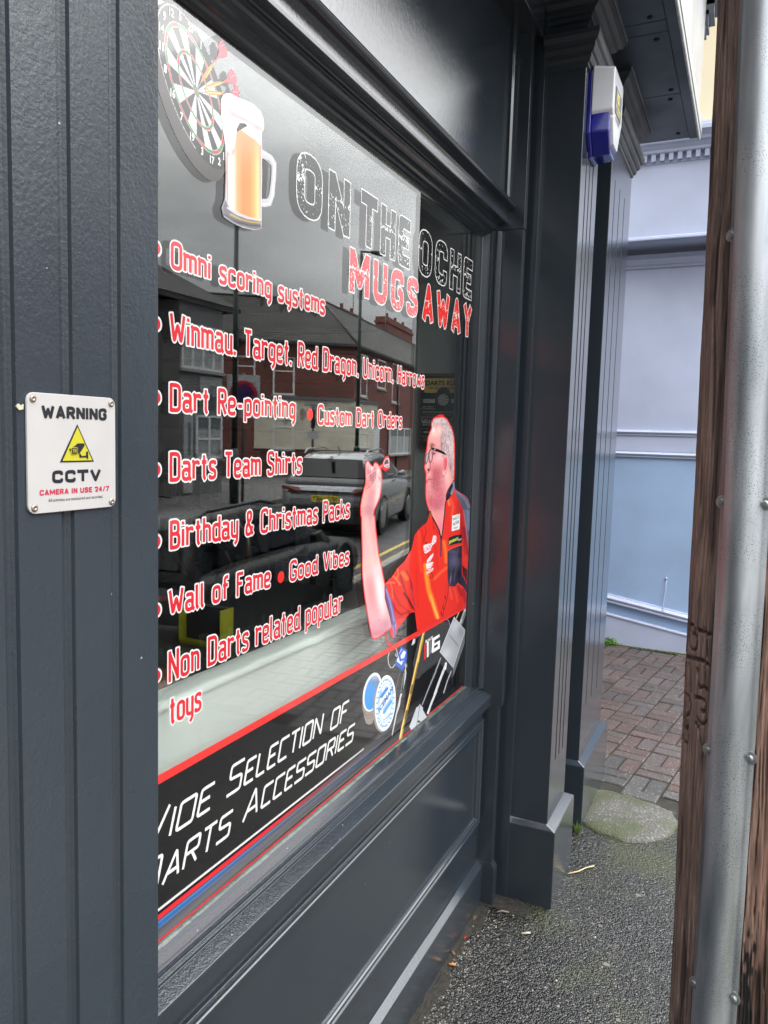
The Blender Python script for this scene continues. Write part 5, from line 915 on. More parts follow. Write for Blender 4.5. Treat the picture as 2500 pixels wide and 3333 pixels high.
def field_line(s, font, y0, y1, z0, capH, r, o, rad=.16, gap=.17, low=0, res=.0009, shear=0, small=None, diagspace=None, fitlast=True):
    """signed distance field of a line of stroke lettering; y0..y1 outer extents, z0 bottom of outline, capH total height of capitals"""
    Hh = (capH - 2 * o - 2 * r); sc = Hh / (.94 if font is S1 else .82 if font is S2 else .92); segs = []; x = 0
    words = []
    for ch in s:
        k = 1.0
        if small is not None and ch.islower(): k = small
        w, stks = font[ch.upper() if small is not None else ch]
        for kind, pts in stks:
            q = [(p[0] * k + x + shear * p[1] * k, p[1] * k) for p in pts]
            if font is S1: q = rnd(q, rad, kind == 'c')
            else: q = rnd(q, (rad if (font is S3 or ch in 'OCUGSR2') else .03) * k, kind == 'c')
            q = np.array(q); segs.append((q, kind == 'c'))
        x += w * k + gap * (k if small is not None else 1)
    mn = min(q[:, 0].min() for q, c in segs); mx_ = max(q[:, 0].max() for q, c in segs)
    sx = ((y1 - y0) - 2 * o - 2 * r) / (mx_ - mn)
    Q = [(np.stack([(q[:, 0] - mn) * sx + y0 + o + r, q[:, 1] * sc + z0 + o + r], -1), c) for q, c in segs]
    zmin = min(q[:, 1].min() for q, c in Q) - r - o - .003; zmax = max(q[:, 1].max() for q, c in Q) + r + o + .003
    ys = np.arange(y0 - .004, y1 + .004, res); zs = np.arange(zmin, zmax, res); D = np.full((len(zs), len(ys)), .05)
    m = r + o + .004
    for q, closed in Q:
        n = len(q)
        for i in range(n - 1):
            a, b_ = q[i], q[i + 1]; L_ = np.linalg.norm(b_ - a)
            if L_ < 1e-9: continue
            i0, i1 = np.searchsorted(ys, [min(a[0], b_[0]) - m, max(a[0], b_[0]) + m]); j0, j1 = np.searchsorted(zs, [min(a[1], b_[1]) - m, max(a[1], b_[1]) + m])
            Yg, Zg = np.meshgrid(ys[i0:i1], zs[j0:j1]); u = (b_ - a) / L_; du = (Yg - a[0]) * u[0] + (Zg - a[1]) * u[1]; dv = np.abs(-(Yg - a[0]) * u[1] + (Zg - a[1]) * u[0]) - r
            if closed or (0 < i < n - 2): dd = np.hypot(np.maximum(np.maximum(-du, du - L_), 0), dv + r) - r
            else:
                e0 = -du if i == 0 else np.full(du.shape, -9.); e1 = du - L_ if i == n - 2 else np.full(du.shape, -9.)
                ex = np.maximum(e0, e1); box_ = np.where((ex > 0) & (dv > 0), np.hypot(ex, dv), np.maximum(ex, dv))
                dj = np.full(du.shape, 9.)
                if i > 0: dj = np.minimum(dj, np.hypot(du, dv + r) - r)
                if i < n - 2: dj = np.minimum(dj, np.hypot(du - L_, dv + r) - r)
                inside = (du >= (-9 if i == 0 else 0)) & (du <= (9 if i == n - 2 else L_)); dd = np.minimum(np.where(inside, box_, 9.), dj)
            D[j0:j1, i0:i1] = np.minimum(D[j0:j1, i0:i1], dd)
    return ys, zs, D, Q
def field_mesh(name, ys, zs, Fd, x, m, parent=None, col=None):
    """flat mesh of the region where the field is negative, edges by linear interpolation"""
    ins = Fd < 0; nz_, ny_ = Fd.shape; full = ins[:-1, :-1] & ins[:-1, 1:] & ins[1:, :-1] & ins[1:, 1:]; anyc = ins[:-1, :-1] | ins[:-1, 1:] | ins[1:, :-1] | ins[1:, 1:]
    V, Fc, CC = [], [], []
    if col is None:
        for j in range(nz_ - 1):
            row = full[j]
            if not row.any(): continue
            d = np.diff(np.concatenate([[0], row.astype(int), [0]])); st_, en = np.where(d == 1)[0], np.where(d == -1)[0]
            for a, e in zip(st_, en): k = len(V); V += [(x, ys[a], zs[j]), (x, ys[e], zs[j]), (x, ys[e], zs[j + 1]), (x, ys[a], zs[j + 1])]; Fc.append((k, k + 1, k + 2, k + 3))
    else:
        Yg, Zg = np.meshgrid(ys, zs); used = np.zeros(Fd.shape, bool); used[:-1, :-1] |= full; used[:-1, 1:] |= full; used[1:, :-1] |= full; used[1:, 1:] |= full
        idx = -np.ones(Fd.shape, int); idx[used] = np.arange(used.sum()); V = np.stack([np.full(used.sum(), x), Yg[used], Zg[used]], -1).tolist(); CC = col[used].tolist()
        jj, ii = np.where(full); Fc = np.stack([idx[jj, ii], idx[jj, ii + 1], idx[jj + 1, ii + 1], idx[jj + 1, ii]], -1).tolist()
    jj, ii = np.where(anyc & ~full)
    for j, i in zip(jj, ii):
        cs = [(i, j), (i + 1, j), (i + 1, j + 1), (i, j + 1)]; P = []; cl = []
        for k in range(4):
            a, e = cs[k], cs[(k + 1) % 4]; fa, fe = Fd[a[1], a[0]], Fd[e[1], e[0]]
            if fa < 0:
                P.append((x, ys[a[0]], zs[a[1]]))
                if col is not None: cl.append(col[a[1], a[0]])
            if (fa < 0) != (fe < 0):
                t = fa / (fa - fe); P.append((x, ys[a[0]] + (ys[e[0]] - ys[a[0]]) * t, zs[a[1]] + (zs[e[1]] - zs[a[1]]) * t))
                if col is not None: q = a if fa < 0 else e; cl.append(col[q[1], q[0]])
        if len(P) >= 3:
            k = len(V); V += P; Fc.append(tuple(range(k, k + len(P))))
            if col is not None: CC += [list(c) for c in cl]
    me = bpy.data.meshes.new(name); me.from_pydata(V, [], Fc)
    if col is not None:
        at = me.color_attributes.new('Col', 'FLOAT_COLOR', 'POINT'); a = np.ones((len(V), 4), np.float32); a[:, :3] = np.array(CC, np.float32)[:, :3]; at.data.foreach_set('color', a.ravel())
    me.update(); return link(name, me, m, parent)
def film(name, col): return mat(name, col, .06, coat=.6)
FW, FR, FK = film('white_vinyl', (.82, .82, .80)), film('red_vinyl', (.70, .030, .045)), film('black_vinyl', (.012, .012, .013)); FR2 = film('bright_red_vinyl', (.78, .035, .03))
def print_mat():
    m, t, n, l, b = new_mat('printed_film'); c = n.new('ShaderNodeAttribute'); c.attribute_name = 'Col'; l.new(c.outputs['Color'], b.inputs['Base Color']); b.inputs['Roughness'].default_value = .06; b.inputs['Coat Weight'].default_value = .6; b.inputs['Coat Roughness'].default_value = .04; return m
PRT = print_mat(); XG = GX + .0004
def decal(label, cat, group, y, z): return empty('window_lettering', (XG, y, z), label, cat, group)
def setp(o, p): o.parent = p; o.matrix_parent_inverse = Matrix.Translation(-Vector(p.location)); return o
GRP = 'printed lines on the shop window'
def line(s, label, y0, y1, z0, cap, r=.0032, o=.0026, **k):
    ys, zs, D, Q = field_line(s, S1, y0, y1, z0, cap, r, o, rad=.17, gap=.175, **k); t = decal(label, 'lettering', GRP, float((y0 + y1) / 2), float(z0))
    setp(field_mesh('outline', ys, zs, D - o, XG, FW), t); setp(field_mesh('letters', ys, zs, D, XG + .0002, FR), t); return t
line('Omni scoring systems', 'red white-edged words Omni scoring systems', .925, 1.394, 1.8365, .0475)
line('Winmau. Target. Red Dragon. Unicorn. Harrows', 'red white-edged words Winmau Target Red Dragon Unicorn Harrows', .923, 1.936, 1.7255, .0535)
line('Dart Re-pointing', 'red white-edged words Dart Re-pointing', .923, 1.288, 1.624, .0495)
line('Custom Dart Orders', 'red white-edged words Custom Dart Orders', 1.368, 1.797, 1.6155, .0475)
line('Darts Team Shirts', 'red white-edged words Darts Team Shirts', .923, 1.316, 1.517, .0515)
line('Birthday & Christmas Packs', 'red white-edged words Birthday & Christmas Packs', .924, 1.524, 1.4115, .0515)
line('Wall of Fame', 'red white-edged words Wall of Fame', .921, 1.210, 1.306, .0495)
line('Good Vibes', 'red white-edged words Good Vibes', 1.272, 1.527, 1.305, .048)
line('Non Darts related popular', 'red white-edged words Non Darts related popular', .921, 1.500, 1.201, .0565)
line('toys', 'red white-edged word toys on the pale display shelf', .922, 1.008, 1.131, .053)
def bullet(y, z, r, label, ring=True, m=FR):
    t = empty('bullet_point', (XG, y, z), label, 'bullet point', 'round bullets on the window'); b = MB()
    if ring: b.lathe((XG, y, z), [(r, 0), (r, .00005)], 28, (1, 0, 0)); setp(b.build('outline', FW, None), t); b = MB()
    b.lathe((XG + .0002, y, z), [(r * (.72 if ring else 1), 0), (r * (.72 if ring else 1), .00005)], 28, (1, 0, 0)); setp(b.build('dot', m, None), t)
for (yc, s) in ((814, 'Omni scoring systems'), (1058, 'Winmau Target'), (1296, 'Dart Re-pointing'), (1529, 'Darts Team Shirts'), (1760, 'Birthday and Christmas Packs'), (1982, 'Wall of Fame'), (2194, 'Non Darts related popular')):
    p = onx((527, yc), GX); bullet(float(p[1]) - .0125, float(p[2]), .0125, 'half hidden white ringed bullet left of %s' % s)
for (xa, xb, ya, yb, s) in ((999, 1018, 1329, 1369, 'Custom Dart Orders'), (903, 925, 1859, 1897, 'Good Vibes')):
    p, q = onx(((xa + xb) / 2, ya), GX), onx(((xa + xb) / 2, yb), GX); bullet(float(p[1]), float((p[2] + q[2]) / 2), float(p[2] - q[2]) / 2, 'plain bright red bullet before %s' % s, False, FR2)
# distressed headline
def head(s, label, px0, px1, pyA, pyB, z0, cap, m, seed, full=True):
    y0, y1 = float(onx((px0, pyA), GX)[1]), float(onx((px1, pyB), GX)[1]); r, o = .0128 * cap / .122, .0030
    ys, zs, D, Q = field_line(s, S2, y0, y1, z0, cap, r, o, rad=.32, gap=.36, res=.0010)
    t = decal(label, 'lettering', 'headline words on the shop window', (y0 + y1) / 2, z0); r_ = np.random.default_rng(seed)
    def nz_(sc):
        Yg, Zg = np.meshgrid(ys, zs); R_ = r_.random((64, 64)); u, v = Yg / sc + 7, Zg / sc + 3; u0, v0 = np.floor(u).astype(int), np.floor(v).astype(int); fu, fv = u - u0, v - v0
        g = lambda a, c: R_[a % 64, c % 64]; return (g(u0, v0) * (1 - fu) + g(u0 + 1, v0) * fu) * (1 - fv) + (g(u0, v0 + 1) * (1 - fu) + g(u0 + 1, v0 + 1) * fu) * fv
    Yg, Zg = np.meshgrid(ys, zs); big = nz_(.05); fine = nz_(.0032) * .65 + nz_(.0016) * .35
    band = np.exp(-((Zg - (z0 + cap * .56)) / .006) ** 2) * .35 + np.exp(-((Zg - (z0 + cap * .12)) / .016) ** 2) * .12
    wear = (fine - (.80 - .28 * np.clip(big - .42, 0, 1) - band * .7)) * .012
    brk = np.minimum(np.abs(Zg - (z0 + cap * .56 + .002 * np.sin(Yg * 300))) - .0006, 9)
    Fd = np.maximum(D, wear)
    setp(field_mesh('outline', ys, zs, D - o, XG, FW), t); setp(field_mesh('letters', ys, zs, Fd, XG + .0002, m), t); return t
head('ON', 'big black distressed word ON beside the beer mug', 964, 1140, 585, 700, 2.0115, .1225, FK, 1)
head('THE', 'big black distressed word THE in the headline', 1166, 1344, 640, 740, 2.0135, .1215, FK, 2)
head('OCHE', 'big black distressed word OCHE at the right of the headline', 1361, 1541, 830, 920, 2.0175, .1195, FK, 3)
head('MUGS', 'big red distressed word MUGS under THE', 1136, 1361, 875, 975, 1.9020, .102, FR, 4)
head('AWAY', 'big red distressed word AWAY at the right under OCHE', 1374, 1535, 990, 1050, 1.9035, .101, FR2, 5)
# ---------------------------------------------------------------- painting on film: rasters in the plane of the glass, shapes traced in photo pixels
def lin(c): c = np.array(c, float) / 255; return np.where(c <= .04045, c / 12.92, ((c + .055) / 1.055) ** 2.4)
class Film:
    def __init__(s, y0, y1, z0, z1, res):
        s.ys = np.arange(y0, y1, res); s.zs = np.arange(z0, z1, res); Yg, Zg = np.meshgrid(s.ys, s.zs); s.Y, s.Z = Yg, Zg
        P = np.stack([np.full(Yg.shape, GX), Yg, Zg], -1) - CAM; c = P @ RW; s.px = CX + F * c[..., 0] / c[..., 2]; s.py = CY + F * c[..., 1] / c[..., 2]
        s.c = np.zeros(Yg.shape + (3,)); s.m = np.full(Yg.shape, 99.0)      # colour, silhouette field (px)
    def bb(s, P, m=6):
        P = np.array(P, float); k = (s.px > P[:, 0].min() - m) & (s.px < P[:, 0].max() + m) & (s.py > P[:, 1].min() - m) & (s.py < P[:, 1].max() + m); return k
    def pd(s, P, k):                              # signed distance to polygon (negative inside), px
        P = np.array(P, float); x, y = s.px[k], s.py[k]; d = np.full(x.shape, 1e9); ins = np.zeros(x.shape, bool); n = len(P)
        for i in range(n):
            a, b_ = P[i], P[(i + 1) % n]; e = b_ - a; t = np.clip(((x - a[0]) * e[0] + (y - a[1]) * e[1]) / max(e @ e, 1e-9), 0, 1); d = np.minimum(d, np.hypot(x - a[0] - t * e[0], y - a[1] - t * e[1]))
            c_ = ((a[1] > y) != (b_[1] > y)); ins ^= c_ & (x < (b_[0] - a[0]) * (y - a[1]) / (b_[1] - a[1] + 1e-12) + a[0])
        return np.where(ins, -d, d)
    def poly(s, P, col, soft=1.2, sil=False, grow=0, al=1.0):
        k = s.bb(P, 6 + grow)
        if not k.any(): return
        d = s.pd(P, k) - grow
        if sil: s.m[k] = np.minimum(s.m[k], d)
        if col is not None:
            a = np.clip(.5 - d / soft, 0, 1)[:, None] * al; cc = col(s, k) if callable(col) else lin(col); s.c[k] = s.c[k] * (1 - a) + cc * a
    def line(s, P, w, col, soft=1.2, al=1.0, sil=False, taper=False):
        P = np.array(P, float); k = s.bb(P, w + 4)
        if not k.any(): return
        x, y = s.px[k], s.py[k]; d = np.full(x.shape, 1e9)
        for i in range(len(P) - 1):
            a, b_ = P[i], P[i + 1]; e = b_ - a; t = np.clip(((x - a[0]) * e[0] + (y - a[1]) * e[1]) / max(e @ e, 1e-9), 0, 1); d = np.minimum(d, np.hypot(x - a[0] - t * e[0], y - a[1] - t * e[1]))
        if sil: s.m[k] = np.minimum(s.m[k], d - w)
        a = np.clip((w - d) / soft + .5, 0, 1)[:, None] * al; s.c[k] = s.c[k] * (1 - a) + lin(col) * a
    def blob(s, c, r, col, al=1.0, ang=0, within=None, p=1.0):
        dx, dy = s.px - c[0], s.py - c[1]; ca, sa = cos(radians(ang)), sin(radians(ang)); u, v = (dx * ca + dy * sa) / r[0], (-dx * sa + dy * ca) / r[1]; a = np.exp(-(u * u + v * v) ** p) * al
        if within is not None: a = a * within
        s.c = s.c * (1 - a[..., None]) + lin(col) * a[..., None]
    def inside(s, P, soft=1.2):
        k = s.bb(P); r = np.zeros(s.px.shape); r[k] = np.clip(.5 - s.pd(P, k) / soft, 0, 1); return r
    def noise(s, sc, seed=0):
        R_ = np.random.default_rng(seed).random((128, 128)); u, v = s.px / sc[0] + 5, s.py / sc[1] + 5; u0, v0 = np.floor(u).astype(int), np.floor(v).astype(int); fu, fv = u - u0, v - v0; g = lambda a, c: R_[a % 128, c % 128]
        return (g(u0, v0) * (1 - fu) + g(u0 + 1, v0) * fu) * (1 - fv) + (g(u0, v0 + 1) * (1 - fu) + g(u0 + 1, v0 + 1) * fu) * fv
    def build(s, name, x, parent): return setp(field_mesh(name, s.ys, s.zs, s.m, x, PRT, None, np.clip(s.c, 0, 1)), parent)
def fr(ox, oy, sc, P): return [(ox + a * sc, oy + b_ * sc) for a, b_ in P]
# ---- dartboard and beer mug
Z1 = lambda P: fr(500, 0, .3617, P)
f = Film(.80, 1.19, 1.93, 2.25, .0010)
nums = [(12, (155, 120)), (5, (240, 150)), (20, (330, 255)), (1, (420, 410)), (18, (505, 600)), (4, (580, 790)), (15, (640, 1420)), (2, (590, 1460)), (17, (520, 1440)), (3, (437, 1375)), (19, (340, 1225)), (7, (245, 1045)), (16, (160, 840)), (8, (100, 625)), (11, (68, 400)), (14, (65, 265)), (9, (97, 150))]
ORD = [20, 1, 18, 4, 13, 6, 10, 15, 2, 17, 3, 19, 7, 16, 8, 11, 14, 9, 12, 5]
A_, B_ = [], []
for n_, p in nums:
    if n_ in (14, 11): continue
    th = ORD.index(n_) * 18; q = onx(Z1([p])[0], GX); A_.append([1, cos(radians(th)), sin(radians(th))]); B_.append([q[1], q[2]])
sol = np.linalg.lstsq(np.array(A_), np.array(B_), rcond=None)[0]; cen, ax, ay = sol       # position = cen + cos*ax + sin*ay
ring = [(170, 182), (95, 340), (165, 750), (305, 1105), (385, 1245), (470, 1365), (560, 1412), (375, 385), (455, 545), (530, 720)]
M_ = np.array([ax, ay]).T; Mi = np.linalg.inv(M_)
rd = np.mean([np.linalg.norm(Mi @ (onx(Z1([p])[0], GX)[1:] - cen)) for p in ring])
bull = onx(Z1([(380, 810)])[0], GX)[1:]; cen2 = cen * .5 + bull * .5
d = np.stack([f.Y - cen[0], f.Z - cen[1]], -1) @ Mi.T; r_ = np.hypot(d[..., 0], d[..., 1]) / rd; th = (np.degrees(np.arctan2(d[..., 1], d[..., 0])) + 9) % 360; sec = (th // 18).astype(int)
px_m = 400.0
edge = lambda v: (r_ - v) * 110                   # approx px
side = np.stack([f.Y + .012 - cen[0], f.Z + .022 - cen[1]], -1) @ Mi.T; r2 = np.hypot(side[..., 0], side[..., 1]) / rd
f.m = np.minimum(edge(1.27), (r2 - 1.25) * 110); base = np.where((r_ < 1.25)[..., None], lin((38, 34, 36)), lin((75, 68, 66))); f.c = base.copy()
f.c = np.where((np.abs(r_ - 1.235) < .008)[..., None] & (f.Y < cen[0])[..., None], lin((235, 230, 228)), f.c)
blk = sec % 2 == 0; seg = np.where(blk[..., None], lin((45, 42, 44)), lin((245, 240, 243))); rg = np.where(blk[..., None], lin((205, 50, 66)), lin((60, 140, 80)))
sel = lambda a, c: ((r_ >= a) & (r_ < c))[..., None]
f.c = np.where(sel(.10, 1.0), seg, f.c); f.c = np.where(sel(.93, 1.0) | sel(.555, .615), rg, f.c)
for v in (1.0, .93, .615, .555, .10): f.c = np.where((np.abs(r_ - v) < .007)[..., None], lin((190, 200, 180)), f.c)
dth = np.minimum((th % 18), 18 - (th % 18)); f.c = np.where(((dth * r_ < .28) & (r_ < 1.0) & (r_ > .1))[..., None], lin((150, 150, 150)), f.c)
f.c = np.where(sel(0, .10), lin((60, 140, 80)), f.c); f.c = np.where(sel(0, .045), lin((205, 50, 66)), f.c)
def dart(pts_body, fl, tip):
    f.line(Z1(tip), 1.6, (150, 150, 155)); f.poly(Z1(pts_body), (225, 150, 60), sil=True); f.poly(Z1(fl), (215, 70, 85), sil=True)
dart([(425, 730), (440, 690), (480, 620), (520, 575), (540, 580), (520, 630), (475, 690), (430, 745)], [(520, 575), (570, 510), (585, 460), (575, 400), (605, 355), (625, 370), (640, 405), (665, 450), (660, 515), (620, 525), (590, 520), (550, 560)], [(390, 800), (430, 735)])
dart([(455, 790), (500, 755), (560, 735), (625, 735), (640, 742), (590, 765), (520, 790), (462, 810)], [(620, 735), (660, 700), (670, 650), (700, 620), (725, 640), (735, 680), (750, 720), (740, 780), (710, 760), (660, 745)], [(388, 815), (460, 800)])
dart([(460, 820), (520, 812), (600, 828), (640, 835), (600, 856), (520, 860), (470, 845)], [(690, 835), (720, 800), (735, 740), (760, 790), (775, 850), (765, 885), (720, 870)], [(390, 825), (465, 832)])
f.line(Z1([(470, 700), (515, 615)]), 1.5, (250, 205, 120)); f.line(Z1([(480, 790), (600, 752)]), 1.6, (250, 215, 150)); f.line(Z1([(480, 832), (600, 842)]), 1.6, (250, 215, 150))
f.line(Z1([(455, 795), (470, 815)]), 1.4, (60, 60, 60)); f.line(Z1([(600, 420), (635, 400)]), .8, (245, 190, 190)); f.line(Z1([(690, 700), (735, 670)]), .8, (245, 190, 190)); f.line(Z1([(715, 825), (755, 830)]), .8, (245, 190, 190))
t = empty('window_decal', (XG, 1.0, 2.0), 'dartboard picture with three red-flighted darts printed on the glass', 'window sticker'); f.build('dartboard_print', XG, t)
for n_ in ORD:
    a = ORD.index(n_) * 18
    if n_ in (13, 6, 10, 4, 18, 1) and n_ not in (1, 18): continue
    if n_ == 18: continue
    p = cen + (cos(radians(a)) * ax + sin(radians(a)) * ay); o = text('number', str(n_), .0155, FW, (XG + .0003, float(p[0]), float(p[1])), FRONT, None, bold=.0008, sx=.8); setp(o, t)
# mug
f = Film(1.02, 1.28, 1.88, 2.22, .0010)
FOAM = Z1([(600, 900), (620, 850), (650, 838), (690, 840), (760, 880), (830, 905), (900, 940), (960, 1000), (985, 1070), (992, 1140), (985, 1180), (930, 1190), (870, 1160), (810, 1110), (770, 1110), (745, 1160), (738, 1250), (720, 1340), (695, 1382), (670, 1380), (640, 1300), (620, 1180), (602, 1050)])
BODY = Z1([(640, 1250), (648, 1560), (642, 1780), (612, 1870), (630, 1950), (700, 2000), (790, 2045), (900, 2072), (967, 2060), (970, 1750), (972, 1180), (900, 1100)])
HO = Z1([(970, 1345), (1060, 1400), (1100, 1470), (1095, 1600), (1082, 1760), (1050, 1850), (985, 1862), (965, 1850), (965, 1790), (1015, 1795), (1040, 1740), (1055, 1600), (1058, 1500), (1030, 1455), (985, 1430), (965, 1430)])
f.poly([(x - 3.5, y + 1) for x, y in BODY], (70, 66, 70), sil=True); f.poly(HO, (205, 203, 206), sil=True, grow=1); f.line(Z1([(985, 1375), (1055, 1415), (1085, 1480), (1080, 1600), (1065, 1760), (1040, 1830), (980, 1840)]), 2.2, (245, 244, 244), soft=3); f.line(Z1([(975, 1425), (1035, 1450), (1060, 1500), (1050, 1650), (1030, 1775), (975, 1790)]), 1.0, (110, 105, 110))
f.poly(BODY, (225, 222, 225), sil=True)
def beer(s, k):
    x = (s.px[k] - 500) / .3617; y = s.py[k] / .3617; t = np.interp(x, [655, 668, 690, 715, 745, 800, 860, 900, 935, 965], range(10)); T_ = lin([(200, 140, 130), (235, 215, 205), (252, 250, 246), (250, 236, 215), (238, 176, 120), (236, 140, 62), (238, 146, 64), (243, 180, 92), (246, 222, 150), (205, 150, 110)])
    i = np.clip(t.astype(int), 0, 8); fr_ = (t - i)[:, None]; c = T_[i] * (1 - fr_) + T_[i + 1] * fr_; top = np.clip((1500 - y) / 300, 0, 1)[:, None] * np.clip((x - 715) / 30, 0, 1)[:, None]; c = c * (1 - top) + lin((238, 160, 100)) * top; up = np.clip((1420 - y) / 60, 0, 1)[:, None] * np.clip((740 - x) / 30, 0, 1)[:, None]; return c * (1 - up) + lin((190, 150, 130)) * up
f.poly(Z1([(652, 1380), (745, 1140), (920, 1260), (962, 1300), (950, 1975), (860, 1955), (780, 1925), (700, 1880), (655, 1830)]), beer, soft=2.5)
f.poly(Z1([(745, 1110), (800, 1105), (900, 1170), (968, 1200), (966, 1320), (920, 1265), (860, 1225), (745, 1145)]), (238, 236, 238), soft=4)
f.poly(Z1([(640, 1790), (680, 1880), (760, 1925), (860, 1965), (960, 1985), (966, 2060), (900, 2068), (780, 2035), (690, 1990), (625, 1940), (615, 1870)]), (120, 116, 122), soft=4)
f.line(Z1([(660, 1870), (740, 1925), (840, 1965), (950, 1985)]), 2.0, (230, 228, 235), soft=4); f.line(Z1([(690, 1930), (780, 1975), (880, 2000), (950, 2005)]), 2.2, (222, 190, 100), soft=5); f.line(Z1([(640, 1935), (740, 1995), (860, 2030), (950, 2035)]), 2.0, (80, 76, 84), soft=5)
f.line(Z1([(655, 1420), (658, 1800)]), 1.4, (215, 130, 110)); f.line(Z1([(690, 1440), (695, 1820)]), 3.2, (255, 253, 250), soft=6); f.line(Z1([(968, 1210), (967, 1990)]), 1.2, (230, 222, 226)); f.line(Z1([(960, 1230), (957, 1960)]), 1.0, (150, 90, 90), soft=2, al=.6)
f.poly(FOAM, (232, 229, 231), sil=True)
w = f.inside(FOAM, 4)
f.blob(Z1([(700, 1010)])[0], (40, 18), (206, 180, 186), .8, 60, w); f.blob(Z1([(930, 1150)])[0], (26, 10), (190, 164, 162), .8, 30, w); f.blob(Z1([(660, 1250)])[0], (8, 40), (200, 186, 196), .7, 0, w); f.blob(Z1([(800, 1070)])[0], (40, 7), (186, 164, 160), .8, 25, w); f.blob(Z1([(700, 1350)])[0], (9, 10), (205, 180, 175), .6, 0, w); f.blob(Z1([(680, 890)])[0], (24, 8), (224, 208, 208), .5, 30, w)
t = empty('window_decal', (XG + .0006, 1.15, 2.0), 'foaming glass mug of amber beer printed on the glass', 'window sticker'); f.build('beer_mug_print', XG + .0006, t)
# ---- banner across the foot of the glass
t = empty('window_banner', (XG, 1.6, .9), 'black and red printed banner reading Wide Selection of Darts Accessories', 'window banner')
ZB0, ZB1 = .7835, 1.0465
b = MB(); b.box(XG - .0001, XG, .62, 2.3535, ZB1, 1.0615); setp(b.build('red_stripe', FR2, None), t)
def banner(f):
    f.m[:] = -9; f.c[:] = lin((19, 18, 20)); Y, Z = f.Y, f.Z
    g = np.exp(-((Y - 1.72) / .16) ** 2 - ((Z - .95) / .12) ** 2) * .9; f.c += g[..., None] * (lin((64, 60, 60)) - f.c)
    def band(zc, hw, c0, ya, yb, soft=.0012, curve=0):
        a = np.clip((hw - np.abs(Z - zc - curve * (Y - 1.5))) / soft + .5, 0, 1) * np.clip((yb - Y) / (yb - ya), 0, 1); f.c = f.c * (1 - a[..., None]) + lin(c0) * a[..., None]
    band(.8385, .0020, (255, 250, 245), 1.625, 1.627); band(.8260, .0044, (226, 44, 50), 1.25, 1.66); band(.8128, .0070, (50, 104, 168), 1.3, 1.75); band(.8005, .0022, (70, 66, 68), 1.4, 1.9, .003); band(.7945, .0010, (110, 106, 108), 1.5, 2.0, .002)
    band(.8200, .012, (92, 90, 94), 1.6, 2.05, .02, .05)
    a = np.clip((.7875 - Z) / .0006 + .5, 0, 1); f.c = f.c * (1 - a[..., None]) + lin((222, 34, 44)) * a[..., None]
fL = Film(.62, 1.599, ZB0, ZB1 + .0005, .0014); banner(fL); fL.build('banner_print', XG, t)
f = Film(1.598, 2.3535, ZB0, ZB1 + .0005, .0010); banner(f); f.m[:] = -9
Z8 = lambda P: fr(1150, 2080, .16275, P); Z9 = lambda P: fr(1360, 1900, .16275, P)
# wax tin and lid
f.poly(Z8([(180, 1260), (185, 1400), (215, 1560), (250, 1680), (310, 1715), (380, 1690), (420, 1560), (420, 1200), (200, 1200)]), (150, 138, 130)); f.line(Z8([(195, 1440), (260, 1530), (390, 1510)]), .8, (110, 100, 95)); f.line(Z8([(205, 1500), (280, 1590), (390, 1560)]), .8, (115, 104, 98))
def ell(c, a, b_, ang, n=40): return [(c[0] + a * cos(q) * cos(ang) - b_ * sin(q) * sin(ang), c[1] + a * cos(q) * sin(ang) + b_ * sin(q) * cos(ang)) for q in np.linspace(0, 2 * pi, n, False)]
f.poly(Z8(ell((375, 1060), 175, 395, .20)), (236, 238, 240)); f.poly(Z8(ell((378, 1075), 145, 350, .20)), (72, 150, 222), soft=2); w = f.inside(Z8(ell((378, 1075), 145, 350, .20)), 3); f.blob(Z8([(470, 840)])[0], (18, 22), (120, 130, 150), .8, 0, w); f.blob(Z8([(300, 1330)])[0], (26, 30), (60, 150, 230), .7, 0, w); f.blob(Z8([(420, 760)])[0], (22, 9), (170, 180, 190), .8, 0, w)
f.poly(Z8(ell((600, 1320), 205, 545, .08)), (150, 142, 134)); L0 = Z8(ell((637, 1280), 205, 560, .08)); f.poly(L0, (238, 242, 246)); wl = f.inside(Z8(ell((637, 1280), 190, 530, .08)))
for q in np.linspace(0, 2 * pi, 26, False):
    c_ = Z8([(637 + 168 * cos(q) * 1.0 - 30 * sin(q), 1280 + 468 * sin(q))])[0]; f.blob(c_, (2.6, 4.2), (66, 150, 215), .9, random.uniform(0, 90), wl, 2)
    for k in range(2): f.blob((c_[0] + random.uniform(-4, 4), c_[1] + random.uniform(-6, 6)), (1.4, 2.2), (90, 170, 225), .8, 0, wl, 2)
for a_, b__, wd in ((140, 400, .9), (118, 335, .7)): P = Z8(ell((637, 1275), a_, b__, .10)); f.line(P + [P[0]], wd, (90, 165, 220))
f.poly(Z8(ell((640, 1275), 112, 325, .10)), (238, 242, 246))
t2 = t; f.line(Z8([(560, 1150), (670, 990)]), 5, (66, 140, 215)); f.line(Z8([(585, 1420), (760, 1150)]), 1.0, (90, 160, 220)); f.line(Z8([(610, 1475), (750, 1250)]), 4.2, (80, 160, 225)); f.line(Z8([(600, 1440), (755, 1200)]), 1.4, (90, 160, 220))
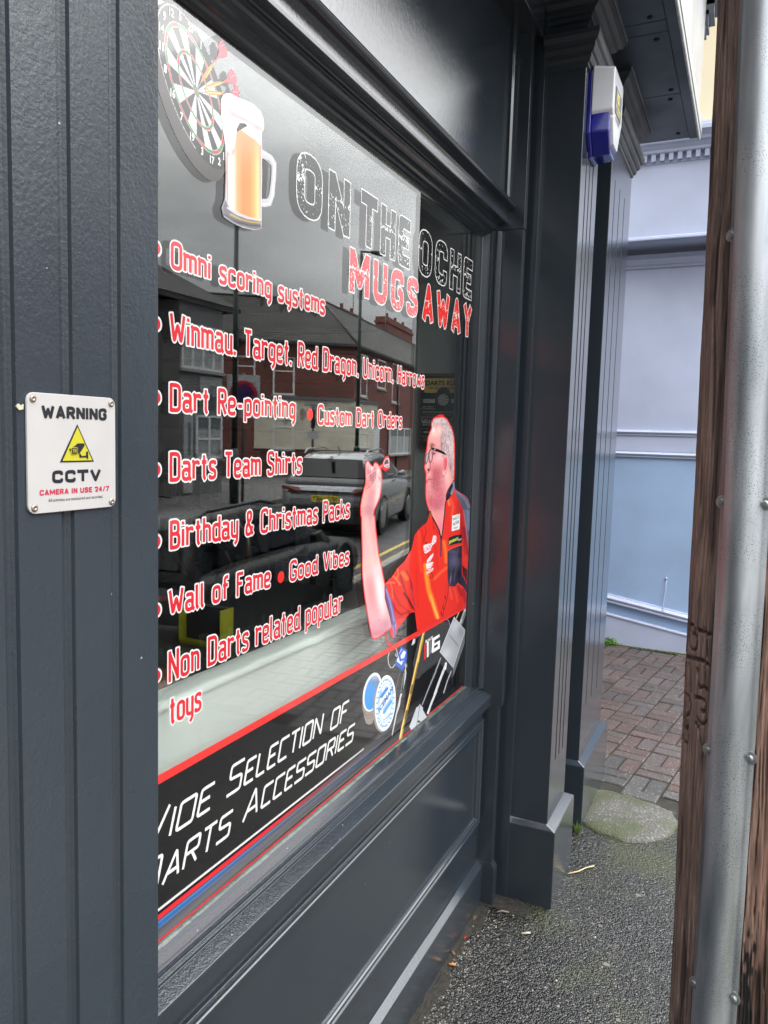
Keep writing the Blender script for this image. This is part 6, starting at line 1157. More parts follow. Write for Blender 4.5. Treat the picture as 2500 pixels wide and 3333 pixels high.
# keyring and blue tag
f.line(Z8([(855, 190), (880, 280), (870, 350), (840, 330), (850, 290)]), 1.1, (200, 198, 195)); f.line(Z8([(715, 280), (690, 370), (700, 480), (740, 570), (790, 570), (830, 510)]), 1.3, (196, 194, 190), soft=2)
f.poly(Z8([(950, 150), (1105, 240), (1075, 400), (985, 640), (825, 505), (870, 380)]), (40, 96, 190), soft=2.5); f.poly(Z8([(960, 200), (1050, 260), (1000, 430), (960, 520), (865, 440), (920, 280)]), (225, 232, 245), soft=2); f.line(Z8([(980, 230), (920, 330), (940, 430), (1000, 400)]), 3.2, (40, 90, 185), soft=3); f.line(Z8([(940, 400), (985, 440)]), 1, (40, 90, 185))
f.line(Z8([(940, 640), (890, 820), (850, 1000)]), 1.6, (90, 88, 90), soft=3)
f.poly(Z8([(1040, 560), (1070, 620), (1040, 800), (990, 1050), (950, 1180), (930, 1330), (870, 1500), (830, 1700), (785, 1900), (775, 1945), (770, 1900), (810, 1680), (850, 1480), (890, 1320), (920, 1180), (960, 1000), (1000, 760)]), (206, 208, 212)); f.poly(Z8([(1010, 640), (1030, 660), (990, 1090), (930, 1090), (940, 960), (980, 780)]), (18, 18, 20))
for k in range(14): f.blob(Z8([(1008 - k * 4.5, 690 + k * 28)])[0], (1.2, 1.6), (190, 190, 190), .8, 0, None, 2)
f.line(Z8([(1065, 520), (1085, 700), (1140, 1000)]), 4, (26, 26, 28)); f.line(Z8([(1090, 600), (1150, 880)]), .9, (120, 120, 124), soft=2); f.blob(Z8([(1050, 530)])[0], (3, 6), (215, 220, 225), .9)
# carbon case
CASE = Z9([(-60, 1090), (60, 1010), (160, 940), (560, 715), (610, 720), (645, 830), (690, 760), (440, 1380), (430, 1560), (300, 1640), (80, 1820), (-30, 1960), (-120, 1500)]); f.poly(CASE, (20, 20, 22)); w = f.inside(CASE)
for k in range(44): x = -110 + k * 18; f.line(Z9([(x + 220, 760), (x - 60, 1900)]), .55, (112, 112, 116), .9, .75); 
k_ = w < .5; 
base2 = Film(1.598, 2.3535, ZB0, ZB1 + .0005, .0010); banner(base2)
stripes = f.c.copy(); keep = (f.px > 1325) & (f.py > 2010) & (w < .5) & (f.px < 1480); f.c[keep] = base2.c[keep]
f.poly(Z8([(1160, 130), (1200, 0), (1240, -10), (1230, 80)]), (225, 224, 226))
f.line(Z9([(555, 718), (612, 728), (646, 840)]), .8, (170, 170, 172)); f.line(Z9([(-90, 1230), (-60, 1110), (60, 1010)]), .7, (130, 130, 134)); f.line(Z9([(430, 1550), (250, 1660), (60, 1830)]), .9, (48, 48, 50), soft=3)
# digits on the case
f.poly(Z9([(130, 1215), (170, 1190), (155, 1500), (120, 1530)]), (228, 40, 40)); f.poly(Z9([(180, 1170), (215, 1150), (215, 1450), (180, 1475)]), (240, 240, 242)); f.poly(Z9([(228, 1145), (268, 1120), (260, 1395), (225, 1425)]), (120, 120, 124))
f.poly(Z9([(285, 1100), (430, 1010), (435, 1060), (330, 1130), (325, 1200), (440, 1130), (438, 1290), (290, 1385), (272, 1370)]), (244, 244, 246)); f.poly(Z9([(325, 1245), (398, 1200), (396, 1250), (323, 1300)]), (24, 24, 26)); 
# gold bars
def bar(P, w_, c_, hi): f.line(P, w_, c_); f.line([(x - w_ * .3, y) for x, y in P], w_ * .35, hi, soft=1.5)
bar(Z8([(1380, 0), (1255, 560), (1140, 1100), (1060, 1450), (985, 1750), (940, 1990)]), 4.3, (206, 160, 70), (250, 222, 140)); f.line(Z8([(1395, 0), (1180, 980), (990, 1800)]), .7, (90, 60, 20))
for P in ([(1190, 920), (1150, 1080)], [(1070, 1440), (1040, 1590)]): f.line(Z8(P), 3.6, (120, 100, 60), soft=2)
bar(Z9([(120, 960), (60, 1200), (0, 1560)]), 3.4, (206, 160, 70), (250, 222, 140)); bar(Z9([(828, 560), (770, 690)]), 1.6, (170, 150, 110), (240, 225, 190))
# silver dart case and chains
f.line(Z9([(960, 500), (860, 790)]), 5.5, (130, 132, 134)); f.line(Z9([(945, 520), (850, 780)]), 2, (220, 222, 224), soft=2)
for k in range(12): f.line(Z9([(925 - k * 5, 560 + k * 13), (962 - k * 5, 570 + k * 13)]), .5, (60, 60, 62))
f.poly(Z9([(725, 665), (950, 935), (705, 1680), (440, 1365)]), (172, 175, 180)); w = f.inside(Z9([(725, 665), (950, 935), (705, 1680), (440, 1365)])); f.blob(Z9([(760, 850)])[0], (16, 22), (202, 204, 208), .8, 30, w); f.blob(Z9([(560, 1400)])[0], (18, 22), (206, 208, 212), .8, 30, w); f.blob(Z9([(860, 960)])[0], (10, 20), (140, 143, 150), .7, 0, w)
f.line(Z9([(725, 668), (948, 937), (706, 1678), (442, 1367), (725, 668)]), .8, (218, 220, 224)); f.poly(Z9([(440, 1370), (705, 1683), (700, 1880), (670, 1870), (640, 1830), (450, 1600), (435, 1480)]), (62, 64, 68)); f.poly(Z9([(952, 940), (940, 1180), (705, 1860), (706, 1685)]), (112, 115, 120))
def chain(P, w_, dark=(70, 72, 76), n=40, c0=(196, 198, 202)):
    f.line(P, w_, dark); f.line([(x - w_ * .25, y) for x, y in P], w_ * .45, c0, soft=1.5); a, e = np.array(P[0]), np.array(P[-1])
    for k in range(n): q = a + (e - a) * (k + .5) / n; f.line([q + [-w_, -.6], q + [w_, .6]], .45, (40, 40, 44), al=.8)
chain(Z9([(460, 1490), (330, 1820), (170, 2210)]), 3.4); chain(Z9([(670, 1750), (590, 1950), (520, 2180)]), 3.0, n=4); chain(Z9([(550, 1640), (430, 1950), (335, 2212)]), 3.6, (225, 226, 228), 26, (250, 250, 250)); f.line(Z9([(560, 1590), (545, 1700)]), 3.2, (235, 236, 238))
chain(Z8([(1659, 640), (1520, 960), (1380, 1310)]), 2.6); chain(Z8([(1659, 1040), (1560, 1280), (1490, 1480)]), 3.2, (220, 221, 224), 16, (250, 250, 250))
f.poly(Z8([(1260, 1370), (1295, 1350), (1330, 1300), (1390, 1370), (1390, 1420), (1470, 1560), (1300, 1740), (1160, 1820), (1120, 1750)]), (200, 203, 208)); f.line(Z8([(1330, 1320), (1280, 1640), (1250, 1780)]), 1.0, (110, 112, 118)); f.blob(Z8([(1310, 1650)])[0], (5, 4), (30, 30, 34), 1, 0, None, 2)
f.build('accessories_print', XG, t)
def wtext(s, label, px0, px1, py0, py1, z0, cap, small=.8):
    y0, y1 = float(onx((px0, py0), GX)[1]), float(onx((px1, py1), GX)[1]); ys, zs, D, Q = field_line(s, S3, y0, y1, z0, cap, .0030, 0.0, rad=.10, gap=.20, res=.0010, shear=.22, small=small); return setp(field_mesh('lettering', ys, zs, D, XG + .0003, FW), t)
# the left ends of both lines run behind the pilaster
wtext('Wide', '', 438, 702, 2760, 2600, .9480, .0575); wtext('Selection', '', 733, 1054, 2550, 2350, .9490, .0555, .82); wtext('of', '', 1074, 1137, 2340, 2310, .9420, .0470, 1.0)
wtext('Darts', '', 440, 761, 2850, 2640, .8740, .0560, .82); wtext('Accessories', '', 787, 1156, 2610, 2380, .8790, .0540, .78)
def inclined(s, a, e, size, m, nm='lettering', bold=.0, x=XG + .0004, sx=1, slant=0):
    pa, pb = onx(a, GX), onx(e, GX); d = _u(pb - pa); up = np.array([0, -d[2], d[1]]); c_ = (pa + pb) / 2; c_[0] = x; o = text(nm, s, size, m, tuple(c_), (tuple(d), tuple(up), (1, 0, 0)), None, bold=bold, sx=1)
    w_ = max(o.dimensions.y if False else 1e-6, 1e-6); co = np.array([v.co for v in o.data.vertices]); ext = (co @ d).max() - (co @ d).min(); tgt = np.linalg.norm(pb - pa); k = tgt / ext
    cc = co @ d; cm = (cc.max() + cc.min()) / 2
    for v, c1 in zip(o.data.vertices, cc): q = np.array(v.co) + d * ((c1 - cm) * (k - 1)) - d * (cm - c_ @ d); v.co = q
    return o
FB = film('blue_print', (.08, .22, .55)); FG = film('grey_print', (.22, .22, .24))
setp(inclined('BLACK', Z9([(150, 1165)])[0], Z9([(305, 1065)])[0], .012, FW, bold=.0004), t); setp(inclined('LUXAMAN', Z9([(625, 1020)])[0], Z9([(800, 1240)])[0], .012, FG), t)
setp(inclined('ICEMAN', Z8([(505, 1440)])[0], Z8([(790, 975)])[0], .021, FB, bold=.001), t); setp(inclined('OUTSTANDING', Z8([(590, 1645)])[0], Z8([(760, 1480)])[0], .008, FB), t); setp(inclined('PURE GRIP', Z8([(500, 1270)])[0], Z8([(560, 1000)])[0], .008, FB), t)
# ---- printed darts player
f = Film(1.545, 2.3535, 1.030, 1.665, .0011)
Q4 = lambda P: fr(1000, 1200, .4068, P); Q5 = lambda P: fr(1130, 1420, .11757, P); Q6 = lambda P: fr(1350, 1330, .1491, P); QA = lambda P: fr(1350, 1620, .19895, P); QB = lambda P: fr(1130, 1850, .16275, P)
HEAD_ = Q6([(370, 430), (365, 330), (400, 240), (450, 205), (520, 205), (580, 188), (640, 210), (690, 245), (735, 330), (780, 420), (815, 520), (838, 640), (848, 800), (850, 1000), (848, 1300), (838, 1540), (800, 1610), (735, 1720), (690, 1810), (672, 1920), (665, 2050)]) + QA([(500, 60), (480, 250), (455, 500), (430, 660), (400, 560), (340, 420), (275, 280), (245, 215)]) + Q6([(310, 2200), (270, 2080), (245, 1960), (240, 1850), (240, 1700), (250, 1600), (242, 1520), (250, 1450), (245, 1390), (222, 1330), (216, 1280), (228, 1200), (226, 1100), (240, 990), (262, 900), (275, 760), (290, 640), (330, 520)])
ARM = Q5([(375, 2212), (372, 1950), (395, 1800), (430, 1620), (465, 1470), (510, 1320), (520, 1200), (515, 1050), (515, 860), (515, 790), (540, 715), (565, 710), (610, 770), (670, 840), (715, 840), (745, 755), (785, 745), (835, 790), (865, 850), (890, 880), (905, 940), (925, 1020), (930, 1200), (915, 1450), (875, 1690), (790, 1890), (715, 2050), (700, 2212)]) + Q4([(532, 1180), (542, 1300), (562, 1480), (592, 1620), (614, 1728)]) + QB([(735, 400), (745, 600), (800, 820), (850, 1000), (880, 1165), (830, 1215), (760, 1250), (720, 1300), (600, 1380), (520, 1393), (493, 1350), (452, 1150), (402, 880), (352, 560), (322, 300), (305, 0)]) + Q4([(442, 1500), (436, 1300), (434, 1170)])
TORSO = QA([(240, 225), (240, 290), (190, 420), (120, 470), (60, 530), (0, 620)]) + QB([(1290, -380), (1130, -120), (1000, 0), (950, 80), (900, 165), (820, 235), (770, 300), (740, 345), (740, 600), (820, 880), (885, 1165), (905, 1240), (905, 1345), (925, 1385), (965, 1290), (1000, 1180), (1090, 1080), (1180, 960), (1240, 880), (1290, 868), (1362, 868)]) + QA([(5, 1880), (40, 2170), (845, 1745), (848, 1720), (850, 1400), (870, 800), (905, 180), (895, 120), (850, 10)]) + Q6([(1080, 1905), (950, 1830), (865, 1765), (850, 1720), (835, 1560), (700, 1800), (665, 2000)]) + QA([(470, 500), (430, 670), (330, 430)])
FL = Q5([(880, 810), (970, 750), (1000, 640), (1060, 560), (1110, 535), (1150, 590), (1165, 700), (1170, 880), (1090, 930), (1040, 962), (1000, 940), (960, 880), (930, 920)])
for P, g in ((HEAD_, 3.2), (ARM, 3.6), (TORSO, 2.0), (FL, .5)): f.poly(P, (228, 40, 50), sil=True, grow=g)
f.poly(Q6([(345, 430), (350, 300), (400, 200), (480, 150), (580, 105), (605, 120), (640, 180), (690, 200), (740, 300)]), (226, 40, 46), sil=True)
f.poly(QB([(740, 1290), (758, 1270), (825, 1480), (862, 1508), (890, 1480), (905, 1500), (832, 1556), (808, 1540)]), (226, 50, 56), sil=True); f.poly(QB([(825, 1225), (892, 1165), (912, 1240), (912, 1345), (890, 1420), (850, 1300)]), (226, 44, 50), sil=True)
# arm
f.poly(ARM, (232, 168, 164), soft=2); w = f.inside(ARM, 2.5)
for P, c_, a_, r in (([(620, 300)], (252, 232, 234), .9, (14, 60)), ([(660, 620)], (253, 236, 238), .9, (13, 60)), ([(450, 500)], (222, 150, 158), .8, (20, 90)), ([(560, 1150)], (214, 140, 158), .8, (50, 22)), ([(600, 1300)], (196, 116, 136), .8, (50, 14)), ([(500, 900)], (236, 172, 180), .6, (30, 40)), ([(340, 300)], (250, 190, 190), .6, (6, 90)), ([(760, 1120)], (182, 122, 150), .6, (16, 22))): f.blob(QB(P)[0], r, c_, a_, -8, w)
for c0, r, c_, a_ in (((480, 1300), (14, 90), (250, 196, 186), .8), ((500, 1200), (10, 30), (206, 150, 158), .5), ((540, 1500), (8, 60), (226, 168, 172), .6), ((470, 1480), (10, 80), (236, 170, 172), .6)): f.blob(Q4([c0])[0], r, c_, a_, -5, w)
for c0, r, c_, a_, an in (((600, 2050), (30, 20), (196, 128, 138), .8, 0), ((640, 1700), (26, 40), (214, 138, 146), .8, 10), ((830, 1600), (8, 44), (250, 214, 208), .8, 8), ((450, 1700), (10, 44), (248, 178, 160), .8, 8), ((540, 1330), (9, 20), (240, 104, 100), .8, 30), ((690, 1160), (13, 17), (168, 84, 98), .9, 0), ((740, 960), (8, 16), (196, 100, 112), .9, 10), ((575, 960), (6, 22), (196, 92, 108), .9, 0), ((660, 880), (7, 9), (255, 222, 224), .9, 0), ((560, 740), (5, 9), (250, 190, 180), .8, 0), ((790, 790), (7, 6), (250, 172, 160), .8, 0), ((850, 960), (6, 14), (255, 226, 224), .95, 0), ((820, 1150), (8, 22), (248, 196, 192), .9, 15), ((560, 1200), (8, 8), (250, 150, 136), .7, 0)): f.blob(Q5([c0])[0], r, c_, a_, an, w)
for P, ww, c_, a_ in (([(780, 1000), (770, 1150), (700, 1290), (600, 1400), (560, 1450)], .9, (150, 60, 70), .7), ([(630, 850), (640, 1000), (620, 1200)], .9, (150, 60, 72), .8), ([(530, 1230), (600, 1215), (690, 1235)], .8, (150, 60, 70), .7), ([(480, 1460), (550, 1450), (600, 1380)], .8, (150, 60, 64), .6), ([(890, 1130), (905, 1280)], .9, (150, 60, 76), .8), ([(860, 1110), (895, 1200)], .8, (170, 80, 96), .7), ([(860, 1360), (905, 1480)], .9, (160, 76, 90), .7), ([(880, 980), (910, 1050)], .9, (170, 80, 90), .7), ([(700, 1330), (720, 1600)], .6, (196, 120, 126), .6), ([(640, 1400), (660, 1600)], .6, (200, 126, 130), .6), ([(760, 1300), (770, 1420)], .6, (190, 116, 120), .6), ([(390, 2080), (440, 1980), (560, 1940), (680, 2010)], .7, (180, 110, 120), .6)): f.line(Q5(P), ww, c_, 1.5, a_)
f.line(Q5([(528, 1112), (660, 1010), (800, 925)]), .8, (245, 190, 196)); f.line(Q5([(800, 925), (880, 865)]), 1.1, (240, 176, 170)); f.line(Q5([(875, 862), (980, 805)]), 1.7, (248, 130, 120)); f.line(Q5([(980, 800), (1130, 750)]), 1.0, (230, 80, 84))
f.poly(Q5([(985, 760), (1010, 680), (1065, 610), (1130, 595), (1150, 680), (1152, 850), (1080, 875), (1005, 835)]), (206, 198, 202)); f.poly(Q5([(1005, 755), (1040, 670), (1100, 625), (1128, 670), (1130, 740), (1040, 780)]), (84, 74, 78)); f.poly(Q5([(1050, 835), (1130, 790), (1135, 835), (1080, 860)]), (128, 150, 176)); f.line(Q5([(990, 805), (1135, 745)]), 1.2, (232, 84, 88)); f.line(Q5([(1130, 630), (1135, 690)]), 1.1, (250, 214, 220)); f.blob(QB([(625, 1037)])[0], (1.2, 1.6), (60, 20, 30), 1)
# torso
f.poly(TORSO, (226, 48, 36), soft=2); w = f.inside(TORSO, 2.5)
for P, ww, c_, a_, sf in (([(170, 1100), (190, 1300), (220, 1500), (290, 1700), (360, 1950)], 6, (250, 150, 50), .75, 9), ([(250, 1600), (310, 1800), (370, 1960)], 3, (255, 196, 96), .7, 6), ([(60, 560), (70, 900), (100, 1200)], 4, (240, 80, 44), .6, 7), ([(470, 720), (500, 900), (510, 1050)], 5, (252, 130, 44), .7, 8), ([(300, 1340), (420, 1220), (520, 1140)], 4, (250, 120, 50), .5, 7), ([(590, 30), (620, 150), (600, 300)], 4, (244, 90, 60), .7, 6), ([(540, 20), (560, 120)], 2.5, (255, 150, 90), .7, 5), ([(100, 520), (140, 700), (150, 900)], 2.5, (190, 28, 26), .6, 5), ([(160, 470), (180, 560), (140, 700)], 1.2, (110, 16, 20), .7, 3), ([(290, 380), (300, 520)], 1.2, (120, 20, 24), .7, 3), ([(310, 480), (380, 600)], 1.6, (150, 24, 28), .6, 4), ([(330, 780), (350, 1000), (370, 1150)], 3, (200, 32, 28), .5, 6), ([(720, 100), (760, 400), (770, 640)], 9, (160, 26, 36), .6, 14), ([(800, 500), (820, 700), (850, 900)], 7, (120, 20, 36), .7, 12), ([(700, 1450), (760, 1600)], 3, (120, 20, 40), .7, 6), ([(780, 1500), (830, 1700)], 6, (110, 24, 50), .6, 10), ([(560, 1480), (600, 1650)], 3, (244, 90, 76), .6, 6), ([(640, 1480), (700, 1700)], 3, (236, 80, 76), .6, 6)): f.line(QA(P), ww, c_, sf, a_)
for P, ww, c_, a_, sf in (([(1000, 30), (1050, 130), (1110, 320), (1180, 520), (1290, 760), (1340, 840)], 1.6, (70, 18, 24), .85, 5), ([(1130, 500), (1210, 620), (1300, 790)], 3.0, (50, 14, 20), .9, 6), ([(1270, 260), (1300, 480), (1330, 760)], 1.6, (80, 60, 100), .8, 4), ([(1180, 40), (1250, 220), (1290, 420)], 1.6, (90, 20, 30), .7, 5), ([(860, 330), (940, 520), (1040, 720), (1200, 840)], 2.4, (160, 30, 30), .7, 6), ([(900, 700), (960, 830), (1060, 920), (1230, 870)], 2.6, (90, 18, 24), .8, 6), ([(1000, 20), (1020, 120), (980, 200)], 2.2, (250, 130, 60), .7, 5), ([(1100, 90), (1180, 200)], 6, (252, 120, 50), .8, 9), ([(900, 150), (980, 220), (1050, 330)], 2, (250, 140, 80), .7, 5), ([(850, 270), (890, 400), (900, 600)], 1.6, (252, 110, 80), .7, 4), ([(780, 300), (860, 280), (940, 290)], 1.6, (252, 130, 90), .7, 4), ([(1010, 1000), (1150, 900)], 3, (190, 40, 36), .7, 6), ([(1380, 0), (1390, 400), (1410, 800)], 3, (200, 40, 34), .5, 7), ([(1560, 100), (1610, 420), (1659, 640)], 3, (252, 150, 40), .7, 7)): f.line(QB(P), ww, c_, sf, a_)
# lavender cuff
f.poly(QB([(740, 360), (775, 325), (792, 430), (862, 600), (902, 720), (948, 960), (965, 1040), (940, 1110), (903, 1170), (882, 1160), (860, 1050), (820, 880), (752, 600)]), (104, 86, 140)); f.line(QB([(770, 420), (840, 640), (900, 900), (930, 1060)]), 2.2, (172, 158, 214), 5, .8); f.line(QB([(745, 420), (760, 600), (840, 900), (880, 1100)]), 1.0, (40, 34, 60), 2, .9); f.poly(QB([(888, 1162), (962, 1048), (978, 1130), (966, 1290), (922, 1395), (903, 1345), (908, 1240)]), (150, 132, 190)); f.line(QB([(960, 1060), (920, 1150), (945, 1220), (930, 1330)]), 1.1, (50, 40, 70), 2.5, .9)
# dark side panel, pocket, shoulder
f.poly(QA([(715, -10), (850, 5), (898, 125), (905, 190), (900, 400), (872, 800), (845, 640), (820, 460), (790, 200), (760, 80)]), (84, 92, 118), soft=3); f.line(QA([(800, 60), (860, 200), (872, 500)]), 6, (126, 136, 160), 10, .7); f.line(QA([(725, 0), (765, 80), (795, 200), (830, 470), (860, 700)]), .7, (200, 130, 140))
f.poly(Q6([(865, 1765), (950, 1832), (1080, 1907), (1140, 1965), (1190, 2080), (1200, 2212), (1040, 2212), (990, 2050), (920, 1950), (880, 1840)]), (84, 90, 108), soft=2); f.line(Q6([(900, 1810), (1000, 1900), (1110, 2000), (1170, 2150)]), 3.5, (128, 132, 148), 7, .7)
f.poly(QA([(528, 868), (600, 830), (765, 770), (768, 900), (765, 1240), (850, 1420), (848, 1560), (790, 1460), (700, 1390), (655, 1452), (548, 1446), (530, 1300)]), (44, 40, 60), soft=2); w = f.inside(QA([(528, 868), (765, 775), (765, 1240), (700, 1390), (655, 1450), (548, 1446)]), 3)
for c0, r, c_, a_ in (((640, 1030), (18, 26), (98, 92, 122), .8), ((600, 880), (22, 6), (86, 84, 104), .7), ((720, 950), (6, 12), (16, 14, 24), .8), ((580, 1330), (3, 20), (110, 104, 136), .8), ((650, 1280), (2.5, 18), (96, 90, 120), .7), ((700, 1250), (8, 20), (14, 12, 20), .8), ((620, 1200), (4, 16), (22, 18, 32), .7)): f.blob(QA([c0])[0], r, c_, a_, 8, w)
f.line(QA([(528, 868), (600, 828), (765, 768)]), .7, (236, 120, 90)); f.line(QA([(770, 1240), (850, 1420)]), 1, (190, 40, 50), 3, .8); f.poly(QA([(768, 1100), (856, 1180), (850, 1400), (775, 1240)]), (14, 10, 16), soft=4, al=.9)
# head
f.poly(HEAD_, (232, 152, 146), soft=2); w = f.inside(HEAD_, 2.5)
for c0, r, c_, a_, an in (((430, 560), (20, 16), (250, 196, 186), .9, 0), ((520, 460), (8, 14), (252, 214, 212), .8, 0), ((400, 470), (5, 10), (255, 240, 236), .9, 0), ((450, 740), (22, 16), (244, 168, 164), .8, 0), ((470, 1130), (20, 18), (250, 176, 182), .9, 0), ((530, 1050), (10, 14), (252, 196, 202), .8, 0), ((460, 1400), (24, 30), (206, 98, 112), .85, 0), ((440, 1600), (16, 30), (190, 86, 102), .75, 0), ((500, 1750), (24, 34), (200, 104, 116), .75, 0), ((560, 1900), (14, 30), (222, 112, 128), .7, 0), ((300, 1750), (10, 24), (236, 148, 160), .8, 0), ((330, 2000), (14, 16), (216, 96, 112), .7, 0), ((450, 2100), (20, 16), (190, 84, 102), .7, 0), ((680, 1500), (10, 26), (252, 196, 192), .9, 10), ((720, 1600), (8, 24), (250, 184, 180), .8, 10), ((620, 1650), (10, 26), (232, 140, 148), .7, 0), ((300, 1450), (9, 10), (250, 168, 172), .8, 0), ((290, 1640), (8, 10), (246, 160, 170), .8, 0), ((265, 1250), (6, 12), (248, 176, 180), .8, 0)): f.blob(Q6([c0])[0], r, c_, a_, an, w)
for c0, r, c_, a_ in (((420, 450), (14, 24), (232, 120, 138), .8), ((330, 100), (22, 20), (214, 106, 124), .8), ((430, 300), (10, 34), (238, 150, 160), .7), ((400, 100), (14, 20), (206, 110, 128), .6)): f.blob(QA([c0])[0], r, c_, a_, 0, w)
st_n = f.noise((1.2, 1.6), 3); jaw = f.inside(Q6([(240, 1700), (330, 1500), (400, 1300), (560, 1300), (640, 1480), (640, 2212), (300, 2212)]), 12) * w; f.c *= (1 - .34 * (jaw * (st_n > .62)))[..., None]
HAIR = Q6([(366, 440), (362, 330), (400, 240), (450, 205), (520, 205), (580, 188), (640, 210), (690, 245), (735, 330), (780, 420), (815, 520), (838, 640), (848, 800), (850, 1000), (848, 1300), (838, 1540), (805, 1500), (770, 1360), (735, 1190), (705, 1030), (655, 1000), (640, 1090), (600, 1060), (580, 970), (560, 860), (545, 720), (560, 600), (590, 500), (585, 400), (530, 350), (450, 350), (400, 380)])
hw = f.inside(HAIR, 5) * w; n1 = f.noise((1.1, 3.4), 7); n2 = f.noise((2.2, 6), 8); hc = lin((196, 176, 178))[None, None] * (.40 + 1.15 * n1 * (.5 + n2))[..., None]; f.c = f.c * (1 - hw[..., None] * .92) + hc * hw[..., None] * .92
f.blob(Q6([(570, 820)])[0], (5, 24), (120, 96, 102), .7, 0, hw); f.blob(Q6([(760, 1280)])[0], (8, 20), (96, 78, 82), .6, 0, hw); f.blob(Q6([(800, 800)])[0], (6, 50), (222, 206, 208), .5, 0, hw); f.blob(Q6([(480, 280)])[0], (16, 6), (226, 214, 206), .5, 0, hw)
EAR = Q6([(640, 1060), (680, 1020), (712, 1060), (718, 1180), (705, 1300), (670, 1420), (620, 1470), (600, 1400), (615, 1300), (610, 1200), (625, 1110)]); f.poly(EAR, (238, 110, 122), soft=2); f.line(Q6([(640, 1070), (680, 1030), (708, 1080), (706, 1230), (670, 1380)]), 1.1, (252, 184, 188), 2); f.line(Q6([(655, 1120), (680, 1150), (670, 1280), (650, 1320)]), 1.2, (150, 40, 56), 2.5, .9); f.blob(Q6([(630, 1400)])[0], (4, 8), (255, 196, 200), .9); f.line(Q6([(600, 1480), (640, 1470)]), 1, (120, 40, 50), 3, .8)
f.blob(Q6([(370, 800)])[0], (9, 7), (110, 60, 66), .75, 20); f.line(Q6([(335, 840), (380, 770), (420, 800)]), .9, (70, 40, 46), 3, .7)
f.poly(Q6([(305, 960), (340, 895), (385, 880), (390, 990), (370, 1120), (325, 1185), (300, 1100)]), (214, 168, 172), soft=2, al=.7); f.line(Q6([(350, 930), (370, 1010)]), 1.2, (120, 84, 90), 3, .7); f.blob(Q6([(410, 985)])[0], (5, 3.5), (60, 26, 32), .9); f.line(Q6([(395, 960), (450, 940), (520, 950)]), 1.2, (190, 60, 70), 3, .7)
f.line(Q6([(385, 880), (330, 900), (303, 970), (302, 1100), (325, 1182), (365, 1130), (388, 1000), (385, 880)]), 1.15, (26, 24, 32)); f.poly(Q6([(232, 1080), (250, 1000), (292, 975), (288, 1060), (240, 1200)]), (160, 176, 184)); f.line(Q6([(222, 1130), (240, 1010), (300, 965), (292, 1060), (236, 1215), (222, 1130)]), .9, (40, 40, 52)); f.line(Q6([(300, 965), (340, 880)]), 1.2, (26, 24, 32))
f.poly(Q6([(345, 830), (400, 855), (520, 890), (640, 950), (680, 1000), (665, 1015), (560, 970), (400, 910), (350, 880)]), (20, 19, 24)); f.line(Q6([(420, 886), (438, 890)]), .9, (240, 232, 230)); f.line(Q6([(330, 1195), (360, 1175), (400, 1180), (395, 1210)]), .8, (200, 90, 104), 2, .8)
f.blob(Q6([(290, 1335)])[0], (4.2, 4.6), (46, 10, 16), 1, 0, None, 1.6); f.line(Q6([(325, 1190), (332, 1300), (300, 1380), (270, 1400)]), 1.2, (150, 56, 70), 3, .8); f.line(Q6([(250, 1590), (275, 1552), (310, 1540), (345, 1548)]), 1.1, (120, 26, 46), 2, .95); f.line(Q6([(300, 1490), (340, 1530)]), 1.4, (190, 100, 110), 4, .7); f.blob(Q6([(268, 1620)])[0], (3, 5), (170, 110, 80), .7); f.line(Q6([(240, 1680), (290, 1720)]), 1, (200, 110, 126), 3, .6)
# collar, zip
f.poly(Q6([(668, 2010), (672, 1880), (720, 1755), (790, 1645), (836, 1562), (862, 1660), (862, 1755), (835, 1800), (790, 1880), (740, 1965), (690, 2015)]), (26, 27, 36)); f.line(Q6([(835, 1610), (850, 1700), (790, 1850)]), 3, (142, 160, 186), 5, .8); f.line(Q6([(740, 1760), (700, 1880)]), 1.6, (60, 70, 96), 4, .7)
f.line(QA([(500, 60), (480, 280), (455, 500), (432, 660)]), 1.7, (28, 24, 34)); f.line(QA([(248, 225), (262, 290), (320, 390), (390, 530), (425, 670)]), 2.2, (28, 22, 30)); f.poly(QA([(412, 660), (440, 660), (432, 945), (410, 970)]), (44, 44, 62)); f.line(QA([(425, 680), (422, 940)]), .5, (110, 110, 130), 1.2, .8); f.line(QA([(250, 250), (270, 320)]), 1, (196, 130, 60), 2, .8)
f.line(QA([(205, 905), (225, 1000), (260, 1180), (302, 1362)]), .8, (60, 16, 22), 2, .9); f.line(QA([(555, 1450), (520, 1640), (448, 1945)]), .8, (40, 16, 22), 2, .9); f.line(QA([(520, 1400), (500, 1560), (470, 1700), (400, 1940)]), .6, (120, 30, 26), 2, .7)
for a, c in (((485, 1600), (498, 1650)), ((455, 1770), (462, 1830)), ((430, 1880), (440, 1930)), ((245, 1290), (262, 1320))): f.line(QA([a, c]), 1.0, (30, 14, 20))
